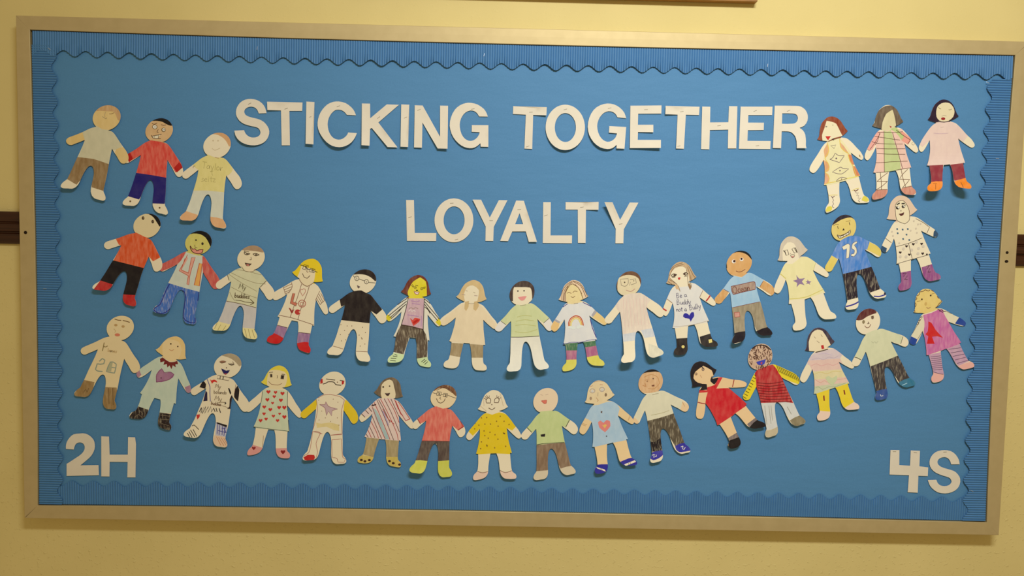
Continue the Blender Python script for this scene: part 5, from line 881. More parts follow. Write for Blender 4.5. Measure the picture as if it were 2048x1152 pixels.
('L','lettering',187,1.1,"-187,247 -193,309 -172,310 -167,295 -187,281 -163,277 -164,252 -188,247",0),
('L','lettering',187,1.1,"-151,284 -146,256 -132,253 -126,270 -126,286 -121,252",0),
('L','lettering',187,1.1,"-93,282 -109,284 -114,266 -104,253 -91,265 -93,316 -88,254",0),
('L','lettering',187,1.1,"-59,285 -75,287 -80,269 -70,256 -57,268 -59,319 -54,257",0),
('L','lettering',187,1.1,"-50,295 -36,266",0),
('L','lettering',187,1.1,"-23,297 -33,240 -44,236",0),
('L','lettering',187,1.1,"-194,194 -191,164 -191,185 -183,195 -176,188 -172,165",0),
('L','lettering',187,1.1,"-156,196 -164,189 -162,171 -152,166 -143,178 -146,193 -156,196",0),
('L','lettering',187,1.1,"-130,217 -127,173 -119,169",0),
('L','lettering',187,1.1,"-138,200 -120,202",0),
('L','lettering',187,1.1,"-73,198 -87,199 -93,183 -85,171 -73,182 -73,198 -70,174 -65,173",0),
('L','lettering',187,1.1,"-25,184 -39,245 -17,249 -11,234 -29,218 -4,217 -2,192 -26,184",0),
('L','lettering',187,1.1,"7,225 15,198 29,197 33,215 31,230 41,197",0),
('L','lettering',187,1.1,"39,260 53,200",0),
('L','lettering',187,1.1,"56,264 71,203",0),
('L','lettering',187,1.1,"73,242 91,215",0),
('L','lettering',187,1.1,"100,247 96,189 87,184",0),
('P','heart',188,0,"-109,104 -103,132 -81,146 -52,137 -32,118 -7,158 22,158 29,113 8,80 -12,41 -30,77 -82,85"),
('F','shoe',189,1,"-184,-173 -40,-160 -14,-294 -76,-386 -244,-377"),
('F','shoe',189,1,"104,-143 241,-97 355,-220 265,-298 137,-264"),
('E','shoe_button',190,-98,-271,3.9,3.9),
('P','shoe_button',190,0,"211,-175 252,-166 260,-207 220,-217"),
('L','bracelet',191,3.2,"-388,222 -357,195 -320,173",0),
('L','bracelet',191,3.2,"223,380 199,340 172,304",0),
('L','eye',192,1.4,"-275,609 -244,629 -205,620 -230,598 -262,597",1),
('E','eye',193,-230,614,3.1,3.1),
('L','eye',192,1.4,"-128,632 -99,648 -67,636 -95,613",1),
('E','eye',193,-109,631,2.8,2.8),
('L','eyelash',194,1.1,"-264,583 -223,590",0),
('L','eyelash',194,1.1,"-111,601 -78,606",0),
('P','mouth',195,0,"-190,582 -171,587 -156,585 -168,557 -183,560")]),
('tan-faced paper doll in a pale blue T-shirt labelled Ocean, with black shoes',561,-58,2.4,8,[(555.5,-31.3,575.6,-126,14,-1,561.1,-57.7,0.973,0.232,18),(555.5,-31.3,575.1,-123.6,6,1,561.1,-57.7,0.973,0.232,18)],"-182,429 -210,439 -234,454 -254,475 -269,499 -277,527 -280,558 -277,590 -267,623 -251,654 -230,682 -205,706 -176,725 -145,737 -112,742 -80,740 -50,732 -22,717 1,697 18,672 30,643 34,612 32,579 23,547 7,516 -14,488 -39,464 1,473 35,468 77,449 136,417 197,383 254,353 294,321 323,284 331,245 313,208 281,195 241,212 189,250 139,280 98,307 128,206 162,108 186,35 208,-37 232,-137 249,-187 282,-217 307,-246 317,-274 298,-294 250,-297 198,-302 152,-285 113,-244 95,-191 82,-126 69,-72 48,-30 23,-3 -1,2 -19,-18 -29,-59 -33,-121 -30,-207 -26,-291 -37,-337 -65,-371 -105,-387 -153,-404 -183,-399 -191,-373 -179,-336 -158,-299 -159,-263 -164,-176 -179,-58 -190,33 -207,147 -222,223 -234,209 -266,166 -299,126 -322,94 -351,82 -385,89 -406,111 -409,137 -395,164 -353,214 -298,283 -254,348 -229,383 -203,409",[
('F','face',196,1,"-334,773 91,783 103,488 -12,446 -75,419 -166,430 -322,478"),
('F','hair',197,0,"-311,523 -283,620 -240,686 -165,721 -87,718 -22,688 35,627 83,667 -38,780 -167,790 -318,697"),
('F','hair',197,0,"-315,607 -282,620 -270,524 -311,504"),
('F','shirt',198,1,"-255,415 -172,430 -88,413 -12,470 65,474 191,380 143,298 98,307 177,120 -9,78 -195,35 -222,223 -242,226 -327,272"),
('F','forearm',199,2,"-334,272 -238,225 -332,53 -436,89"),
('F','forearm',199,2,"191,380 344,287 323,183 143,295"),
('F','trousers',200,2,"-202,36 -9,76 196,123 268,-192 126,-249 -1,-2 -22,-266 -169,-291"),
('F','shoe',201,0,"-182,-285 -15,-247 -13,-359 -218,-415"),
('F','shoe',201,0,"116,-249 265,-192 371,-266 204,-346"),
('P','sign',202,2,"-212,300 -84,329 63,364 83,352 86,268 -42,240 -176,201 -194,223"),
('L','sign',203,1.4,"-212,300 -84,329 63,364 83,352 89,268 -42,237 -180,198 -199,236",1),
('L','lettering',204,1.4,"-174,297 -191,276 -185,234 -161,213 -140,231 -142,270 -158,294 -178,297",0),
('L','lettering',204,1.4,"-102,269 -119,271 -125,247 -111,226 -94,234",0),
('L','lettering',204,1.4,"-89,253 -65,263 -75,279 -88,274 -89,249 -76,233 -59,244",0),
('L','lettering',204,1.4,"-30,285 -49,284 -53,257 -39,241 -26,260 -30,285 -19,249 -11,249",0),
('L','lettering',204,1.4,"-15,293 -3,247 -8,279 1,296 12,287 23,253",0),
('L','waistband',205,1.1,"-186,36 -9,79 168,120",0),
('L','sleeve_hem',206,1.1,"-318,272 -240,230",0),
('L','sleeve_hem',206,1.1,"185,376 144,302",0),
('P','patch',207,1,"-158,-23 -97,-20 -93,-71 -151,-80"),
('L','patch',208,1.4,"-162,-24 -98,-17 -90,-73 -153,-82",1),
('P','patch',209,0,"-125,-67 -137,-56 -144,-47 -143,-39 -136,-33 -129,-36 -125,-42 -122,-36 -115,-33 -108,-38 -107,-46 -114,-55"),
('E','eye',210,-192,607,4.9,4.6),
('E','eye',211,-185,611,3.1,3.1),
('E','eye',210,-95,635,4.6,4.4),
('E','eye',211,-97,641,2.8,2.8),
('L','mouth',212,1.4,"-158,491 -129,480 -91,486 -47,513",0)]),
('cream paper doll with grey hair and two purple stars on its shirt',710,-23,3,8,[(699,3.4,731.1,-77.9,3,-1,709.6,-23.5,0.954,0.299,18),(699,3.4,734,-85.3,6,1,709.6,-23.5,0.954,0.299,18)],"-296,742 -315,727 -332,708 -349,685 -362,660 -371,625 -376,589 -376,557 -375,526 -377,507 -381,489 -388,474 -395,459 -378,455 -360,452 -339,452 -317,453 -293,452 -269,452 -277,442 -285,432 -293,425 -300,418 -313,397 -324,376 -334,353 -344,329 -359,290 -374,252 -389,217 -403,181 -411,158 -417,134 -421,117 -423,100 -422,85 -417,71 -406,61 -393,54 -381,50 -370,49 -357,57 -346,68 -335,86 -325,106 -313,135 -302,165 -293,194 -284,224 -275,201 -266,178 -258,152 -251,126 -243,86 -237,46 -233,12 -231,-21 -232,-50 -232,-78 -202,-76 -197,-90 -193,-104 -178,-150 -164,-196 -154,-237 -147,-278 -146,-293 -148,-307 -159,-323 -171,-337 -176,-354 -175,-372 -169,-389 -157,-402 -134,-406 -110,-403 -83,-398 -57,-388 -37,-377 -21,-361 -10,-338 -6,-312 -12,-273 -20,-234 -26,-183 -31,-134 -35,-92 -38,-50 -39,-35 -40,-19 33,10 52,-14 69,-39 87,-77 104,-116 116,-149 129,-181 141,-204 159,-226 181,-243 207,-255 233,-257 260,-255 289,-253 316,-249 334,-245 349,-238 353,-225 350,-210 341,-195 328,-182 307,-171 287,-160 270,-132 257,-103 232,-41 208,21 200,42 192,64 214,67 204,83 194,99 172,133 149,166 127,200 106,234 86,270 68,305 57,326 47,347 74,333 101,318 134,301 166,285 190,274 213,265 226,265 237,269 245,280 247,295 241,310 231,324 209,348 184,369 153,391 122,411 83,439 44,466 8,488 -31,507 -53,511 -77,512 -99,513 -121,513 -96,530 -72,549 -49,572 -27,596 -43,609 -59,622 -81,649 -102,675 -122,700 -144,721 -173,739 -205,752 -230,756 -256,755 -276,751",[
('F','hair',213,1,"-457,778 7,789 16,584 -128,485 -166,606 -207,675 -285,680 -339,589 -326,435 -442,446"),
('F','shirt',214,1,"-299,423 -209,419 -109,502 -6,507 81,434 51,341 219,87 -3,-3 -230,-29 -284,224 -297,233 -365,293"),
('L','shirt_hem',215,1.6,"-226,-16 -112,-5 -10,17 91,64 180,109",0),
('L','sleeve_hem',215,1.8,"-352,291 -285,237",0),
('L','sleeve_hem',216,1.4,"75,431 53,343",0),
('P','star',217,0,"-157,285 -116,237 -46,248 -83,203 -46,158 -107,172 -144,128 -140,185 -193,210 -142,227"),
('P','star',217,0,"-13,230 1,211 36,206 13,188 23,165 -4,180 -29,171 -17,194 -38,207 -16,210"),
('L','glasses',218,1.4,"-313,581 -281,590 -259,533 -291,520",1),
('L','glasses',218,1.4,"-226,602 -198,618 -164,563 -191,551",1),
('L','glasses',218,1.6,"-329,579 -308,558 -298,532",0),
('L','glasses',218,1.6,"-182,618 -157,561",0),
('P','mouth',219,0,"-232,512 -190,518 -212,494"),
('L','mouth',194,1.1,"-239,527 -214,533 -188,531 -193,505 -212,492 -228,504",1),
('E','nose',5,-238,546,1,1)]),
('paper doll with a gritted toothy grin, a blue number 75 jersey and dark trousers',833,40,3.6,8,[(823.4,65,857.5,-25.3,5,-1,833,39.6,0.948,0.318,18),(823.4,65,858.8,-28.9,6,1,833,39.6,0.948,0.318,18)],"-244,400 -274,406 -300,418 -323,436 -341,459 -354,486 -361,516 -362,548 -358,581 -347,614 -331,644 -310,670 -285,692 -256,709 -226,718 -195,722 -165,718 -137,708 -111,691 -90,669 -74,643 -64,612 -60,579 -62,544 -71,511 -85,480 -106,452 -67,466 -32,463 13,446 76,417 138,387 191,362 229,334 259,300 270,262 260,225 234,209 197,223 149,255 102,278 62,302 101,208 142,117 176,47 209,-25 249,-126 272,-177 305,-204 331,-233 343,-261 329,-283 288,-292 242,-303 199,-291 158,-255 129,-206 103,-138 80,-78 52,-32 23,-4 -1,-2 -17,-26 -22,-75 -19,-150 -7,-257 7,-355 2,-400 -22,-430 -62,-440 -109,-448 -140,-439 -151,-413 -145,-380 -130,-347 -135,-312 -148,-222 -175,-96 -196,-3 -228,111 -255,186 -265,169 -289,120 -314,72 -331,36 -356,19 -390,20 -413,39 -420,66 -411,95 -379,154 -337,234 -304,308 -284,347 -262,377",[
('F','face',220,1,"-424,751 -13,761 1,493 -114,458 -253,397 -410,445"),
('F','hair',221,1,"-402,554 -327,607 -252,657 -176,684 -125,688 -72,657 -102,746 -219,756 -407,662"),
('F','jersey',222,2,"-265,384 -190,437 -114,467 -50,466 42,449 116,393 95,296 62,302 156,89 -28,36 -213,-15 -255,186 -274,175 -374,228"),
('F','forearm',223,1,"-374,234 -270,176 -330,-15 -480,20"),
('F','forearm',223,1,"116,393 307,307 287,204 91,296"),
('F','trousers',224,3,"-226,-16 -28,36 163,92 272,-182 145,-230 5,-5 9,-291 -147,-335"),
('L','shoe_sole',225,3.2,"-143,-407 -82,-390 -31,-369 9,-344",0),
('L','shoe_sole',225,2.9,"196,-273 260,-274 333,-248",0),
('E','shoe_toe',226,326,-238,2.3,3.6),
('P','numeral',227,0,"-223,325 -154,367 -125,349 -130,195 -165,185 -164,307 -202,287"),
('L','numeral',228,1.1,"-223,325 -154,367 -125,349 -130,195 -165,185 -164,307 -202,287",1),
('P','numeral',227,0,"-94,369 -46,402 -36,379 -72,350 -42,312 -35,255 -69,209 -106,218 -103,240 -71,247 -66,286 -100,311"),
('L','numeral',228,1.1,"-94,369 -46,402 -36,379 -72,350 -42,312 -35,255 -69,209 -106,218 -103,240 -71,247 -66,286 -100,311",1),
('L','eye',229,1.4,"-290,578 -279,548",0),
('L','eye',229,1.6,"-148,627 -139,598",0),
('L','eyebrow',230,1.1,"-339,581 -314,601 -275,599",0),
('L','eyebrow',230,1.1,"-187,639 -136,649",0),
('P','nose',231,0,"-215,558 -200,532 -228,528"),
('P','mouth',232,0,"-288,471 -243,461 -180,491 -130,534 -134,496 -191,463 -254,433"),
('L','mouth',233,1.4,"-291,473 -243,459 -180,491 -128,537 -131,496 -191,460 -254,430 -278,448",1),
('L','mouth',233,1.1,"-249,459 -244,433",0),
('L','mouth',233,1.1,"-215,472 -206,452",0),
('L','mouth',233,1.1,"-182,488 -176,468",0),
('L','mouth',233,1.1,"-155,512 -147,484",0),
('L','mouth',233,1.1,"-278,450 -132,513",0)]),
('tan-haired paper doll in white shorts with little black hearts and purple boots',968,80,3,8,[(959.4,107.3,987.2,22.9,2,-1,968.4,79.9,0.955,0.296,18),(959.4,107.3,987.8,21.2,3,1,968.4,79.9,0.955,0.296,18)],"-249,761 -269,746 -286,729 -304,706 -319,682 -329,648 -336,612 -337,581 -338,550 -340,531 -345,513 -352,499 -360,485 -343,480 -326,476 -304,475 -282,474 -259,472 -235,470 -243,461 -252,452 -260,445 -267,438 -280,419 -292,398 -303,376 -314,353 -331,315 -347,277 -364,242 -381,206 -391,182 -399,158 -404,141 -407,123 -406,108 -401,93 -390,82 -377,75 -365,70 -352,69 -339,76 -327,87 -314,105 -304,125 -290,155 -277,185 -267,215 -257,244 -249,220 -241,196 -234,169 -227,142 -220,100 -214,58 -210,23 -207,-12 -208,-40 -208,-69 -180,-68 -176,-82 -172,-96 -161,-141 -151,-187 -145,-227 -141,-268 -141,-283 -144,-297 -155,-312 -167,-328 -173,-345 -174,-363 -169,-381 -158,-394 -136,-397 -113,-393 -87,-388 -62,-379 -43,-368 -27,-353 -17,-329 -12,-303 -16,-265 -21,-228 -25,-179 -28,-130 -30,-89 -32,-47 -32,-32 -32,-16 34,10 51,-15 65,-42 82,-82 97,-123 109,-159 121,-194 134,-220 151,-244 173,-260 199,-271 224,-271 250,-266 279,-260 307,-253 325,-247 339,-237 343,-223 341,-208 331,-194 318,-181 297,-173 277,-163 260,-137 247,-108 222,-44 199,20 192,42 185,64 207,68 200,85 192,101 175,135 158,168 141,202 124,236 108,271 93,306 83,327 74,348 102,333 130,320 164,304 199,289 223,279 248,272 262,272 275,277 285,289 290,303 286,318 276,331 253,354 228,375 195,395 162,414 121,442 81,469 44,492 5,511 -18,517 -41,519 -64,521 -86,522 -60,538 -35,556 -10,578 14,602 -2,616 -17,630 -37,657 -57,685 -76,711 -97,734 -125,753 -156,767 -181,772 -207,772 -229,769",[
('F','hair',234,0,"-427,783 49,794 60,590 -78,511 -229,443 -411,465"),
('F','face',235,0,"-264,660 -217,704 -166,708 -122,663 -87,587 -81,472 -131,425 -230,466 -254,558"),
('L','face_outline',233,1.1,"-260,660 -217,704 -166,708 -122,663 -87,587 -81,472 -131,425 -230,466 -254,558",1),
('L','waistband',233,1.1,"-232,142 -73,188 91,258",0),
('L','shorts_seam',233,1.1,"-73,188 -41,76 -16,-7",0),
('L','shorts_hem',233,1.1,"-202,-67 -16,-7 193,55",0),
('L','sleeve_hem',233,1.1,"-374,252 -287,192",0),
('L','sleeve_hem',233,1.1,"180,405 145,311",0),
('L','shoulder_line',233,1.1,"1,493 107,441 161,401",0),
('F','glove',236,1,"-434,170 -338,121 -350,56 -442,67"),
('F','glove',236,1,"230,274 232,338 256,365 307,340 298,276"),
('P','shirt_dot',237,0,"-236,368 -217,372 -212,353 -229,349"),
('P','shirt_dot',237,0,"-168,363 -149,367 -144,348 -160,344"),
('P','shirt_dot',237,0,"-105,371 -86,375 -81,356 -97,352"),
('P','shirt_dot',237,0,"-227,317 -208,321 -203,302 -220,298"),
('P','shirt_dot',237,0,"-117,302 -97,307 -93,288 -109,283"),
('P','shirt_dot',237,0,"-156,248 -137,252 -132,233 -149,229"),
('P','shirt_dot',237,0,"-79,237 -60,241 -55,222 -72,218"),
('E','shirt_dot',238,-23,463,2.3,2.3),
('E','shirt_dot',238,63,431,2.3,2.3),
('E','shirt_dot',238,-56,345,2.3,2.3),
('E','shirt_dot',238,8,372,2.3,2.3),
('E','shirt_dot',238,23,321,2.3,2.3),
('E','shirt_dot',238,-272,276,2.3,2.3),
('E','shirt_dot',238,-189,188,2.3,2.3),
('E','shirt_dot',238,-287,327,2.3,2.3),
('E','shirt_dot',238,31,424,2.3,2.3),
('P','heart',239,0,"-96,135 -106,145 -113,153 -113,160 -107,165 -100,162 -97,157 -95,162 -88,165 -82,161 -81,154 -86,146"),
('P','heart',239,0,"-169,57 -180,66 -187,74 -186,82 -180,86 -173,84 -170,78 -168,84 -162,87 -155,82 -154,75 -160,67"),
('P','heart',239,0,"-56,34 -66,43 -73,51 -72,58 -66,63 -60,60 -57,55 -54,61 -48,63 -42,59 -40,52 -46,44"),
('P','heart',239,0,"-13,162 -24,172 -32,181 -31,188 -25,193 -18,191 -14,185 -12,191 -5,194 2,189 3,181 -3,173"),
('P','heart',239,0,"90,169 79,179 73,187 73,194 79,199 86,196 89,191 91,196 97,199 104,195 105,187 99,179"),
('P','heart',239,0,"109,49 98,59 91,68 91,75 98,80 105,78 108,72 110,78 117,81 124,76 125,69 119,60"),
('P','heart',239,0,"161,46 153,52 149,58 149,63 153,67 158,65 160,61 162,65 166,67 171,64 172,59 167,53"),
('E','shorts_dot',240,-134,119,3.6,3.6),
('E','shorts_dot',240,-30,108,3.6,3.6),
('E','shorts_dot',240,53,129,3.6,3.6),
('E','shorts_dot',240,-168,22,3.6,3.6),
('E','shorts_dot',240,-96,23,3.6,3.6),
('E','shorts_dot',240,23,206,3.6,3.6),
('E','shorts_dot',240,50,65,3.6,3.6),
('E','shorts_dot',240,110,156,3.6,3.6),
('F','boot',241,2,"-178,-181 -18,-146 13,-283 -48,-394 -202,-417"),
('F','boot',241,2,"102,-104 242,-57 381,-198 255,-290 145,-254"),
('L','lace',242,1.1,"-126,-183 -81,-176 -118,-222 -69,-214 -104,-260 -65,-259",0),
('L','lace',242,1.1,"160,-87 198,-76 167,-125 205,-112 181,-164 216,-156",0),
('L','eyebrow',243,2.5,"-243,660 -213,679",0),
('L','eyebrow',243,2.5,"-183,673 -151,677",0),
('E','eye',233,-231,622,4.6,4.1),
('E','eye',244,-226,625,3.1,2.8),
('E','eye',245,-238,615,2.1,2.1),
('E','eye',233,-162,639,4.4,3.9),
('E','eye',244,-158,642,2.8,2.6),
('E','eye',245,-168,634,2.1,2.1),
('E','nose',233,-190,585,1,1.5),
('P','mouth',246,0,"-215,548 -183,553 -150,569 -156,537 -188,521"),
('L','eyelash',233,1.1,"-258,634 -241,624",0),
('L','eyelash',233,1.1,"-152,652 -135,660",0)]),
('tan paper doll with a pale blue 28 on its front and brown boots',-1024,-249,3,257,[(-1014.4,-222.9,-1047.7,-314.7,3,-1,-1023.9,-249.2,0.947,-0.320,18),(-1014.4,-222.9,-1046.9,-312.3,3,1,-1023.9,-249.2,0.947,-0.320,18)],"81,473 64,497 52,524 47,553 48,582 55,612 70,640 90,666 115,689 144,708 177,722 210,730 244,731 277,727 307,717 333,701 354,680 369,654 378,626 379,595 374,564 361,533 341,503 316,476 287,454 254,437 220,427 259,414 286,391 313,350 349,289 387,230 423,180 443,137 451,94 437,56 401,30 365,30 337,60 310,113 280,158 257,201 230,100 207,0 191,-79 176,-161 149,-272 140,-325 154,-358 162,-388 158,-414 132,-430 89,-426 42,-421 12,-393 -2,-342 4,-270 20,-184 31,-117 30,-61 20,-20 1,-1 -24,-6 -52,-35 -82,-84 -116,-155 -147,-225 -179,-266 -222,-283 -270,-278 -324,-275 -351,-257 -346,-227 -317,-194 -280,-165 -263,-130 -225,-53 -180,51 -141,131 -92,236 -63,310 -80,304 -129,281 -178,260 -214,243 -244,244 -268,264 -273,293 -261,318 -235,336 -174,364 -92,401 -21,438 19,456 54,466",[
('F','boot',247,2,"-253,-68 -107,-96 -148,-312 -388,-316"),
('F','boot',247,2,"20,-155 164,-159 195,-448 -32,-413"),
('L','eyebrow',248,1.8,"147,688 185,677 223,675",0),
('L','eyebrow',248,2,"248,674 287,665 327,653",0),
('E','eye',249,159,615,4.1,3),
('E','eye',249,248,600,4.1,3),
('L','cheek',250,0.9,"133,569 158,544 146,524",0),
('E','mouth',251,177,495,6.6,3.8),
('L','lettering',252,1.8,"15,393 6,348 -7,296",0),
('L','lettering',252,1.6,"10,350 29,342 55,355",0),
('L','lettering',253,1.3,"65,327 59,284",0),
('L','lettering',253,1.3,"88,302 77,305 70,293 74,283 85,289 88,302 87,283 91,281",0),
('L','lettering',253,1.3,"98,303 95,279 100,296 107,302 110,295 108,278 112,295 120,300 123,294 121,276",0),
('L','lettering',253,1.3,"130,287 146,288 144,297 135,297 130,286 134,275 146,277",0),
('L','lettering',253,1.3,"169,292 160,296 156,289 165,280 161,272 150,275",0),
('L','numeral',254,2.5,"-43,166 -10,199 21,180 8,135 -37,127 -72,133 -94,62 -69,43 -12,38",0),
('L','numeral',254,2.2,"85,156 123,157 161,131 154,86 138,21 90,27 39,38 59,97 85,149",0),
('L','numeral',254,1.8,"65,97 148,86",0),
('P','numeral',255,0,"85,149 116,150 96,40 46,45"),
('L','boot_mark',256,1.3,"-238,-224 -213,-185 -194,-223 -176,-172",0),
('L','boot_mark',256,1.3,"65,-167 74,-360",0),
('L','boot_mark',256,1.3,"116,-167 124,-372",0)]),
('orange-haired paper doll in a pale green dress with a purple heart and jagged red collar',-892,-306,2.4,8,[(-883.5,-278.4,-909.6,-365.4,2,-1,-891.9,-306.4,0.959,-0.284,18),(-883.5,-278.4,-909.5,-364.9,4,1,-891.9,-306.4,0.959,-0.284,18)],"234,776 209,774 184,769 156,760 130,748 101,725 75,699 55,674 36,648 23,634 9,622 -4,614 -19,607 -8,594 4,581 20,569 38,557 56,543 74,529 62,526 50,522 40,521 30,519 9,511 -12,500 -33,487 -53,474 -86,451 -118,429 -149,408 -180,387 -199,371 -218,355 -231,343 -243,330 -251,316 -256,300 -254,286 -248,273 -242,262 -234,255 -220,254 -206,257 -186,266 -167,277 -141,295 -115,315 -91,334 -67,354 -75,329 -82,304 -92,277 -103,251 -122,211 -142,172 -160,141 -179,110 -196,86 -213,63 -189,49 -193,36 -197,22 -209,-20 -221,-61 -235,-96 -251,-132 -258,-145 -269,-157 -290,-168 -311,-178 -326,-192 -337,-209 -342,-227 -339,-243 -317,-253 -291,-257 -261,-260 -229,-261 -203,-258 -178,-251 -154,-235 -136,-214 -122,-184 -112,-154 -97,-118 -81,-82 -66,-50 -50,-18 -43,-6 -36,6 37,-13 40,-43 41,-73 37,-117 31,-161 24,-199 16,-239 13,-271 13,-304 21,-330 35,-352 54,-365 76,-373 101,-381 126,-387 143,-389 159,-387 170,-377 175,-363 176,-347 172,-331 160,-314 150,-298 151,-266 157,-235 173,-167 191,-99 197,-76 203,-54 225,-62 227,-44 228,-26 231,12 233,50 236,89 239,129 244,169 250,209 254,233 258,256 273,228 288,199 308,165 328,131 343,108 359,87 371,79 383,75 398,80 410,90 414,105 413,122 408,155 399,187 383,224 367,260 349,307 332,353 315,393 295,431 279,449 261,464 244,477 226,491 257,490 288,490 321,495 355,501 349,521 345,541 345,575 345,609 344,640 341,671 329,702 312,731 295,748 274,763 255,771",[
('F','hair',258,1,"-71,838 413,848 412,486 246,476 157,462 68,518 -72,580"),
('F','face',259,0,"65,583 75,699 145,737 260,709 300,607 249,480 157,462 74,531"),
('F','dress',260,1,"4,530 80,505 157,455 284,484 449,176 340,137 258,256 238,-69 201,-182 27,-175 1,-2 -116,-140 -247,-100 -213,59 -67,354 -189,280 -233,376"),
('F','boot',261,3,"-247,-100 -113,-143 -137,-302 -379,-280"),
('F','boot',261,3,"27,-173 176,-192 212,-397 -3,-374"),
('F','hand',262,1,"-304,316 -221,350 -196,290 -253,240 -317,264"),
('F','hand',262,1,"334,145 426,186 462,98 372,44"),
('P','heart',263,1,"-11,206 -10,296 22,349 54,375 86,324 117,318 162,332 207,307 194,268 143,237 53,204"),
('L','heart',264,1.8,"-11,206 -8,296 54,373 86,322 162,331 204,301 143,237 -11,203",1),
('E','heart',265,47,256,1.5,1.5),
('P','collar',266,0,"35,492 67,512 118,474 157,455 208,459 246,473 255,431 223,431 226,392 191,417 175,368 150,414 124,387 118,432 77,419 89,464 39,450"),
('E','eye',17,168,682,2,2),
('E','eye',267,253,651,1.8,1.8),
('L','mouth',268,1.3,"151,610 176,598 203,611",0),
('L','boot_shine',269,0.7,"-228,-149 -177,-186 -189,-238",0),
('L','boot_shine',269,0.7,"-278,-240 -228,-200 -176,-251",0),
('L','boot_shine',269,0.7,"42,-207 157,-218",0),
('L','boot_shine',269,0.7,"37,-259 152,-263",0),
('L','boot_shine',269,0.7,"58,-310 147,-334",0)]),
('dark-mouthed paper doll with black arm patches, a grey cap and small lettering',-755,-340,3,8,[(-747,-313.4,-775.7,-408.3,10,-1,-755.2,-340.3,0.964,-0.266,18),(-747,-313.4,-774.9,-405.7,4,1,-755.2,-340.3,0.964,-0.266,18)],"48,483 30,505 18,531 12,559 12,588 18,617 31,646 50,674 75,698 103,719 135,734 169,744 203,748 237,745 268,735 296,720 319,699 336,674 346,646 349,615 345,583 333,552 314,522 288,494 258,472 224,455 189,444 230,432 259,409 288,367 328,305 373,241 416,186 442,139 454,92 445,52 410,26 371,28 338,61 302,119 265,170 237,216 220,109 208,5 198,-75 186,-157 163,-265 156,-317 172,-351 181,-382 177,-409 151,-423 105,-417 55,-410 22,-383 5,-333 11,-266 25,-184 35,-118 32,-61 20,-19 0,-1 -25,-9 -50,-42 -78,-98 -110,-177 -139,-253 -170,-290 -212,-305 -261,-297 -316,-288 -343,-269 -339,-241 -311,-212 -275,-187 -259,-154 -222,-76 -180,33 -145,118 -105,231 -84,309 -99,301 -142,272 -184,244 -217,222 -244,221 -267,239 -274,268 -264,295 -241,315 -187,350 -114,396 -50,440 -12,462 21,474",[
('F','hair',270,1,"83,727 198,695 262,657 322,591 390,624 288,764 134,774"),
('P','arm_patch',155,0,"-167,321 -122,406 -86,361 -96,303 -132,312"),
('P','arm_patch',155,0,"269,297 301,349 324,295 307,154 260,206"),
('P','side_patch',271,0,"230,231 239,212 224,55 172,58 201,87 205,178"),
('P','side_patch',272,0,"-90,277 -71,258 -69,153 -120,146"),
('P','side_patch',273,0,"185,315 198,319 224,257 211,237 201,263"),
('L','shirt_edge',274,1.8,"-71,420 -39,330 -39,252 -33,148",0),
('L','shirt_edge',111,1.1,"281,362 262,245",0),
('L','shirt_edge',275,0.9,"57,104 147,86 211,55",0),
('L','belt_scribble',155,1.8,"-165,16 -141,68 -148,-3 -115,75 -130,-9 -90,82 -101,-2 -58,82 -63,5 -26,83 -19,12 9,64 25,19",0),
('L','belt_scribble',155,1.8,"38,61 51,19",0),
('L','belt_scribble',155,2,"76,59 91,10",0),
('P','flag',276,0,"-39,427 -19,408 13,419 45,403 51,383 13,393 -13,367"),
('P','flag',277,0,"-202,-23 -158,-16 -162,-48 -188,-81"),
('L','collar',278,1.3,"57,474 51,433 192,410 203,449",1),
('L','collar',155,1.6,"89,462 86,430",0),
('L','collar',155,2,"128,456 121,424",0),
('L','lettering',279,1.1,"25,318 40,366 47,330 65,362 63,312",0),
('L','lettering',279,1.1,"73,340 79,315",0),
('L','lettering',279,1.1,"96,337 75,295 66,294",0),
('L','lettering',279,1.1,"13,290 11,246 22,245 28,256 22,268 12,263",0),
('L','lettering',279,1.1,"45,269 37,263 37,249 45,244 53,253 53,265 45,269",0),
('L','lettering',279,1.1,"65,288 63,243",0),
('L','lettering',279,1.1,"90,264 79,266 73,253 78,243 89,251 90,264 91,245 95,243",0),
('L','lettering',279,1.1,"101,266 100,241 102,258 111,265 115,259 116,241",0),
('L','lettering',279,1.1,"142,259 130,262 124,250 130,240 141,247 145,283 142,239",0),
('L','lettering',279,1.1,"165,260 156,263 153,256 163,248 159,239 148,242",0),
('L','lettering',279,1.1,"19,164 38,219 46,176 70,213 66,155",0),
('L','lettering',279,1.1,"80,187 87,158",0),
('L','lettering',279,1.1,"108,182 82,134 70,134",0),
('L','lettering',280,1.1,"-17,152 -24,109 -16,107 -10,117 -13,129 -21,125",0),
('L','lettering',280,1.1,"-2,130 -4,110 4,105 10,116 13,127 10,103",0),
('L','lettering',280,1.1,"31,120 22,123 16,112 20,101 29,108 37,144 29,100",0),
('L','lettering',280,1.1,"51,117 42,120 36,109 40,98 49,105 57,140 49,97",0),
('L','lettering',280,1.1,"61,120 57,95",0),
('L','lettering',280,1.1,"63,130 64,131",0),
('L','lettering',280,1.1,"67,106 80,107 79,116 72,116 67,105 69,94 79,96",0),
('L','lettering',280,1.1,"98,111 91,115 88,108 95,99 91,91 83,94",0),
('L','arrow',279,1.1,"83,140 147,136",0),
('P','arrow',155,0,"147,145 166,129 144,106"),
('F','sock',281,1,"39,-108 174,-147 176,-296 33,-276"),
('P','sock_top',155,0,"48,-111 174,-147 168,-173 46,-126"),
('L','sock_scribble',282,1.3,"59,-136 54,-253",0),
('L','sock_scribble',282,1.3,"84,-149 80,-265",0),
('L','sock_scribble',282,1.3,"111,-187 162,-180",0),
('L','sock_scribble',282,1.3,"117,-161 115,-265",0),
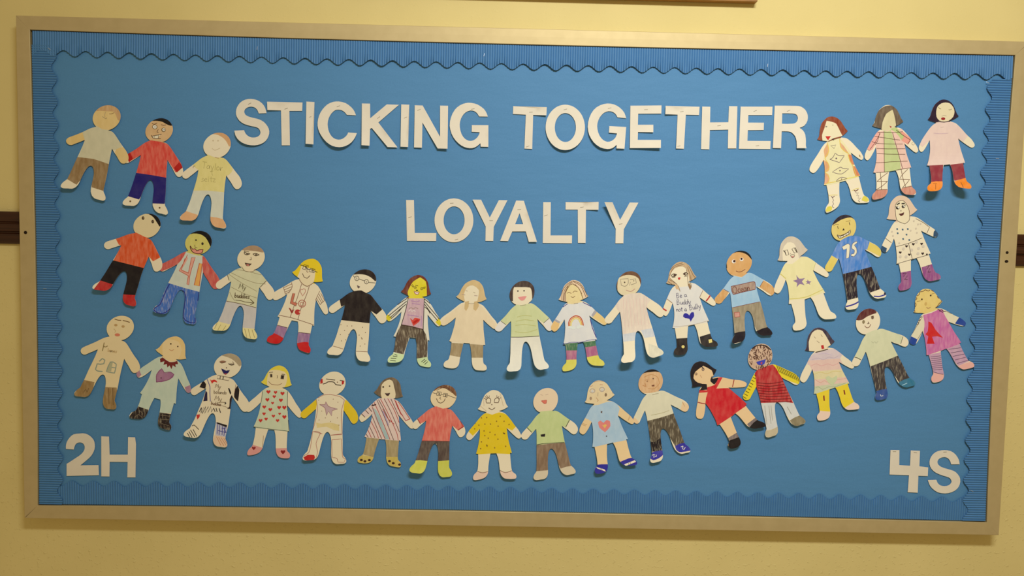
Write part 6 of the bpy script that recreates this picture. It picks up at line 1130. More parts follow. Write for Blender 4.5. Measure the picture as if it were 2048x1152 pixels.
('L','sock_scribble',282,1.3,"149,-174 138,-277",0),
('L','sock_scribble',282,1.3,"66,-214 163,-238",0),
('L','sock_scribble',282,1.3,"136,-187 165,-238",0),
('F','shoe',283,1,"23,-272 176,-296 218,-430 -12,-395"),
('L','shoe_stripe',155,1.3,"-247,-157 -223,-148 -166,-200",0),
('L','shoe_stripe',155,1.3,"-281,-226 -239,-294",0),
('L','shoe_stripe',155,1.3,"-263,-207 -208,-288",0),
('L','shoe_stripe',155,1.3,"-232,-201 -184,-282",0),
('L','shoe_stripe',155,1.3,"-299,-245 -263,-301",0),
('L','shoe_stripe',284,1.1,"49,-291 102,-393",0),
('L','shoe_stripe',284,1.1,"74,-297 141,-399",0),
('L','shoe_stripe',284,1.1,"106,-303 166,-392",0),
('L','shoe_stripe',284,1.1,"138,-309 178,-373",0),
('E','eye',285,122,644,7.2,2.8),
('L','eye',286,1.3,"83,643 109,628 160,645",0),
('E','eye',269,230,614,6.6,2.3),
('L','eye',287,1.6,"192,622 224,605 256,611",0),
('L','eyebrow',275,1.1,"243,647 260,615",0),
('E','nose',19,166,570,1.3,1.3),
('P','mouth',288,0,"102,560 134,547 160,535 208,542 192,513 157,483 134,495 115,527"),
('P','mouth',289,0,"153,544 173,547 162,531"),
('P','mouth',290,0,"134,499 173,500 157,482")]),
('blonde paper doll in a pale green dress covered in red hearts',-611,-379,2.4,8,[(-608.4,-349.8,-618.1,-444.3,1,-1,-611.4,-378.7,0.999,-0.051,18),(-608.4,-349.8,-617.6,-438.9,2,1,-611.4,-378.7,0.999,-0.051,18)],"80,805 56,799 33,789 8,775 -15,758 -39,730 -59,700 -73,673 -86,645 -96,629 -107,615 -119,605 -132,595 -119,585 -104,575 -86,566 -66,558 -46,548 -25,538 -36,532 -47,527 -57,524 -66,521 -86,508 -104,495 -122,479 -140,462 -170,435 -200,407 -230,382 -260,355 -278,337 -296,317 -308,303 -318,287 -324,272 -326,256 -320,243 -312,231 -303,222 -292,217 -276,219 -261,225 -242,238 -224,253 -199,275 -174,298 -153,321 -131,344 -134,319 -138,294 -143,266 -149,238 -160,196 -173,155 -185,121 -197,87 -209,60 -221,33 -194,23 -196,9 -198,-6 -203,-53 -210,-99 -218,-140 -228,-182 -233,-198 -241,-214 -259,-231 -276,-248 -288,-268 -296,-288 -298,-309 -292,-324 -270,-327 -246,-324 -218,-318 -189,-308 -165,-298 -143,-283 -124,-259 -110,-233 -101,-199 -94,-168 -83,-129 -71,-90 -60,-57 -49,-22 -44,-9 -39,4 34,-3 42,-33 48,-62 51,-104 54,-148 54,-188 55,-229 58,-261 66,-294 79,-319 97,-338 118,-347 140,-351 165,-354 191,-354 207,-353 222,-348 230,-336 233,-321 230,-304 224,-289 209,-275 197,-261 192,-230 191,-198 193,-128 196,-59 197,-35 199,-11 221,-15 220,3 218,21 214,60 209,99 205,139 201,179 199,220 198,261 197,285 196,309 216,284 236,259 261,229 287,200 306,181 326,164 338,158 351,158 365,165 375,178 376,194 372,210 361,241 346,270 324,303 301,335 277,377 252,418 229,453 203,485 185,499 166,510 147,520 127,529 157,534 187,540 218,551 249,564 240,582 233,601 226,633 220,666 214,696 204,725 187,753 165,777 144,791 121,800 101,805",[
('F','hair',291,1,"-177,834 297,844 298,558 138,510 -36,519 -177,575"),
('F','face',292,0,"-55,545 -55,642 -30,740 41,751 156,730 192,673 177,575 144,510 -36,515"),
('F','dress',293,1,"-115,514 16,501 198,494 199,309 237,-24 -2,-1 -240,19 -131,344"),
('L','dress_outline',120,1.1,"-113,511 -119,407 -131,341 -221,33 -8,7 217,-15 196,283 198,491",0),
('P','heart',294,0,"-39,448 -55,463 -65,476 -63,487 -54,495 -44,491 -39,482 -35,491 -25,495 -15,488 -14,477 -24,464"),
('P','heart',294,0,"48,448 35,460 27,471 28,480 36,486 44,483 48,476 51,483 59,487 68,481 69,471 61,461"),
('P','heart',294,0,"134,432 119,447 109,460 110,471 120,479 130,475 134,466 138,475 148,479 158,472 159,461 150,448"),
('P','heart',294,0,"33,395 20,408 12,418 13,428 21,434 29,430 33,423 36,430 44,434 52,428 54,419 45,408"),
('P','heart',294,0,"-52,351 -67,366 -76,378 -75,389 -65,396 -56,392 -52,384 -48,392 -38,396 -29,390 -28,379 -37,366"),
('P','heart',294,0,"115,348 100,362 91,375 92,386 102,393 111,389 115,381 119,389 128,393 138,386 139,376 130,363"),
('P','heart',294,0,"12,317 2,328 -5,337 -4,345 3,350 9,347 12,341 15,347 22,350 29,345 30,337 23,328"),
('P','heart',294,0,"-90,260 -104,274 -113,286 -112,296 -103,303 -94,299 -90,291 -86,299 -77,303 -68,297 -67,287 -76,275"),
('P','heart',294,0,"94,257 79,271 70,283 72,293 81,300 90,296 94,288 97,296 106,300 115,294 117,284 108,272"),
('P','heart',294,0,"158,256 142,271 132,284 134,296 144,303 154,299 158,290 162,299 172,304 182,297 183,285 173,272"),
('P','heart',294,0,"-16,229 -30,243 -39,254 -37,265 -29,272 -20,268 -16,260 -12,268 -3,272 6,266 8,255 -1,243"),
('P','heart',294,0,"-93,177 -105,190 -113,200 -112,210 -104,216 -96,213 -93,206 -89,213 -81,216 -73,211 -72,201 -80,191"),
('P','heart',294,0,"100,186 90,196 84,204 85,211 91,216 98,213 100,208 103,213 109,216 116,212 116,204 110,196"),
('P','heart',294,0,"23,151 11,164 2,174 4,183 12,189 20,186 23,179 27,186 35,190 43,184 44,175 36,164"),
('P','heart',294,0,"158,138 143,154 133,167 134,178 144,186 154,181 158,173 162,182 172,186 182,179 184,168 174,154"),
('P','heart',294,0,"-67,112 -79,125 -88,136 -86,145 -78,151 -70,148 -67,141 -63,148 -55,152 -47,146 -46,136 -54,126"),
('P','heart',294,0,"-135,89 -149,103 -158,115 -157,125 -148,132 -139,128 -135,121 -131,128 -122,133 -113,126 -112,116 -121,104"),
('P','heart',294,0,"75,96 62,108 54,119 55,128 63,134 71,131 75,124 78,131 86,135 95,129 96,120 88,109"),
('F','shoe',295,0,"-265,-181 -107,-231 -122,-351 -328,-342"),
('F','shoe',295,0,"46,-232 213,-226 267,-368 48,-359"),
('P','shoe_heart',296,0,"-217,-259 -231,-245 -240,-233 -239,-223 -230,-216 -221,-220 -217,-227 -213,-220 -204,-215 -195,-222 -194,-232 -202,-244"),
('P','shoe_heart',296,0,"146,-304 129,-287 118,-273 119,-261 130,-253 141,-257 146,-266 150,-257 161,-252 172,-260 173,-272 163,-286"),
('L','eyebrow',120,1.1,"-30,715 15,722",0),
('L','eyebrow',120,1.3,"124,698 163,693",0),
('P','eye',297,0,"-21,697 7,698 9,657 -18,656"),
('E','eye',120,-4,677,1.8,3.1),
('P','eye',298,0,"115,687 156,685 149,636 110,639"),
('E','eye',299,133,662,2,3.1),
('L','nose',19,1.1,"66,681 73,671 67,647",0),
('L','mouth',300,1.1,"-36,604 -4,572 80,563 125,581",0),
('L','leg_edge',301,0.9,"-98,-76 -110,-220",0)]),
('bald masked paper doll with a star on its chest, yellow sleeves and one red shoe',-472,-382,3,8,[(-469.8,-354.4,-479,-453.6,9,-1,-472.3,-381.6,0.998,-0.066,18),(-469.8,-354.4,-478.8,-450.7,3,1,-472.3,-381.6,0.998,-0.066,18)],"-45,476 -69,492 -88,513 -101,537 -108,564 -108,593 -101,623 -88,653 -69,682 -45,708 -17,729 14,746 47,756 80,759 112,756 142,745 168,729 189,707 205,682 214,653 217,622 213,590 202,560 185,532 163,507 136,486 105,471 146,468 178,454 214,424 260,376 304,325 342,279 365,236 377,191 371,148 344,116 312,111 284,140 254,195 222,240 196,281 187,169 184,56 185,-29 189,-115 190,-230 195,-284 218,-313 234,-341 236,-368 215,-389 170,-394 120,-399 82,-380 56,-335 48,-265 48,-178 47,-108 37,-51 20,-12 -1,2 -24,-11 -45,-49 -65,-110 -85,-194 -102,-274 -124,-318 -162,-342 -210,-345 -264,-351 -293,-338 -295,-309 -274,-273 -243,-239 -233,-203 -211,-118 -188,-2 -170,90 -152,208 -145,287 -160,276 -200,238 -239,203 -268,175 -296,168 -324,180 -337,207 -333,234 -313,258 -263,303 -196,361 -138,416 -103,444 -71,462",[
('F','sleeve',302,0,"-140,424 -145,287 -299,153 -351,191 -325,283 -210,390"),
('F','sleeve',302,0,"212,405 253,399 422,220 423,128 320,100 196,281"),
('F','stain',303,1,"-144,117 -80,103 23,120 140,94 143,18 76,27 -15,67 -130,50"),
('L','suit_outline',304,1.1,"-56,464 -144,415 -127,274 -157,117 -188,6 -65,-22",0),
('L','suit_outline',304,1.1,"-56,464 33,471 149,447 204,405 167,254 179,-18 32,-39",0),
('L','suit_outline',304,1.1,"-191,-1 -130,7 -78,-18",0),
('L','suit_outline',304,1.1,"-187,-1 -197,-129 -224,-256 -274,-289 -285,-320",0),
('L','suit_outline',304,1.1,"-90,-22 -139,-141 -116,-242 -130,-312",0),
('L','suit_outline',304,1.1,"58,-94 174,-82 191,-307 226,-332 209,-374 134,-372 120,-327 62,-315 55,-140 58,-94",0),
('L','suit_outline',304,1.1,"32,-39 186,-27",0),
('P','star',305,0,"-24,378 9,320 119,292 54,271 48,206 9,261 -16,211 -36,302 -101,340 -36,341"),
('L','star',306,1.1,"-24,381 9,323 121,292 54,271 48,203 9,264 -16,208 -36,302 -101,343 -36,344",1),
('P','shoe_cap',307,0,"-282,-314 -236,-282 -156,-283 -145,-318 -175,-350 -271,-345"),
('E','speck',308,-114,398,1,1),
('E','speck',308,66,415,1,1),
('E','speck',308,124,377,1,1),
('E','speck',308,-74,262,1,1),
('E','speck',308,-29,178,1,1),
('E','speck',308,-106,150,1,1),
('E','speck',308,119,181,1,1),
('E','speck',308,140,90,1,1),
('E','speck',308,36,134,1,1),
('L','mask',309,1.6,"-22,665 32,658 86,654",0),
('L','mask',309,1.6,"148,651 189,646",0),
('L','mask',309,1.8,"-60,601 -25,613 0,629 71,628 97,598 161,590",0),
('P','mask_ear',310,0,"-96,658 -68,669 -63,614 -93,603"),
('P','mask_ear',310,0,"171,645 202,646 193,607 170,598"),
('E','eye',111,13,633,1.3,1.3),
('E','eye',111,116,628,1.3,1.3)]),
('brown bob paper doll in a diagonally striped red and teal dress with clawed yellow feet',-337,-398,2.4,8,[(-333.1,-369.5,-344.4,-458.1,1,-1,-336.7,-397.5,0.995,-0.103,18),(-333.1,-369.5,-344.1,-455.5,2,1,-336.7,-397.5,0.995,-0.103,18)],"101,781 78,777 56,770 31,759 9,744 -15,720 -35,692 -50,666 -64,639 -74,625 -85,611 -96,601 -108,592 -97,580 -85,569 -68,559 -51,549 -33,538 -15,527 -25,522 -36,516 -45,513 -54,510 -73,497 -90,483 -108,466 -125,448 -153,420 -180,393 -205,369 -230,346 -246,330 -261,314 -271,302 -279,288 -285,274 -287,259 -283,245 -276,233 -270,223 -261,216 -249,215 -236,219 -220,229 -204,240 -183,259 -162,279 -144,299 -125,321 -128,297 -131,272 -136,246 -141,221 -153,182 -167,144 -179,112 -192,81 -205,56 -218,31 -193,20 -195,6 -197,-8 -203,-53 -210,-98 -218,-136 -229,-175 -234,-190 -243,-202 -260,-213 -278,-225 -290,-239 -298,-256 -300,-275 -294,-291 -273,-300 -249,-303 -220,-306 -190,-304 -166,-300 -144,-290 -123,-271 -109,-249 -99,-214 -93,-180 -82,-138 -70,-96 -59,-61 -47,-25 -42,-11 -36,2 39,0 46,-29 52,-58 55,-100 56,-143 56,-180 55,-218 58,-248 65,-277 77,-301 96,-321 118,-331 142,-336 169,-341 196,-345 213,-346 229,-343 238,-332 242,-317 239,-300 232,-284 218,-269 204,-253 199,-221 200,-190 203,-122 207,-54 209,-31 211,-8 235,-13 233,5 232,23 227,61 222,99 217,138 213,178 210,219 207,261 206,284 205,308 226,282 248,256 275,224 304,192 324,171 345,151 358,144 372,142 386,148 396,159 397,175 392,192 379,224 362,255 338,290 313,324 286,367 259,408 234,442 207,473 189,487 169,498 151,507 132,517 161,521 190,525 222,534 253,544 245,562 238,580 232,611 227,642 222,670 215,698 200,725 180,749 161,764 140,774 121,780",[
('F','hair',311,2,"-156,836 294,845 298,532 157,510 -11,506 -153,562"),
('F','face',92,0,"-19,617 -13,682 25,729 83,752 122,731 142,659 162,569 150,503 -4,507 -22,565"),
('F','dress',312,1,"-114,504 15,516 157,514 367,272 290,231 205,308 261,-25 2,-1 -238,18 -125,321 -215,274 -286,338"),
('P','teal_stripe',313,1,"-132,406 -74,365 -21,264 26,160 92,2 37,3 -33,159 -85,263"),
('P','teal_stripe',314,0,"-9,369 23,344 83,188 71,161"),
('L','dress_stripe',315,1.4,"-107,472 -34,316 99,2",0),
('L','dress_stripe',316,1.4,"-69,492 17,304 144,-5",0),
('L','dress_stripe',315,1.4,"-24,506 62,344 182,85 202,-7",0),
('L','dress_stripe',316,1.4,"21,511 107,345 214,98",0),
('L','dress_stripe',315,1.4,"66,512 146,372 210,216",0),
('L','dress_stripe',316,1.4,"105,509 205,295",0),
('L','dress_stripe',315,1.4,"-126,406 -46,198 37,7",0),
('L','dress_stripe',316,1.4,"-131,301 -71,158 -5,9",0),
('L','dress_stripe',315,1.4,"-150,242 -71,93 -44,15",0),
('L','dress_stripe',316,1.4,"-168,183 -89,20",0),
('L','dress_stripe',315,1.4,"-187,136 -134,23",0),
('L','dress_stripe',316,1.4,"-206,77 -173,25",0),
('L','dress_stripe',315,1.4,"150,503 197,386",0),
('L','dress_stripe',316,1.4,"-49,499 23,370 96,214",0),
('L','dress_stripe',315,1.4,"4,383 69,266 148,195",0),
('L','sleeve_stripe',315,1.4,"164,484 223,348 289,244",0),
('L','sleeve_stripe',315,1.4,"196,478 268,375 341,265",0),
('L','sleeve_stripe',315,1.4,"170,464 230,322 256,309",0),
('L','sleeve_stripe',315,1.4,"289,241 360,272",0),
('L','sleeve_stripe',315,1.4,"314,323 367,272",0),
('L','sleeve_stripe',316,1.6,"-184,412 -131,347",0),
('L','sleeve_stripe',316,1.6,"-229,384 -170,320",0),
('L','sleeve_stripe',316,1.6,"-280,338 -215,276",0),
('L','sleeve_stripe',316,1.6,"-133,458 -113,419",0),
('P','brooch',317,0,"-139,425 -81,444 -77,431 -132,413"),
('F','legging',318,2,"-251,24 -18,6 -86,-231 -248,-192"),
('F','legging',318,2,"28,-4 228,-13 212,-218 44,-219"),
('F','foot',319,2,"-274,-193 -90,-229 -104,-327 -337,-318"),
('F','foot',319,2,"44,-219 212,-218 273,-345 53,-349"),
('E','claw',320,-253,-264,3.6,2.8),
('E','claw',320,-208,-279,3.6,2.8),
('E','claw',320,-154,-263,3.6,2.8),
('E','claw',320,97,-270,3.6,2.8),
('E','claw',320,145,-295,3.6,2.8),
('E','claw',320,223,-311,3.6,2.8),
('E','eye',321,7,659,2.3,2.3),
('E','eye',321,86,671,1.8,1.8),
('P','mouth',322,0,"27,582 59,580 94,587 75,551 51,551")]),
('smiling paper doll in glasses and a coral red T-shirt with lime green boots',-205,-405,3,8,[(-200.7,-378.8,-217.3,-480.7,18,-1,-205,-405.4,0.994,-0.105,18),(-200.7,-378.8,-216.3,-474.8,4,1,-205,-405.4,0.994,-0.105,18)],"-10,460 -32,480 -49,503 -60,529 -65,557 -63,586 -55,616 -41,644 -20,671 5,694 34,713 66,726 99,734 131,735 162,729 190,718 215,701 234,679 247,652 255,623 256,591 250,559 237,528 218,498 195,473 167,452 136,438 176,431 206,413 238,377 278,325 316,274 349,232 367,194 374,154 365,116 337,87 306,82 282,107 258,153 231,192 210,228 191,132 180,35 178,-45 179,-130 179,-247 182,-303 203,-334 217,-363 218,-392 197,-413 154,-418 106,-423 70,-404 46,-358 41,-287 42,-195 43,-120 35,-59 20,-17 0,-1 -22,-14 -43,-54 -66,-121 -89,-216 -109,-303 -134,-343 -173,-361 -221,-355 -274,-349 -302,-330 -302,-302 -278,-271 -246,-243 -233,-208 -205,-122 -173,-1 -148,90 -124,205 -114,282 -128,273 -165,239 -201,206 -227,180 -252,174 -277,188 -286,215 -281,242 -263,266 -218,307 -157,360 -100,410 -66,434 -35,449",[
('F','face',323,0,"-109,768 290,776 295,542 193,441 90,437 -1,464 -105,521"),
('F','hair',324,3,"-30,650 34,690 111,692 189,654 242,599 306,607 213,762 84,785 -57,730"),
('F','shirt',325,2,"-143,428 -65,456 12,464 90,437 199,448 359,215 285,165 210,228 200,32 -7,29 -177,27 -114,282 -189,241 -244,328"),
('F','trousers',326,2,"-188,26 -7,26 213,29 205,-213 40,-224 20,-7 -6,-7 -87,-215 -250,-210"),
('F','boot',327,1,"-257,-211 -90,-215 -84,-375 -339,-360"),
('F','boot',327,1,"31,-224 192,-209 262,-438 16,-427"),
('L','cuff',328,1.8,"-238,328 -189,244",0),
('L','cuff',328,1.8,"346,215 282,171",0),
('L','shirt_edge',329,1.4,"213,422 286,319 346,222",0),
('L','shirt_edge',143,1.1,"-238,335 -142,413",0),
('L','waistband',330,1.1,"-168,29 194,28",0),
('L','glasses',120,1.1,"-55,639 9,621",0),
('L','glasses',120,1.4,"15,647 67,644 61,600 10,604",1),
('L','glasses',120,1.4,"97,629 146,624 139,582 90,590",1),
('L','glasses',120,1.1,"67,618 93,613",0),
('L','glasses',120,1.1,"146,607 204,586 249,572",0),
('L','eye',120,1.4,"25,634 48,631 33,612 51,609",0),
('L','eye',120,1.4,"106,616 132,614 113,593 132,597",0),
('L','nose',19,1.1,"59,581 46,568 62,555",0),
('L','mouth',19,1.4,"8,562 30,519 63,507 101,531 116,564",0),
('L','hair_strand',331,1.1,"-17,679 59,713 163,683",0),
('L','hair_strand',331,1.1,"9,666 98,701 203,638",0),
('L','hair_strand',331,1.1,"-5,692 98,727 215,645",0)]),
('paper doll in a bright yellow speckled dress with long eyelashes',-59,-427,3.6,8,[(-60.7,-399,-56.4,-488.5,2,-1,-59.3,-427.5,0.998,0.055,18),(-60.7,-399,-56.4,-487.7,6,1,-59.3,-427.5,0.998,0.055,18)],"-40,790 -61,780 -82,766 -104,749 -123,729 -140,699 -154,667 -163,637 -171,608 -178,592 -186,576 -196,564 -207,552 -193,544 -178,537 -158,531 -138,526 -117,520 -96,513 -106,506 -116,499 -125,494 -134,489 -151,474 -167,457 -183,438 -198,419 -223,387 -248,355 -273,325 -297,295 -311,275 -325,253 -334,238 -341,221 -344,206 -344,191 -337,178 -327,168 -318,160 -307,157 -293,160 -280,169 -264,183 -250,200 -229,226 -210,252 -193,278 -176,304 -176,279 -175,253 -176,226 -177,198 -183,156 -189,114 -195,79 -202,45 -210,17 -218,-10 -191,-15 -191,-29 -190,-43 -189,-87 -188,-131 -190,-170 -194,-210 -197,-225 -203,-239 -219,-255 -234,-271 -244,-289 -249,-308 -248,-327 -240,-340 -217,-344 -192,-340 -164,-334 -135,-325 -112,-315 -92,-300 -75,-277 -65,-252 -62,-218 -62,-186 -59,-145 -54,-105 -49,-69 -44,-33 -41,-20 -38,-6 35,-1 47,-29 57,-56 67,-97 74,-139 78,-175 84,-212 90,-242 102,-270 119,-291 141,-307 166,-313 192,-314 221,-315 249,-313 267,-311 283,-305 290,-293 291,-279 285,-263 275,-250 257,-238 241,-226 230,-197 224,-167 216,-102 209,-37 207,-14 205,8 228,7 223,24 218,42 207,79 196,116 186,154 177,193 169,233 163,273 160,297 156,321 178,298 200,276 227,250 255,225 275,208 296,193 308,189 321,191 332,200 340,213 339,230 333,246 318,275 300,303 276,332 251,361 223,401 193,439 166,471 136,500 117,511 95,519 75,525 55,531 83,541 111,552 140,568 167,586 156,602 145,619 133,650 121,680 110,708 95,734 73,758 48,777 25,787 1,792 -19,793",[
('F','dress',332,0,"-135,501 -70,496 -25,484 59,515 163,481 276,345 226,289 156,321 252,-10 -1,-4 -241,-26 -176,304 -263,214 -331,281 -224,421"),
('P','speck',333,0,"-169,445 -156,452 -150,437 -163,431"),
('P','speck',333,0,"-104,451 -91,457 -86,442 -99,436"),
('P','speck',333,0,"64,470 77,476 82,461 69,455"),
('P','speck',333,0,"20,406 33,413 38,397 25,392"),
('P','speck',333,0,"113,408 126,415 131,399 118,393"),
('P','speck',333,0,"-245,378 -232,385 -227,370 -240,364"),
('P','speck',333,0,"-199,353 -187,360 -181,344 -194,339"),
('P','speck',333,0,"-125,368 -112,374 -106,359 -119,353"),
('P','speck',333,0,"-55,369 -42,376 -36,360 -49,355"),
('P','speck',333,0,"40,345 53,351 59,336 46,330"),
('P','speck',333,0,"-250,306 -237,313 -232,297 -245,292"),
('P','speck',333,0,"-133,282 -120,289 -115,273 -128,268"),
('P','speck',333,0,"-59,266 -46,273 -41,258 -54,252"),
('P','speck',333,0,"4,236 17,243 22,227 9,222"),
('P','speck',333,0,"-123,223 -110,230 -105,214 -117,209"),
('P','speck',333,0,"-79,191 -67,198 -61,182 -74,177"),
('P','speck',333,0,"41,180 54,187 60,171 47,166"),
('P','speck',333,0,"-163,143 -150,150 -144,135 -157,129"),
('P','speck',333,0,"-95,101 -82,108 -76,93 -89,87"),
('P','speck',333,0,"3,72 16,79 22,63 9,57"),
('P','speck',333,0,"-171,58 -159,65 -153,49 -166,43"),
('P','speck',333,0,"139,93 152,100 158,84 145,78"),
('P','speck',333,0,"176,370 189,376 194,361 181,355"),
('P','speck',334,0,"110,263 136,257 140,241 116,246"),
('P','speck',334,0,"-95,108 -75,93 -81,75 -90,88"),
('F','shoe',335,0,"-224,-228 -133,-247 -55,-230 -52,-363 -286,-367"),
('F','shoe',335,0,"81,-213 153,-237 243,-207 324,-335 103,-352"),
('L','shoe_line',111,1.1,"-209,-227 -133,-250 -60,-230",0),
('L','shoe_line',111,1.1,"87,-213 153,-237 243,-207",0),
('L','eye',19,1.4,"-101,630 -107,665 -81,698 -51,679 -50,631",1),
('L','eye',19,1.4,"-5,637 4,684 36,701 55,675 46,636",1),
('L','eyelash',19,1.1,"-120,713 -93,685",0),
('L','eyelash',19,1.1,"-101,727 -83,692",0),
('L','eyelash',19,1.1,"-68,722 -72,692",0),
('L','eyelash',19,1.1,"26,727 29,698",0),
('L','eyelash',19,1.1,"52,717 40,690",0),
('L','eyelash',19,1.1,"74,702 53,678",0),
('L','eyelash',19,1.1,"-132,691 -106,674",0),
('E','nose',19,-34,611,1.3,1.3),
('L','mouth',19,1.4,"-72,568 -32,545 6,572",0),
('L','hair_line',336,1.1,"-139,723 -130,593",0),
('L','hair_line',336,1.1,"67,754 109,598",0),
('L','hair_line',336,0.9,"-176,592 -97,528",0)]),
('pale bald paper doll in a green T-shirt with a small black mark and brown trousers',84,-413,3,8,[(80.2,-386,93,-481.3,3,-1,83.9,-413.3,0.986,0.168,18),(80.2,-386,92.5,-477.6,4,1,83.9,-413.3,0.986,0.168,18)],"-143,452 -170,465 -194,483 -213,506 -227,532 -234,561 -235,592 -230,623 -218,655 -201,684 -179,710 -152,732 -123,748 -92,758 -61,762 -30,760 -2,750 23,735 43,714 59,688 68,658 71,626 68,592 59,557 44,525 24,497 -1,473 38,479 71,470 112,445 166,407 222,369 270,339 302,309 325,274 329,235 310,198 281,184 246,199 204,235 163,263 128,291 145,191 167,96 187,22 209,-53 236,-156 254,-205 283,-231 306,-258 315,-284 299,-306 255,-316 207,-326 165,-313 129,-275 106,-220 87,-147 70,-87 48,-39 23,-8 -1,-1 -20,-20 -31,-62 -36,-128 -34,-222 -30,-309 -42,-354 -73,-382 -119,-390 -172,-399 -204,-388 -211,-361 -198,-325 -176,-292 -175,-256 -174,-168 -179,-47 -180,47 -183,166 -191,245 -204,232 -238,190 -272,149 -297,118 -325,107 -357,115 -375,140 -376,167 -360,194 -317,245 -261,312 -216,376 -190,410 -164,434",[
('F','face',337,0,"-286,787 115,795 122,507 19,479 -136,463 -279,473"),
('F','shirt',338,1,"-213,429 -136,466 32,482 110,481 230,365 178,269 128,291 192,78 -9,63 -193,39 -191,245 -246,195 -326,269"),
('F','trousers',339,2,"-203,38 -9,61 199,78 264,-213 128,-255 -1,-4 -33,-276 -183,-292"),
('F','shoe',340,0,"-235,-294 -176,-288 -30,-272 -26,-335 -89,-401 -245,-404"),
('F','shoe',340,0,"115,-252 264,-210 350,-286 208,-353 117,-317"),
('L','waistband',155,1.4,"-184,44 -87,63 -9,68 179,81",0),
('L','sleeve_hem',155,1.4,"-315,269 -246,201",0),
('L','sleeve_hem',155,1.4,"220,365 177,275",0),
('P','mark',155,0,"-135,174 -77,186 -79,149 -128,148"),
('P','mouth',341,0,"-137,600 -100,605 -68,611 -74,569 -99,566"),
('L','mouth',342,1.1,"-137,600 -100,605 -68,611 -74,569 -99,566",1),
('L','eye',343,1.4,"-148,679 -121,670",0),
('L','eye',343,1.4,"-83,676 -53,685",0)]),
('paper doll in a light blue dress with pink heart and navy strap shoes',231,-396,3.6,359,[(223.6,-368.3,246.5,-455.8,9,-1,230.9,-396.3,0.972,0.233,18),(223.6,-368.3,247.1,-458,9,1,230.9,-396.3,0.972,0.233,18)],"-204,777 -225,763 -243,747 -262,726 -278,703 -290,669 -299,634 -302,604 -305,573 -308,555 -314,537 -321,523 -330,510 -314,504 -297,499 -276,497 -254,495 -231,492 -208,489 -217,480 -225,471 -233,465 -241,458 -255,439 -267,420 -278,397 -289,375 -306,339 -324,303 -341,270 -359,237 -369,215 -378,193 -383,177 -387,160 -387,144 -383,129 -374,118 -362,110 -351,103 -339,101 -326,106 -315,116 -302,132 -291,150 -275,178 -262,206 -250,234 -238,262 -232,238 -226,214 -221,187 -217,159 -214,118 -213,75 -213,40 -214,5 -217,-23 -220,-52 -191,-53 -188,-68 -185,-82 -174,-128 -164,-174 -157,-214 -153,-254 -152,-269 -155,-283 -167,-297 -179,-311 -185,-328 -186,-345 -181,-362 -170,-375 -148,-379 -126,-377 -100,-372 -74,-364 -55,-354 -39,-339 -28,-317 -23,-292 -26,-255 -32,-219 -36,-172 -38,-125 -38,-85 -38,-44 -38,-29 -37,-14 34,9 50,-16 64,-42 79,-81 91,-121 100,-155 110,-189 120,-214 136,-237 157,-255 183,-268 210,-270 237,-269 268,-267 298,-263 317,-260 333,-253 338,-240 336,-226 328,-211 315,-197 294,-186 274,-175 258,-147 248,-118 228,-54 211,10 205,32 199,54 222,57 214,73 206,89 189,124 171,158 153,194 136,230 120,268 105,307 96,329 88,351 114,334 141,315 173,294 207,273 230,259 254,248 267,246 279,248 289,259 294,273 289,288 280,303 259,330 235,355 204,381 173,406 136,439 98,471 63,498 27,520 5,527 -18,531 -39,534 -61,536 -35,551 -10,566 15,587 39,609 25,623 11,638 -7,666 -25,694 -41,719 -60,743 -86,763 -115,778 -139,784 -164,786 -185,783",[
('F','face',344,1,"-364,807 63,816 70,594 -58,513 -199,477 -355,494"),
('F','dress',345,1,"-238,463 -160,478 -32,524 46,515 107,437 88,351 235,49 -1,-3 -230,-61 -238,262 -327,311"),
('F','shoe',346,0,"-187,-274 -103,-263 -13,-260 0,-378 -206,-385"),
('F','shoe',346,0,"129,-227 194,-198 271,-173 361,-230 297,-295 142,-262"),
('P','shoe_strap',347,0,"-168,-296 -64,-324 -49,-349 -155,-315"),
('P','shoe_strap',347,0,"178,-255 310,-201 325,-221 197,-275"),
('L','shoe_strap',155,0.9,"-122,-307 -113,-332",0),
('L','shoe_strap',155,0.9,"-103,-314 -92,-339",0),
('L','shoe_strap',155,0.9,"226,-234 239,-262",0),
('L','shoe_strap',155,0.9,"248,-224 261,-251",0),
('P','heart',348,0,"-158,261 -129,282 -89,253 -51,290 -11,277 -3,212 -66,136 -139,193"),
('P','heart',349,0,"-108,229 -88,221 -69,239 -46,227 -71,184"),
('E','button',19,-119,387,1.8,1.8),
('E','button',350,-47,86,1.8,1.8),
('L','button',19,0.9,"-129,400 -106,400 -125,387 -108,378",0),
('L','hair_line',351,1.1,"-311,534 -308,652 -246,751 -143,779 -52,748 17,625",0),
('L','eyebrow',352,1.1,"-268,705 -239,718",0),
('L','eyebrow',352,1.1,"-148,733 -113,731",0),
('L','eye',353,1.4,"-208,654 -214,638 -229,628 -248,628 -264,637 -270,652 -265,668 -250,678 -230,678 -215,669",1),
('L','eye',353,1.4,"-90,674 -95,659 -110,649 -130,649 -145,658 -152,673 -146,688 -131,698 -112,699 -96,689",1),
('E','eye',354,-239,650,3.1,2.6),
('E','eye',354,-119,671,3.1,2.6),
('L','nose',6,1.1,"-169,635 -170,589",0),
('L','mouth',355,1.1,"-189,569 -162,534 -175,523",0),
('E','cheek',356,-257,558,2.8,4.1),
('E','cheek',357,-71,607,2.8,4.4),
('L','wrist_mark',358,0.9,"-361,244 -296,226",0),
('L','wrist_mark',358,0.9,"-367,231 -309,212",0),
('L','wrist_mark',358,0.9,"215,295 239,361",0),
('L','wrist_mark',358,0.9,"222,295 246,348",0)]),
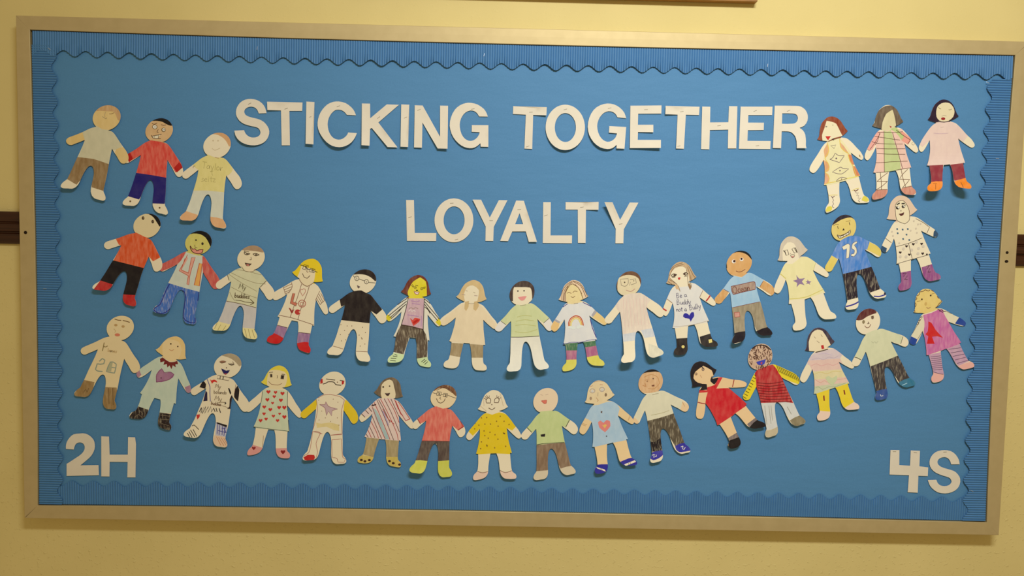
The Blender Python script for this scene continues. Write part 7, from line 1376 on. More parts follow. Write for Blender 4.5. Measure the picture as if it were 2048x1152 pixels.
('paper doll with a scribbled tan face, cream top, smudged dark trousers and blue sneakers',361,-357,2.4,8,[(353.6,-331.2,381.1,-426.2,9,-1,361.2,-357.5,0.958,0.286,18),(353.6,-331.2,380.8,-425.4,5,1,361.2,-357.5,0.958,0.286,18)],"-211,427 -239,435 -264,449 -285,467 -302,489 -313,516 -318,545 -317,577 -310,610 -297,642 -279,671 -256,697 -229,718 -200,732 -169,741 -139,742 -109,736 -82,724 -58,706 -39,683 -25,655 -17,623 -15,590 -20,555 -31,522 -49,493 -71,467 -31,477 5,473 52,454 116,423 182,393 240,369 281,343 311,310 322,272 307,233 277,216 237,229 186,259 135,282 93,306 127,210 163,116 193,44 224,-31 262,-133 285,-184 318,-209 344,-236 356,-264 342,-287 298,-297 251,-310 206,-298 165,-262 136,-209 108,-139 84,-80 55,-34 25,-6 0,-2 -16,-24 -21,-69 -17,-138 -4,-233 10,-322 4,-367 -21,-399 -61,-412 -108,-425 -138,-418 -148,-392 -140,-357 -125,-322 -128,-287 -139,-199 -159,-76 -176,21 -202,144 -225,223 -234,208 -255,158 -275,109 -289,72 -311,55 -340,58 -361,79 -368,107 -360,138 -334,198 -299,276 -270,345 -250,380 -228,407",[
('F','face',360,2,"-360,757 16,765 25,517 -65,469 -207,440 -350,457"),
('F','hair',361,0,"-330,625 -254,692 -177,706 -112,714 -53,705 -75,763 -179,787 -307,732 -343,653"),
('F','shirt',362,1,"-283,386 -206,427 -52,470 26,480 239,351 216,243 93,306 133,198 -40,135 -195,90 -225,223 -311,64 -411,141"),
('F','hand',363,0,"239,351 345,287 309,195 219,239"),
('F','hand',363,0,"-444,140 -366,142 -299,77 -336,24 -454,61"),
('F','trousers',364,3,"-201,90 -40,133 146,198 293,-171 164,-219 32,-14 0,-4 7,-278 -154,-293"),
('F','trouser_smudge',365,3,"-169,-155 -98,-172 -8,-99 10,-271 -155,-289"),
('F','shoe',366,1,"-141,-301 -6,-268 20,-297 7,-328 -44,-368 -109,-392 -150,-371"),
('F','shoe',366,1,"162,-215 274,-171 385,-259 269,-285 217,-289 178,-261"),
('L','lace',367,1.6,"-122,-332 -96,-319 -106,-357 -70,-343 -77,-325",0),
('L','lace',367,1.6,"236,-224 261,-210 256,-249 275,-255 288,-229",0),
('E','eye',19,-209,591,1.8,1.8),
('E','eye',19,-137,625,1.6,1.6),
('L','eye',368,1.1,"-238,603 -200,617 -209,578",0),
('L','cheek',369,1.6,"-262,537 -222,525 -237,564",0),
('P','mouth',370,0,"-155,542 -119,551 -119,530 -147,527"),
('L','face_scribble',371,1.4,"-252,642 -163,677 -84,646 -55,568 -118,501 -196,499",0),
('L','collar',6,1.1,"-141,422 -64,443",0),
('L','waist_fold',372,1.1,"-145,166 -16,195 74,229",0),
('L','wrist_mark',373,0.9,"-412,167 -436,101",0),
('L','wrist_mark',373,0.9,"239,338 267,286",0)]),
('tilted paper doll with long black hair in a red dress and black shoes',536,-320,3,384,[(517.8,-296.9,573,-365.2,6,-1,536.2,-319.7,0.829,0.559,18),(517.8,-296.9,578.9,-372.4,10,1,536.2,-319.7,0.829,0.559,18)],"-511,635 -524,615 -535,593 -545,567 -550,539 -549,504 -544,469 -535,439 -526,410 -523,392 -521,374 -523,358 -526,343 -509,343 -492,345 -471,350 -451,355 -428,360 -406,365 -410,354 -415,343 -420,334 -425,326 -431,303 -435,281 -438,256 -441,231 -445,190 -449,149 -455,109 -460,70 -462,44 -462,19 -462,1 -459,-17 -453,-32 -444,-44 -430,-50 -414,-53 -400,-54 -387,-50 -375,-39 -367,-25 -361,-4 -357,18 -353,51 -350,84 -350,115 -350,146 -334,126 -318,106 -301,83 -285,60 -263,23 -242,-14 -225,-44 -210,-75 -200,-102 -190,-129 -161,-120 -151,-132 -142,-145 -113,-186 -85,-229 -64,-266 -45,-304 -40,-317 -38,-330 -45,-345 -53,-360 -54,-375 -49,-390 -38,-404 -23,-414 1,-414 24,-408 49,-400 72,-388 87,-374 98,-357 101,-334 97,-309 80,-272 60,-234 38,-184 18,-135 1,-94 -15,-54 -21,-40 -27,-25 27,26 51,9 73,-9 100,-38 125,-67 145,-91 165,-113 182,-128 205,-141 231,-151 261,-156 287,-153 313,-146 342,-140 369,-132 387,-126 399,-116 400,-104 392,-91 378,-79 360,-68 335,-62 312,-55 285,-33 263,-8 219,44 176,95 162,114 148,132 168,144 154,157 141,170 112,196 83,221 53,246 23,270 -7,294 -36,319 -54,333 -71,348 -39,347 -7,348 33,349 72,352 99,354 127,358 140,364 151,373 156,389 155,404 144,416 130,424 99,436 66,443 26,446 -14,449 -64,457 -113,467 -157,475 -201,480 -224,477 -247,471 -267,465 -288,459 -270,483 -254,508 -239,539 -226,570 -245,577 -263,586 -291,605 -317,625 -342,643 -367,657 -398,666 -430,670 -454,666 -477,658 -495,648",[
('F','hair',374,0,"-657,728 -191,738 -184,555 -266,499 -288,560 -394,614 -492,536 -511,457 -457,403 -343,379 -525,300 -645,389"),
('P','hair_lock',374,0,"-279,494 -271,455 -200,470 -217,424 -248,381 -298,422 -294,461"),
('P','hair_lock',374,0,"-385,388 -343,385 -333,317 -428,304 -397,355"),
('F','dress',375,1,"-334,345 -242,377 -200,470 -148,475 -220,332 -78,341 -45,329 189,145 19,20 0,0 -209,-147 -350,146 -327,284 -446,273 -432,312 -340,306"),
('L','armband',376,2.1,"-4,448 -11,402 -20,360",0),
('L','armband',376,2.1,"-452,157 -402,145 -347,138",0),
('F','sock',377,2,"-58,-285 69,-203 95,-262 -32,-316"),
('F','sock',377,2,"173,-104 280,-16 310,-44 206,-141"),
('F','shoe',378,0,"-51,-320 95,-262 134,-361 -49,-445"),
('F','shoe',378,0,"202,-141 312,-34 450,-72 329,-223"),
('L','eye',379,1.1,"-466,510 -469,502 -476,496 -485,496 -492,501 -495,510 -493,518 -486,524 -477,524 -469,519",1),
('E','eye',380,-479,509,1.3,1.3),
('L','eye',381,1.1,"-382,571 -384,560 -391,553 -400,553 -407,559 -410,570 -408,581 -401,588 -392,588 -385,581",1),
('E','eye',382,-396,569,1.3,1.3),
('L','forelock',374,1.8,"-413,622 -409,596 -392,580",0),
('L','nose',383,1.1,"-428,498 -408,466",0)]),
('paper doll with a brown scribbled face, red shirt and yellow striped sleeves',643,-285,3.6,8,[(633.1,-259.4,669.4,-349.7,4,-1,643.4,-285.1,0.931,0.365,18),(633.1,-259.4,669.8,-350.5,4,1,643.4,-285.1,0.931,0.365,18)],"-254,404 -284,410 -311,421 -334,438 -353,460 -367,486 -375,516 -377,549 -373,583 -363,616 -348,648 -327,676 -303,699 -275,716 -244,727 -213,732 -183,729 -154,719 -128,703 -106,681 -89,655 -79,624 -74,590 -75,555 -83,521 -98,489 -117,461 -79,476 -44,474 3,458 68,431 134,402 192,378 234,351 266,317 281,278 271,239 244,222 204,234 151,266 100,289 56,313 100,216 148,123 186,54 223,-17 270,-114 296,-160 329,-181 356,-204 370,-229 358,-254 317,-270 273,-289 229,-284 186,-253 153,-203 119,-134 91,-75 59,-30 27,-3 1,0 -14,-24 -16,-71 -9,-142 9,-241 29,-331 27,-377 4,-410 -37,-425 -83,-441 -116,-435 -129,-409 -125,-373 -112,-338 -119,-302 -138,-213 -171,-92 -195,2 -229,117 -258,191 -267,175 -291,125 -315,76 -332,39 -357,21 -390,21 -414,40 -422,67 -413,97 -382,157 -342,238 -311,312 -292,351 -271,381",[
('F','face',385,2,"-431,762 -29,770 -18,510 -106,456 -247,407 -418,449"),
('L','face_scribble',386,1.4,"-311,566 -307,550 -294,533",0),
('L','face_scribble',386,1.4,"-195,454 -185,442 -185,432",0),
('L','face_scribble',386,1.4,"-212,566 -216,550 -214,535",0),
('L','face_scribble',386,1.4,"-307,676 -314,668 -313,659",0),
('L','face_scribble',386,1.4,"-128,659 -131,637 -139,613",0),
('L','face_scribble',386,1.4,"-161,455 -154,440 -154,425",0),
('L','face_scribble',386,1.4,"-278,722 -272,703 -266,685",0),
('L','face_scribble',386,1.4,"-205,571 -206,556 -204,540",0),
('L','face_scribble',386,1.4,"-83,519 -106,513 -125,506",0),
('L','face_scribble',386,1.4,"-175,628 -171,618 -165,609",0),
('L','face_scribble',386,1.4,"-302,693 -296,676 -297,659",0),
('L','face_scribble',386,1.4,"-262,691 -262,669 -252,647",0),
('L','face_scribble',386,1.4,"-214,448 -211,438 -198,429",0),
('L','face_scribble',386,1.4,"-278,706 -293,691 -298,675",0),
('L','face_scribble',386,1.4,"-296,647 -289,635 -285,622",0),
('L','face_scribble',386,1.4,"-277,587 -257,577 -249,565",0),
('L','face_scribble',386,1.4,"-129,654 -136,635 -143,617",0),
('L','face_scribble',386,1.4,"-250,658 -247,637 -245,616",0),
('L','face_scribble',386,1.4,"-188,716 -188,698 -198,679",0),
('L','face_scribble',386,1.4,"-269,455 -270,439 -260,423",0),
('L','face_scribble',386,1.4,"-311,673 -325,657 -340,641",0),
('L','face_scribble',386,1.4,"-291,622 -292,601 -282,580",0),
('L','face_scribble',386,1.4,"-338,576 -333,562 -333,549",0),
('L','face_scribble',386,1.4,"-192,704 -185,686 -182,668",0),
('L','face_scribble',386,1.4,"-160,663 -182,649 -197,634",0),
('L','face_scribble',386,1.4,"-113,599 -114,582 -112,564",0),
('L','face_scribble',386,1.4,"-198,471 -203,456 -201,442",0),
('L','face_scribble',386,1.4,"-134,634 -138,613 -141,592",0),
('L','face_scribble',386,1.4,"-303,544 -288,543 -271,541",0),
('L','face_scribble',386,1.4,"-236,453 -241,430 -243,406",0),
('L','face_scribble',386,1.4,"-366,599 -360,575 -364,551",0),
('L','face_scribble',386,1.4,"-282,654 -277,645 -270,638",0),
('L','face_scribble',386,1.4,"-364,641 -336,639 -321,637",0),
('L','face_scribble',386,1.4,"-100,554 -106,545 -112,534",0),
('L','face_scribble',386,1.4,"-220,722 -225,698 -221,675",0),
('L','face_scribble',386,1.4,"-272,658 -275,638 -281,618",0),
('L','face_scribble',386,1.4,"-303,681 -315,676 -323,672",0),
('L','face_scribble',386,1.4,"-135,479 -129,470 -129,461",0),
('L','face_scribble',386,1.4,"-303,576 -299,555 -287,536",0),
('L','face_scribble',386,1.4,"-116,495 -122,484 -118,475",0),
('L','face_scribble',386,1.4,"-236,632 -225,620 -220,609",0),
('L','face_scribble',386,1.4,"-202,618 -197,608 -203,596",0),
('L','face_scribble',386,1.4,"-135,556 -134,547 -140,537",0),
('L','face_scribble',386,1.4,"-197,605 -187,586 -184,566",0),
('L','face_scribble',386,1.4,"-106,593 -94,592 -81,592",0),
('L','face_scribble',386,1.4,"-169,710 -171,694 -178,679",0),
('L','face_scribble',386,1.4,"-196,476 -199,454 -212,431",0),
('L','face_scribble',386,1.4,"-131,536 -132,517 -145,497",0),
('L','face_scribble',386,1.4,"-354,536 -340,536 -331,536",0),
('L','face_scribble',386,1.4,"-115,531 -126,515 -129,498",0),
('L','face_scribble',386,1.4,"-355,506 -344,487 -323,471",0),
('L','face_scribble',386,1.4,"-206,479 -208,455 -207,430",0),
('L','face_scribble',386,1.4,"-188,458 -189,435 -194,410",0),
('L','face_scribble',386,1.4,"-219,439 -222,423 -221,408",0),
('L','face_scribble',386,1.4,"-264,558 -253,544 -237,529",0),
('L','face_scribble',386,1.4,"-183,457 -183,446 -174,436",0),
('L','face_scribble',386,1.4,"-215,591 -230,569 -239,550",0),
('L','face_scribble',386,1.4,"-326,510 -325,488 -336,464",0),
('L','face_scribble',386,1.4,"-160,614 -167,592 -172,571",0),
('L','face_scribble',386,1.4,"-114,637 -112,625 -112,612",0),
('L','face_scribble',386,1.4,"-290,576 -300,569 -318,561",0),
('L','face_scribble',386,1.4,"-160,669 -166,654 -181,639",0),
('L','face_scribble',386,1.4,"-123,470 -141,452 -152,435",0),
('L','face_scribble',386,1.4,"-304,669 -309,656 -308,643",0),
('L','face_scribble',386,1.4,"-160,697 -147,681 -126,664",0),
('L','face_scribble',386,1.4,"-282,601 -272,583 -271,566",0),
('L','face_scribble',386,1.4,"-258,562 -257,551 -258,540",0),
('L','face_scribble',386,1.4,"-358,594 -347,583 -347,571",0),
('L','face_scribble',386,1.4,"-82,619 -97,605 -112,590",0),
('L','face_scribble',386,1.4,"-271,561 -269,544 -275,527",0),
('L','face_scribble',386,1.4,"-233,718 -232,697 -225,676",0),
('L','face_scribble',386,1.4,"-174,699 -187,678 -196,659",0),
('L','face_scribble',386,1.4,"-93,538 -100,524 -106,509",0),
('L','face_scribble',386,1.4,"-185,589 -186,578 -181,568",0),
('L','face_scribble',386,1.4,"-147,574 -148,554 -154,533",0),
('L','hair_edge',387,2.1,"-349,653 -292,700 -228,714 -156,702 -102,658",0),
('P','mouth',388,0,"-273,502 -239,512 -198,526 -159,537 -170,481 -211,464 -250,470"),
('P','mouth',389,0,"-219,499 -197,506 -201,473 -216,473"),
('L','eye',390,1.1,"-279,611 -282,604 -290,599 -299,599 -307,603 -311,611 -308,618 -300,623 -291,624 -283,619",1),
('L','eye',390,1.1,"-258,570 -261,562 -268,557 -278,557 -286,562 -289,569 -287,577 -279,582 -269,582 -261,578",1),
('F','shirt',391,2,"-288,387 -145,448 -62,472 -28,444 56,313 212,-8 4,-3 -204,-14 -258,191 -275,296"),
('F','sleeve',392,0,"-274,413 -284,348 -258,191 -334,-7 -465,3 -373,294"),
('F','sleeve',392,0,"-65,472 10,478 303,333 295,222 56,313 -14,419"),
('L','sleeve_stripe',393,1.1,"-333,365 -266,327",0),
('L','sleeve_stripe',393,1.1,"-347,329 -271,292",0),
('L','sleeve_stripe',393,1.1,"-361,294 -287,256",0),
('L','sleeve_stripe',393,1.1,"-375,258 -302,220",0),
('L','sleeve_stripe',393,1.1,"-389,223 -317,185",0),
('L','sleeve_stripe',393,1.1,"-403,187 -333,149",0),
('L','sleeve_stripe',393,1.1,"-418,151 -348,113",0),
('L','sleeve_stripe',393,1.1,"-432,116 -364,78",0),
('L','sleeve_stripe',393,1.1,"-446,80 -379,42",0),
('L','sleeve_stripe',393,1.1,"-16,464 21,380",0),
('L','sleeve_stripe',393,1.1,"10,453 46,369",0),
('L','sleeve_stripe',393,1.1,"35,442 71,357",0),
('L','sleeve_stripe',393,1.1,"60,430 96,346",0),
('L','sleeve_stripe',393,1.1,"85,419 121,335",0),
('L','sleeve_stripe',393,1.1,"110,408 147,324",0),
('L','sleeve_stripe',393,1.1,"136,397 172,312",0),
('L','sleeve_stripe',393,1.1,"161,385 197,301",0),
('L','sleeve_stripe',393,1.1,"186,374 223,290",0),
('L','sleeve_stripe',393,1.1,"211,363 248,279",0),
('L','sleeve_stripe',393,1.1,"237,352 273,267",0),
('L','shirt_stripe',394,1.1,"-251,244 -97,234 97,270",0),
('L','shirt_stripe',394,1.1,"-244,211 -95,201 110,234",0),
('L','shirt_stripe',394,1.1,"-238,179 -94,168 124,198",0),
('L','shirt_stripe',394,1.1,"-231,146 -93,136 137,161",0),
('L','shirt_stripe',394,1.1,"-225,113 -91,103 150,125",0),
('L','shirt_stripe',394,1.1,"-218,81 -90,70 163,88",0),
('L','shirt_stripe',394,1.1,"-211,48 -88,37 176,52",0),
('L','shirt_stripe',394,1.1,"-205,15 -87,5 189,16",0),
('F','trousers',395,1,"-217,-14 4,-4 212,-5 307,-162 186,-224 30,-9 19,-325 -142,-358"),
('F','shoe',396,1,"-142,-358 -58,-346 32,-299 52,-350 -11,-442 -153,-446"),
('F','shoe',397,2,"173,-224 300,-156 399,-225 245,-319"),
('L','trouser_fold',398,1.1,"-144,-42 -111,-276",0),
('L','trouser_fold',398,1.1,"-92,-41 -60,-262",0),
('L','trouser_fold',398,1.1,"-66,-41 -41,-223",0),
('L','trouser_fold',398,1.1,"136,-49 190,-139",0)]),
('black-haired paper doll with its tongue out in a pastel banded smock and yellow leggings',782,-247,3,8,[(772.8,-220.2,802.2,-305.2,2,-1,782.1,-247,0.955,0.298,18),(772.8,-220.2,803.3,-308.3,4,1,782.1,-247,0.955,0.298,18)],"-256,744 -276,729 -293,711 -310,689 -324,665 -335,631 -341,595 -342,565 -343,534 -345,516 -350,498 -357,484 -365,470 -348,465 -331,462 -309,461 -288,460 -264,459 -240,457 -249,448 -257,439 -265,432 -272,425 -285,406 -297,386 -308,364 -318,342 -334,305 -351,269 -368,234 -384,200 -393,177 -401,153 -406,136 -409,119 -409,103 -404,89 -394,78 -382,71 -370,66 -358,65 -345,72 -334,83 -321,101 -311,121 -296,150 -284,180 -273,208 -263,237 -255,214 -248,190 -241,164 -236,138 -230,97 -227,55 -225,20 -224,-15 -226,-44 -228,-74 -198,-72 -194,-86 -190,-101 -176,-148 -164,-195 -156,-237 -150,-279 -149,-294 -151,-308 -162,-324 -173,-339 -178,-356 -178,-374 -172,-392 -161,-406 -138,-409 -115,-406 -89,-401 -64,-392 -45,-380 -29,-364 -19,-340 -15,-314 -19,-274 -26,-235 -30,-183 -33,-133 -35,-90 -36,-48 -37,-32 -36,-16 35,12 52,-13 67,-39 83,-78 98,-118 108,-153 120,-187 132,-211 149,-234 170,-251 196,-264 222,-265 248,-263 277,-260 305,-255 323,-252 337,-244 341,-231 339,-216 330,-201 317,-187 296,-177 277,-165 260,-137 248,-108 225,-45 202,18 195,39 188,61 209,64 201,80 192,95 172,128 153,160 134,193 115,226 98,260 82,294 72,315 62,335 89,320 115,306 146,289 178,273 200,262 223,253 236,252 247,256 256,267 259,281 254,296 245,309 224,333 201,354 171,376 140,396 103,426 65,454 30,478 -6,499 -28,504 -51,507 -72,509 -94,510 -69,526 -45,543 -22,565 1,588 -15,602 -30,616 -50,643 -69,670 -88,695 -109,718 -136,736 -167,750 -191,755 -217,755 -237,751",[
('F','hair',399,2,"-447,793 46,804 57,576 -51,529 -94,482 -249,446 -431,443"),
('F','face',400,0,"-311,458 -323,575 -286,690 -223,731 -158,715 -74,593 -42,531 -81,482 -197,454 -249,444"),
('F','smock',401,1,"-248,433 -159,461 -82,486 9,497 104,427 62,335 77,309 -320,288 -342,340"),
('F','smock_band',402,1,"-335,340 80,375 152,232 -270,198 -272,237"),
('F','smock_band',403,1,"-270,204 139,245 196,129 -258,93"),
('F','smock_band',404,1,"-259,100 182,148 224,77 -248,15"),
('F','smock_band',405,1,"-255,15 224,84 239,45 0,-6 -250,-97"),
('L','smock_wave',406,1.1,"-271,355 -194,376 -128,357 -64,391 2,380 52,407",0),
('L','smock_wave',407,1.1,"-280,276 -216,303 -150,279 -73,306 -7,288 70,322",0),
('L','smock_wave',408,1.1,"-236,172 -159,200 -80,182 10,216 101,212",0),
('L','smock_wave',409,1.1,"-220,107 -153,69 -102,96 -75,77 80,113 177,128",0),
('L','smock_wave',410,1.1,"-209,3 -177,16 -123,-15 -46,19 31,21 160,69",0),
('L','smock_wave',411,1.1,"-196,421 -118,436 -26,418",0),
('P','heart',412,0,"-93,133 -53,154 -12,128 45,162 54,110 -2,37 -62,75"),
('F','legging',413,0,"-218,-79 -19,-7 3,-241 -22,-297 -165,-282"),
('F','legging',413,0,"13,1 205,70 277,-166 156,-249"),
('F','shoe',414,0,"-171,-285 -9,-294 0,-359 -70,-413 -213,-416"),
('F','shoe',414,0,"149,-247 277,-162 374,-218 247,-312"),
('P','legging_patch',415,0,"-113,-94 -96,-93 -89,-159 -104,-159"),
('P','legging_patch',415,0,"137,-19 152,-16 165,-74 149,-76"),
('L','collar',416,2.3,"-229,447 -159,465 -82,489",0),
('P','tongue',417,0,"-168,533 -139,542 -125,497 -157,487"),
('L','eye',6,1.1,"-258,641 -238,622",0),
('L','eye',6,1.1,"-175,669 -157,644",0),
('L','nose',6,1.1,"-223,590 -190,567",0)]),
('smiling paper doll with a maroon fringe, pale green top, charcoal trousers and blue-green shoes',914,-190,3.6,8,[(902.2,-165.1,940.3,-248.1,3,-1,913.7,-190.2,0.923,0.384,18),(902.2,-165.1,942,-251.7,4,1,913.7,-190.2,0.923,0.384,18)],"-274,396 -304,400 -333,410 -357,426 -378,447 -393,473 -403,502 -407,534 -405,568 -397,601 -383,633 -364,661 -340,685 -313,704 -283,716 -253,721 -223,720 -194,711 -167,697 -145,676 -127,650 -114,620 -107,587 -107,552 -112,517 -124,485 -141,456 -104,472 -69,472 -22,459 45,437 112,416 170,400 213,379 247,351 263,315 255,275 228,255 189,261 135,284 84,299 40,317 89,227 138,142 176,76 214,9 261,-83 289,-128 324,-150 354,-174 368,-200 356,-223 312,-236 264,-252 218,-245 172,-216 140,-175 110,-116 84,-63 53,-24 23,-1 -2,-1 -17,-26 -19,-73 -12,-143 7,-240 28,-328 28,-369 6,-398 -33,-411 -79,-421 -111,-415 -125,-392 -122,-362 -109,-332 -117,-300 -138,-219 -172,-103 -198,-11 -235,106 -265,183 -275,165 -298,111 -322,59 -339,19 -365,0 -400,-2 -424,16 -433,43 -424,74 -393,139 -354,225 -326,302 -309,341 -290,372",[
('F','hair',418,2,"-442,582 -376,571 -325,582 -281,616 -209,650 -160,666 -151,742 -268,746 -447,683"),
('F','shirt',419,1,"-364,335 -264,412 -137,467 -33,485 194,379 166,287 40,317 147,147 -25,72 -194,1 -265,183 -323,77 -431,118"),
('F','trousers',420,3,"-197,1 -25,70 154,150 306,-133 165,-191 31,-7 -2,-4 40,-285 -114,-312"),
('F','shoe',421,1,"-121,-310 37,-276 55,-360 -33,-453 -162,-456"),
('F','shoe',422,1,"159,-191 299,-130 410,-195 295,-288 180,-265"),
('L','shoe_mark',423,1.4,"-62,-350 -55,-369 -29,-362",0),
('L','shoe_mark',424,1.6,"205,-226 262,-199",0),
('L','sleeve_hem',155,1.4,"-418,114 -366,102 -323,80",0),
('L','sleeve_hem',155,1.1,"188,379 176,333 166,291",0),
('E','eye',425,-313,554,3.4,4.7),
('E','eye',426,-204,611,3.4,4.4),
('L','eye',19,1.1,"-223,623 -191,631",0),
('L','nose',19,1.4,"-256,555 -242,535 -264,532",0),
('L','mouth',427,1.4,"-295,505 -270,482 -239,491 -223,526",0),
('L','print',428,1.4,"-200,312 -180,293 -161,313 -141,290 -122,316",0)]),
('paper doll with blue gloves, a magenta dress with a red A and striped stockings',1055,-144,3,8,[(1043.9,-117.7,1079.5,-201.6,2,-1,1055.2,-144.3,0.926,0.379,18),(1043.9,-117.7,1080.1,-202.9,3,1,1055.2,-144.3,0.926,0.379,18)],"-312,737 -331,721 -346,702 -363,679 -375,654 -382,620 -386,585 -384,554 -382,523 -383,505 -386,488 -392,473 -399,459 -381,455 -363,452 -341,451 -319,452 -296,451 -272,450 -279,441 -286,431 -294,424 -301,417 -312,397 -322,376 -331,353 -340,329 -354,291 -370,253 -387,217 -403,181 -413,158 -421,134 -426,116 -429,99 -428,84 -422,69 -410,60 -396,54 -383,49 -369,49 -355,57 -343,69 -330,87 -319,107 -305,137 -292,167 -282,196 -273,225 -264,202 -255,179 -247,153 -240,128 -231,88 -223,48 -217,15 -212,-19 -210,-47 -208,-76 -179,-74 -174,-88 -169,-103 -153,-150 -138,-198 -126,-241 -117,-284 -114,-299 -115,-314 -124,-331 -133,-347 -136,-364 -135,-383 -127,-401 -114,-414 -92,-416 -69,-412 -44,-406 -20,-395 -2,-382 12,-365 19,-341 20,-314 12,-274 1,-235 -8,-184 -17,-134 -23,-92 -30,-50 -32,-34 -33,-19 35,13 56,-10 75,-34 99,-71 122,-109 141,-142 161,-174 180,-197 202,-218 227,-232 255,-242 280,-240 305,-234 333,-228 359,-220 375,-214 388,-204 390,-190 386,-175 375,-161 360,-149 339,-141 318,-132 297,-106 280,-78 246,-18 214,43 204,64 194,85 217,92 206,107 196,122 174,153 151,184 129,214 107,246 87,278 67,310 55,329 43,349 73,338 102,328 138,317 174,307 200,301 226,297 240,299 252,305 261,318 263,333 256,347 245,359 220,378 192,395 157,411 121,425 78,448 35,472 -4,491 -44,508 -67,511 -90,512 -112,512 -133,511 -110,529 -88,549 -67,574 -47,600 -63,612 -79,625 -101,651 -123,677 -143,700 -165,721 -193,738 -224,749 -249,752 -274,750 -294,746",[
('F','face',429,1,"-492,778 14,789 27,569 -112,495 -265,440 -473,429"),
('F','dress',430,2,"-278,426 -175,454 -86,499 -34,496 43,349 237,86 0,-4 -223,-87 -260,225"),
('F','sleeve',431,1,"-284,433 -257,342 -260,225 -338,106 -432,157 -351,340"),
('F','sleeve',431,1,"-41,496 193,404 132,325 43,349"),
('F','glove',432,0,"-426,163 -332,119 -360,28 -465,39"),
('F','glove',432,0,"177,410 299,367 278,289 126,327"),
('L','sleeve_mark',433,1.8,"-296,406 -321,386 -313,361 -338,347 -330,315 -346,301",0),
('L','sleeve_mark',433,1.8,"-100,502 -66,489 -47,496 -26,477 0,478",0),
('L','sleeve_mark',433,1.8,"-79,482 -32,464",0),
('L','sleeve_edge',434,0.9,"-283,407 -348,288 -413,163",0),
('L','sleeve_edge',434,0.9,"6,478 177,406",0),
('L','sleeve_edge',434,0.9,"-332,119 -273,225",0),
('P','print_letter',435,0,"-208,346 -168,329 -111,241 -14,146 -87,164 -152,156 -114,69 -212,67 -198,161 -236,187 -208,226"),
('L','hair_edge',436,1.6,"-381,454 -389,508 -373,548 -394,599 -367,625 -381,657 -341,678 -339,710 -294,720 -269,738 -229,725 -204,743 -164,720 -123,689 -108,650 -74,625 -56,600 -90,567 -108,534 -127,524",0),
('L','hair_edge',436,1.4,"-381,454 -331,447 -266,443",0),
('F','stocking',437,1,"-198,-76 -24,-31 39,-290 20,-314 -136,-294"),
('F','stocking',437,1,"20,3 224,79 335,-133 189,-201"),
('L','stocking_stripe',438,1.1,"-155,-96 -31,-80",0),
('L','stocking_stripe',438,1.1,"-150,-119 -25,-104",0),
('L','stocking_stripe',438,1.1,"-145,-143 -18,-127",0),
('L','stocking_stripe',438,1.1,"-140,-166 -12,-150",0),
('L','stocking_stripe',438,1.1,"-135,-189 -6,-173",0),
('L','stocking_stripe',438,1.1,"-130,-213 0,-197",0),
('L','stocking_stripe',438,1.1,"-126,-236 6,-220",0),
('L','stocking_stripe',438,1.1,"-121,-259 12,-243",0),
('L','stocking_stripe',438,1.1,"65,4 213,27",0),
('L','stocking_stripe',438,1.1,"93,-40 238,-12",0),
('L','stocking_stripe',438,1.1,"120,-83 263,-50",0),
('L','stocking_stripe',438,1.1,"148,-127 288,-88",0),
('L','stocking_stripe',438,1.1,"175,-170 312,-127",0),
('L','stocking_stripe',438,1.1,"-117,-280 -45,-302 20,-310",0),
('F','shoe',439,0,"-130,-287 -45,-305 30,-313 23,-407 -158,-411"),
('F','shoe',439,0,"185,-205 336,-146 427,-176 287,-283"),
('E','eye',17,-305,620,2.1,2.1),
('E','eye',17,-198,670,2.1,2.1),
('L','eyebrow',230,0.9,"-365,593 -320,601",0),
('L','eyebrow',230,0.9,"-188,687 -150,701",0),
('E','nose',440,-253,566,3.1,4.1),
('L','mouth',441,1.4,"-241,522 -220,509 -194,523",0)])]
MERGE = {'lace', 'lettering', 'speck', 'eyelash', 'scribble', 'plaid_line', 'nose', 'mouth', 'rainbow', 'face_scribble', 'glasses', 'suit_outline', 'print', 'cloud', 'arrow', 'numeral', 'mask', 'lettering'}
def is_merged(n): return n in MERGE or n.endswith(('_stripe', '_line', '_edge', '_mark', '_strand', '_scribble', '_trim', '_shading', '_hem', '_outline', '_dot', '_wave', '_fold', '_seam', '_shine', '_hem'))
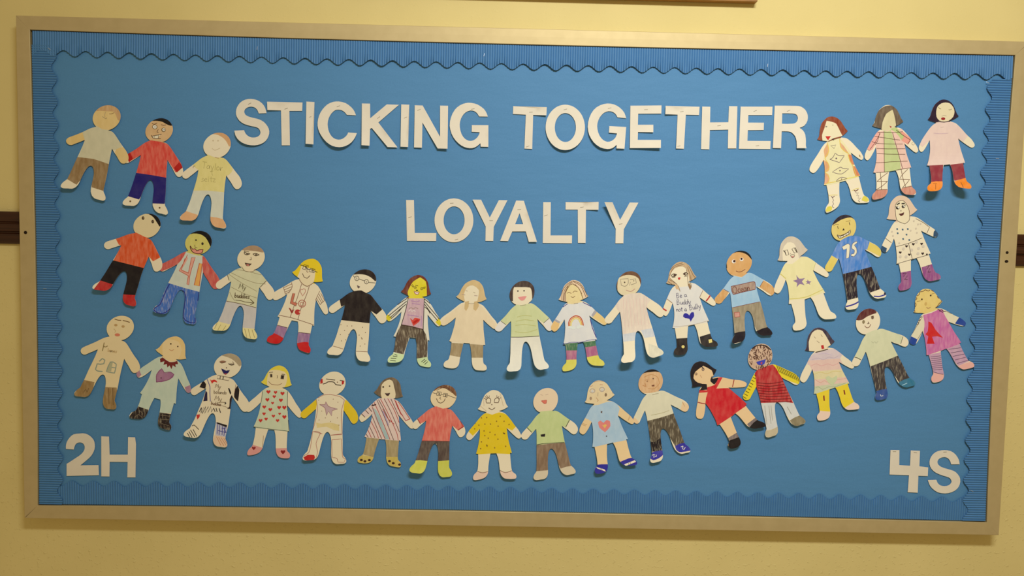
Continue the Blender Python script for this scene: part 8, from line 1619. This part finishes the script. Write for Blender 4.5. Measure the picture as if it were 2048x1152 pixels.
for label, gx, gz, base, bcol, specs, out, items in DOLLS:
    O = curve(pts(out, gx, gz), True, 2)
    fills = [(it, curve(pts(it[4], gx, gz), True, 2)) for it in items if it[0] == 'F']
    P2, tris = cut(O, [], [q for _, q in fills], 8.0)
    cx = sum(p[0] for p in O)/len(O); cz = sum(p[1] for p in O)/len(O)
    org = (cx/1000, (YPAPER-base)/1000, cz/1000)
    root = thing('paper_doll', label, 'paper doll', org, 'paper dolls holding hands')
    yf = lambda q: YPAPER-base-lift(q, specs)
    solid('card_cutout', P2, tris, yf, org, [crayon(COLORS[bcol], 0)], root)
    for k, (it, _) in enumerate(fills):
        tt = [t for t, top in tris if top == k]
        if tt: patch(it[1], P2, tt, yf, org, crayon(COLORS[it[2]], it[3]), root, .10)
    groups = {}; order = []; uid = 0
    for k, it in enumerate(items):
        off = .18+.009*k; t = it[0]
        if t == 'F': continue
        if t == 'P':
            P = ccw(pts(it[4], gx, gz)); P = curve(P, True, 2) if len(P) > 4 else P
            Oc = ccw(O); np_ = len(P)
            vo, eo, fo, ov, oe, of = delaunay_2d_cdt([Vector(p) for p in P+Oc], [], [list(range(np_)), list(range(np_, np_+len(Oc)))], 0, 1e-4)
            F = []; V = []; ix = {}
            for q, ids in zip(fo, of):
                if 0 in ids and 1 in ids:
                    a, b_, c_ = (vo[i] for i in q)
                    q = q if (b_-a).cross(c_-a) > 0 else (q[0], q[2], q[1])
                    for i in q:
                        if i not in ix: ix[i] = len(V); V.append(tuple(vo[i]))
                    F.append(tuple(ix[i] for i in q))
            if not F: continue
            mat = crayon(COLORS[it[2]], it[3])
        elif t == 'E':
            x, z, rx, rz = it[3:7]; x = gx+x/5.0; z = gz+z/5.0; n = 14
            V = [(x+rx*math.cos(2*math.pi*j/n), z+rz*math.sin(2*math.pi*j/n)) for j in range(n)]; F = [tuple(range(n))]; mat = crayon(COLORS[it[2]], 0)
        else:
            V = []; F = []; mat = crayon(COLORS[it[2]], 0)
            for C, cl in strokes(pts(it[4], gx, gz), it[5], O):
                v1, f1 = ribbon(C, it[3], cl); F += [tuple(i+len(V) for i in q) for q in f1]; V += v1
            if not V: continue
        c = (sum(p[0] for p in V)/len(V), sum(p[1] for p in V)/len(V))
        key = None
        bb = (min(p[0] for p in V), max(p[0] for p in V), min(p[1] for p in V), max(p[1] for p in V))
        if is_merged(it[1]):
            for kk in order:
                if kk[0] == it[1]:
                    a = groups[kk]['bb']
                    if max(a[0]-bb[1], bb[0]-a[1], a[2]-bb[3], bb[2]-a[3]) < 9.0:
                        key = kk; groups[kk]['bb'] = (min(a[0], bb[0]), max(a[1], bb[1]), min(a[2], bb[2]), max(a[3], bb[3]))
        else:
            for kk in order:
                if kk[0] == it[1] and it[1] in ('eye', 'star', 'heart', 'patch', 'sign', 'cheek', 'shoe_strap', 'shoe_mark', 'button'):
                    g = groups[kk]
                    if math.hypot(g['c'][0]-c[0], g['c'][1]-c[1]) < 7.0: key = kk
        if key is None: uid += 1; key = (it[1], uid)
        if key not in groups: groups[key] = dict(v=[], f=[], m=[], mi=[], c=c, bb=bb); order.append(key)
        g = groups[key]; n0 = len(g['v'])
        g['v'] += [(q[0]/1000-org[0], (yf(q)-off)/1000-org[1], q[1]/1000-org[2]) for q in V]
        if mat not in g['m']: g['m'].append(mat)
        for q in F: g['f'].append(tuple(i+n0 for i in q)); g['mi'].append(g['m'].index(mat))
    for key in order:
        g = groups[key]; mk(key[0], g['v'], g['f'], g['m'], root, g['mi'])

# ------------------------- wooden framed notice hung above, lower rail in view
def notice():
    root = thing('framed_notice', 'honey brown wooden frame hung above the board, only its lower edge in view', 'picture frame', (.06, WALL, .697))
    W, Hh, bw = 1.0, .62, .035
    def bar(x0, x1, z0, z1):
        v, f = box(x0, x1, -.022, -.002, z0, z1); mk('frame_bar', v, f, M_sign, root)
    bar(-W/2, W/2, 0, bw); bar(-W/2, W/2, Hh-bw, Hh); bar(-W/2, -W/2+bw, bw, Hh-bw); bar(W/2-bw, W/2, bw, Hh-bw)
    v, f = box(-W/2+bw, W/2-bw, -.012, -.003, bw, Hh-bw); mk('picture_panel', v, f, M_letter, root)
notice()
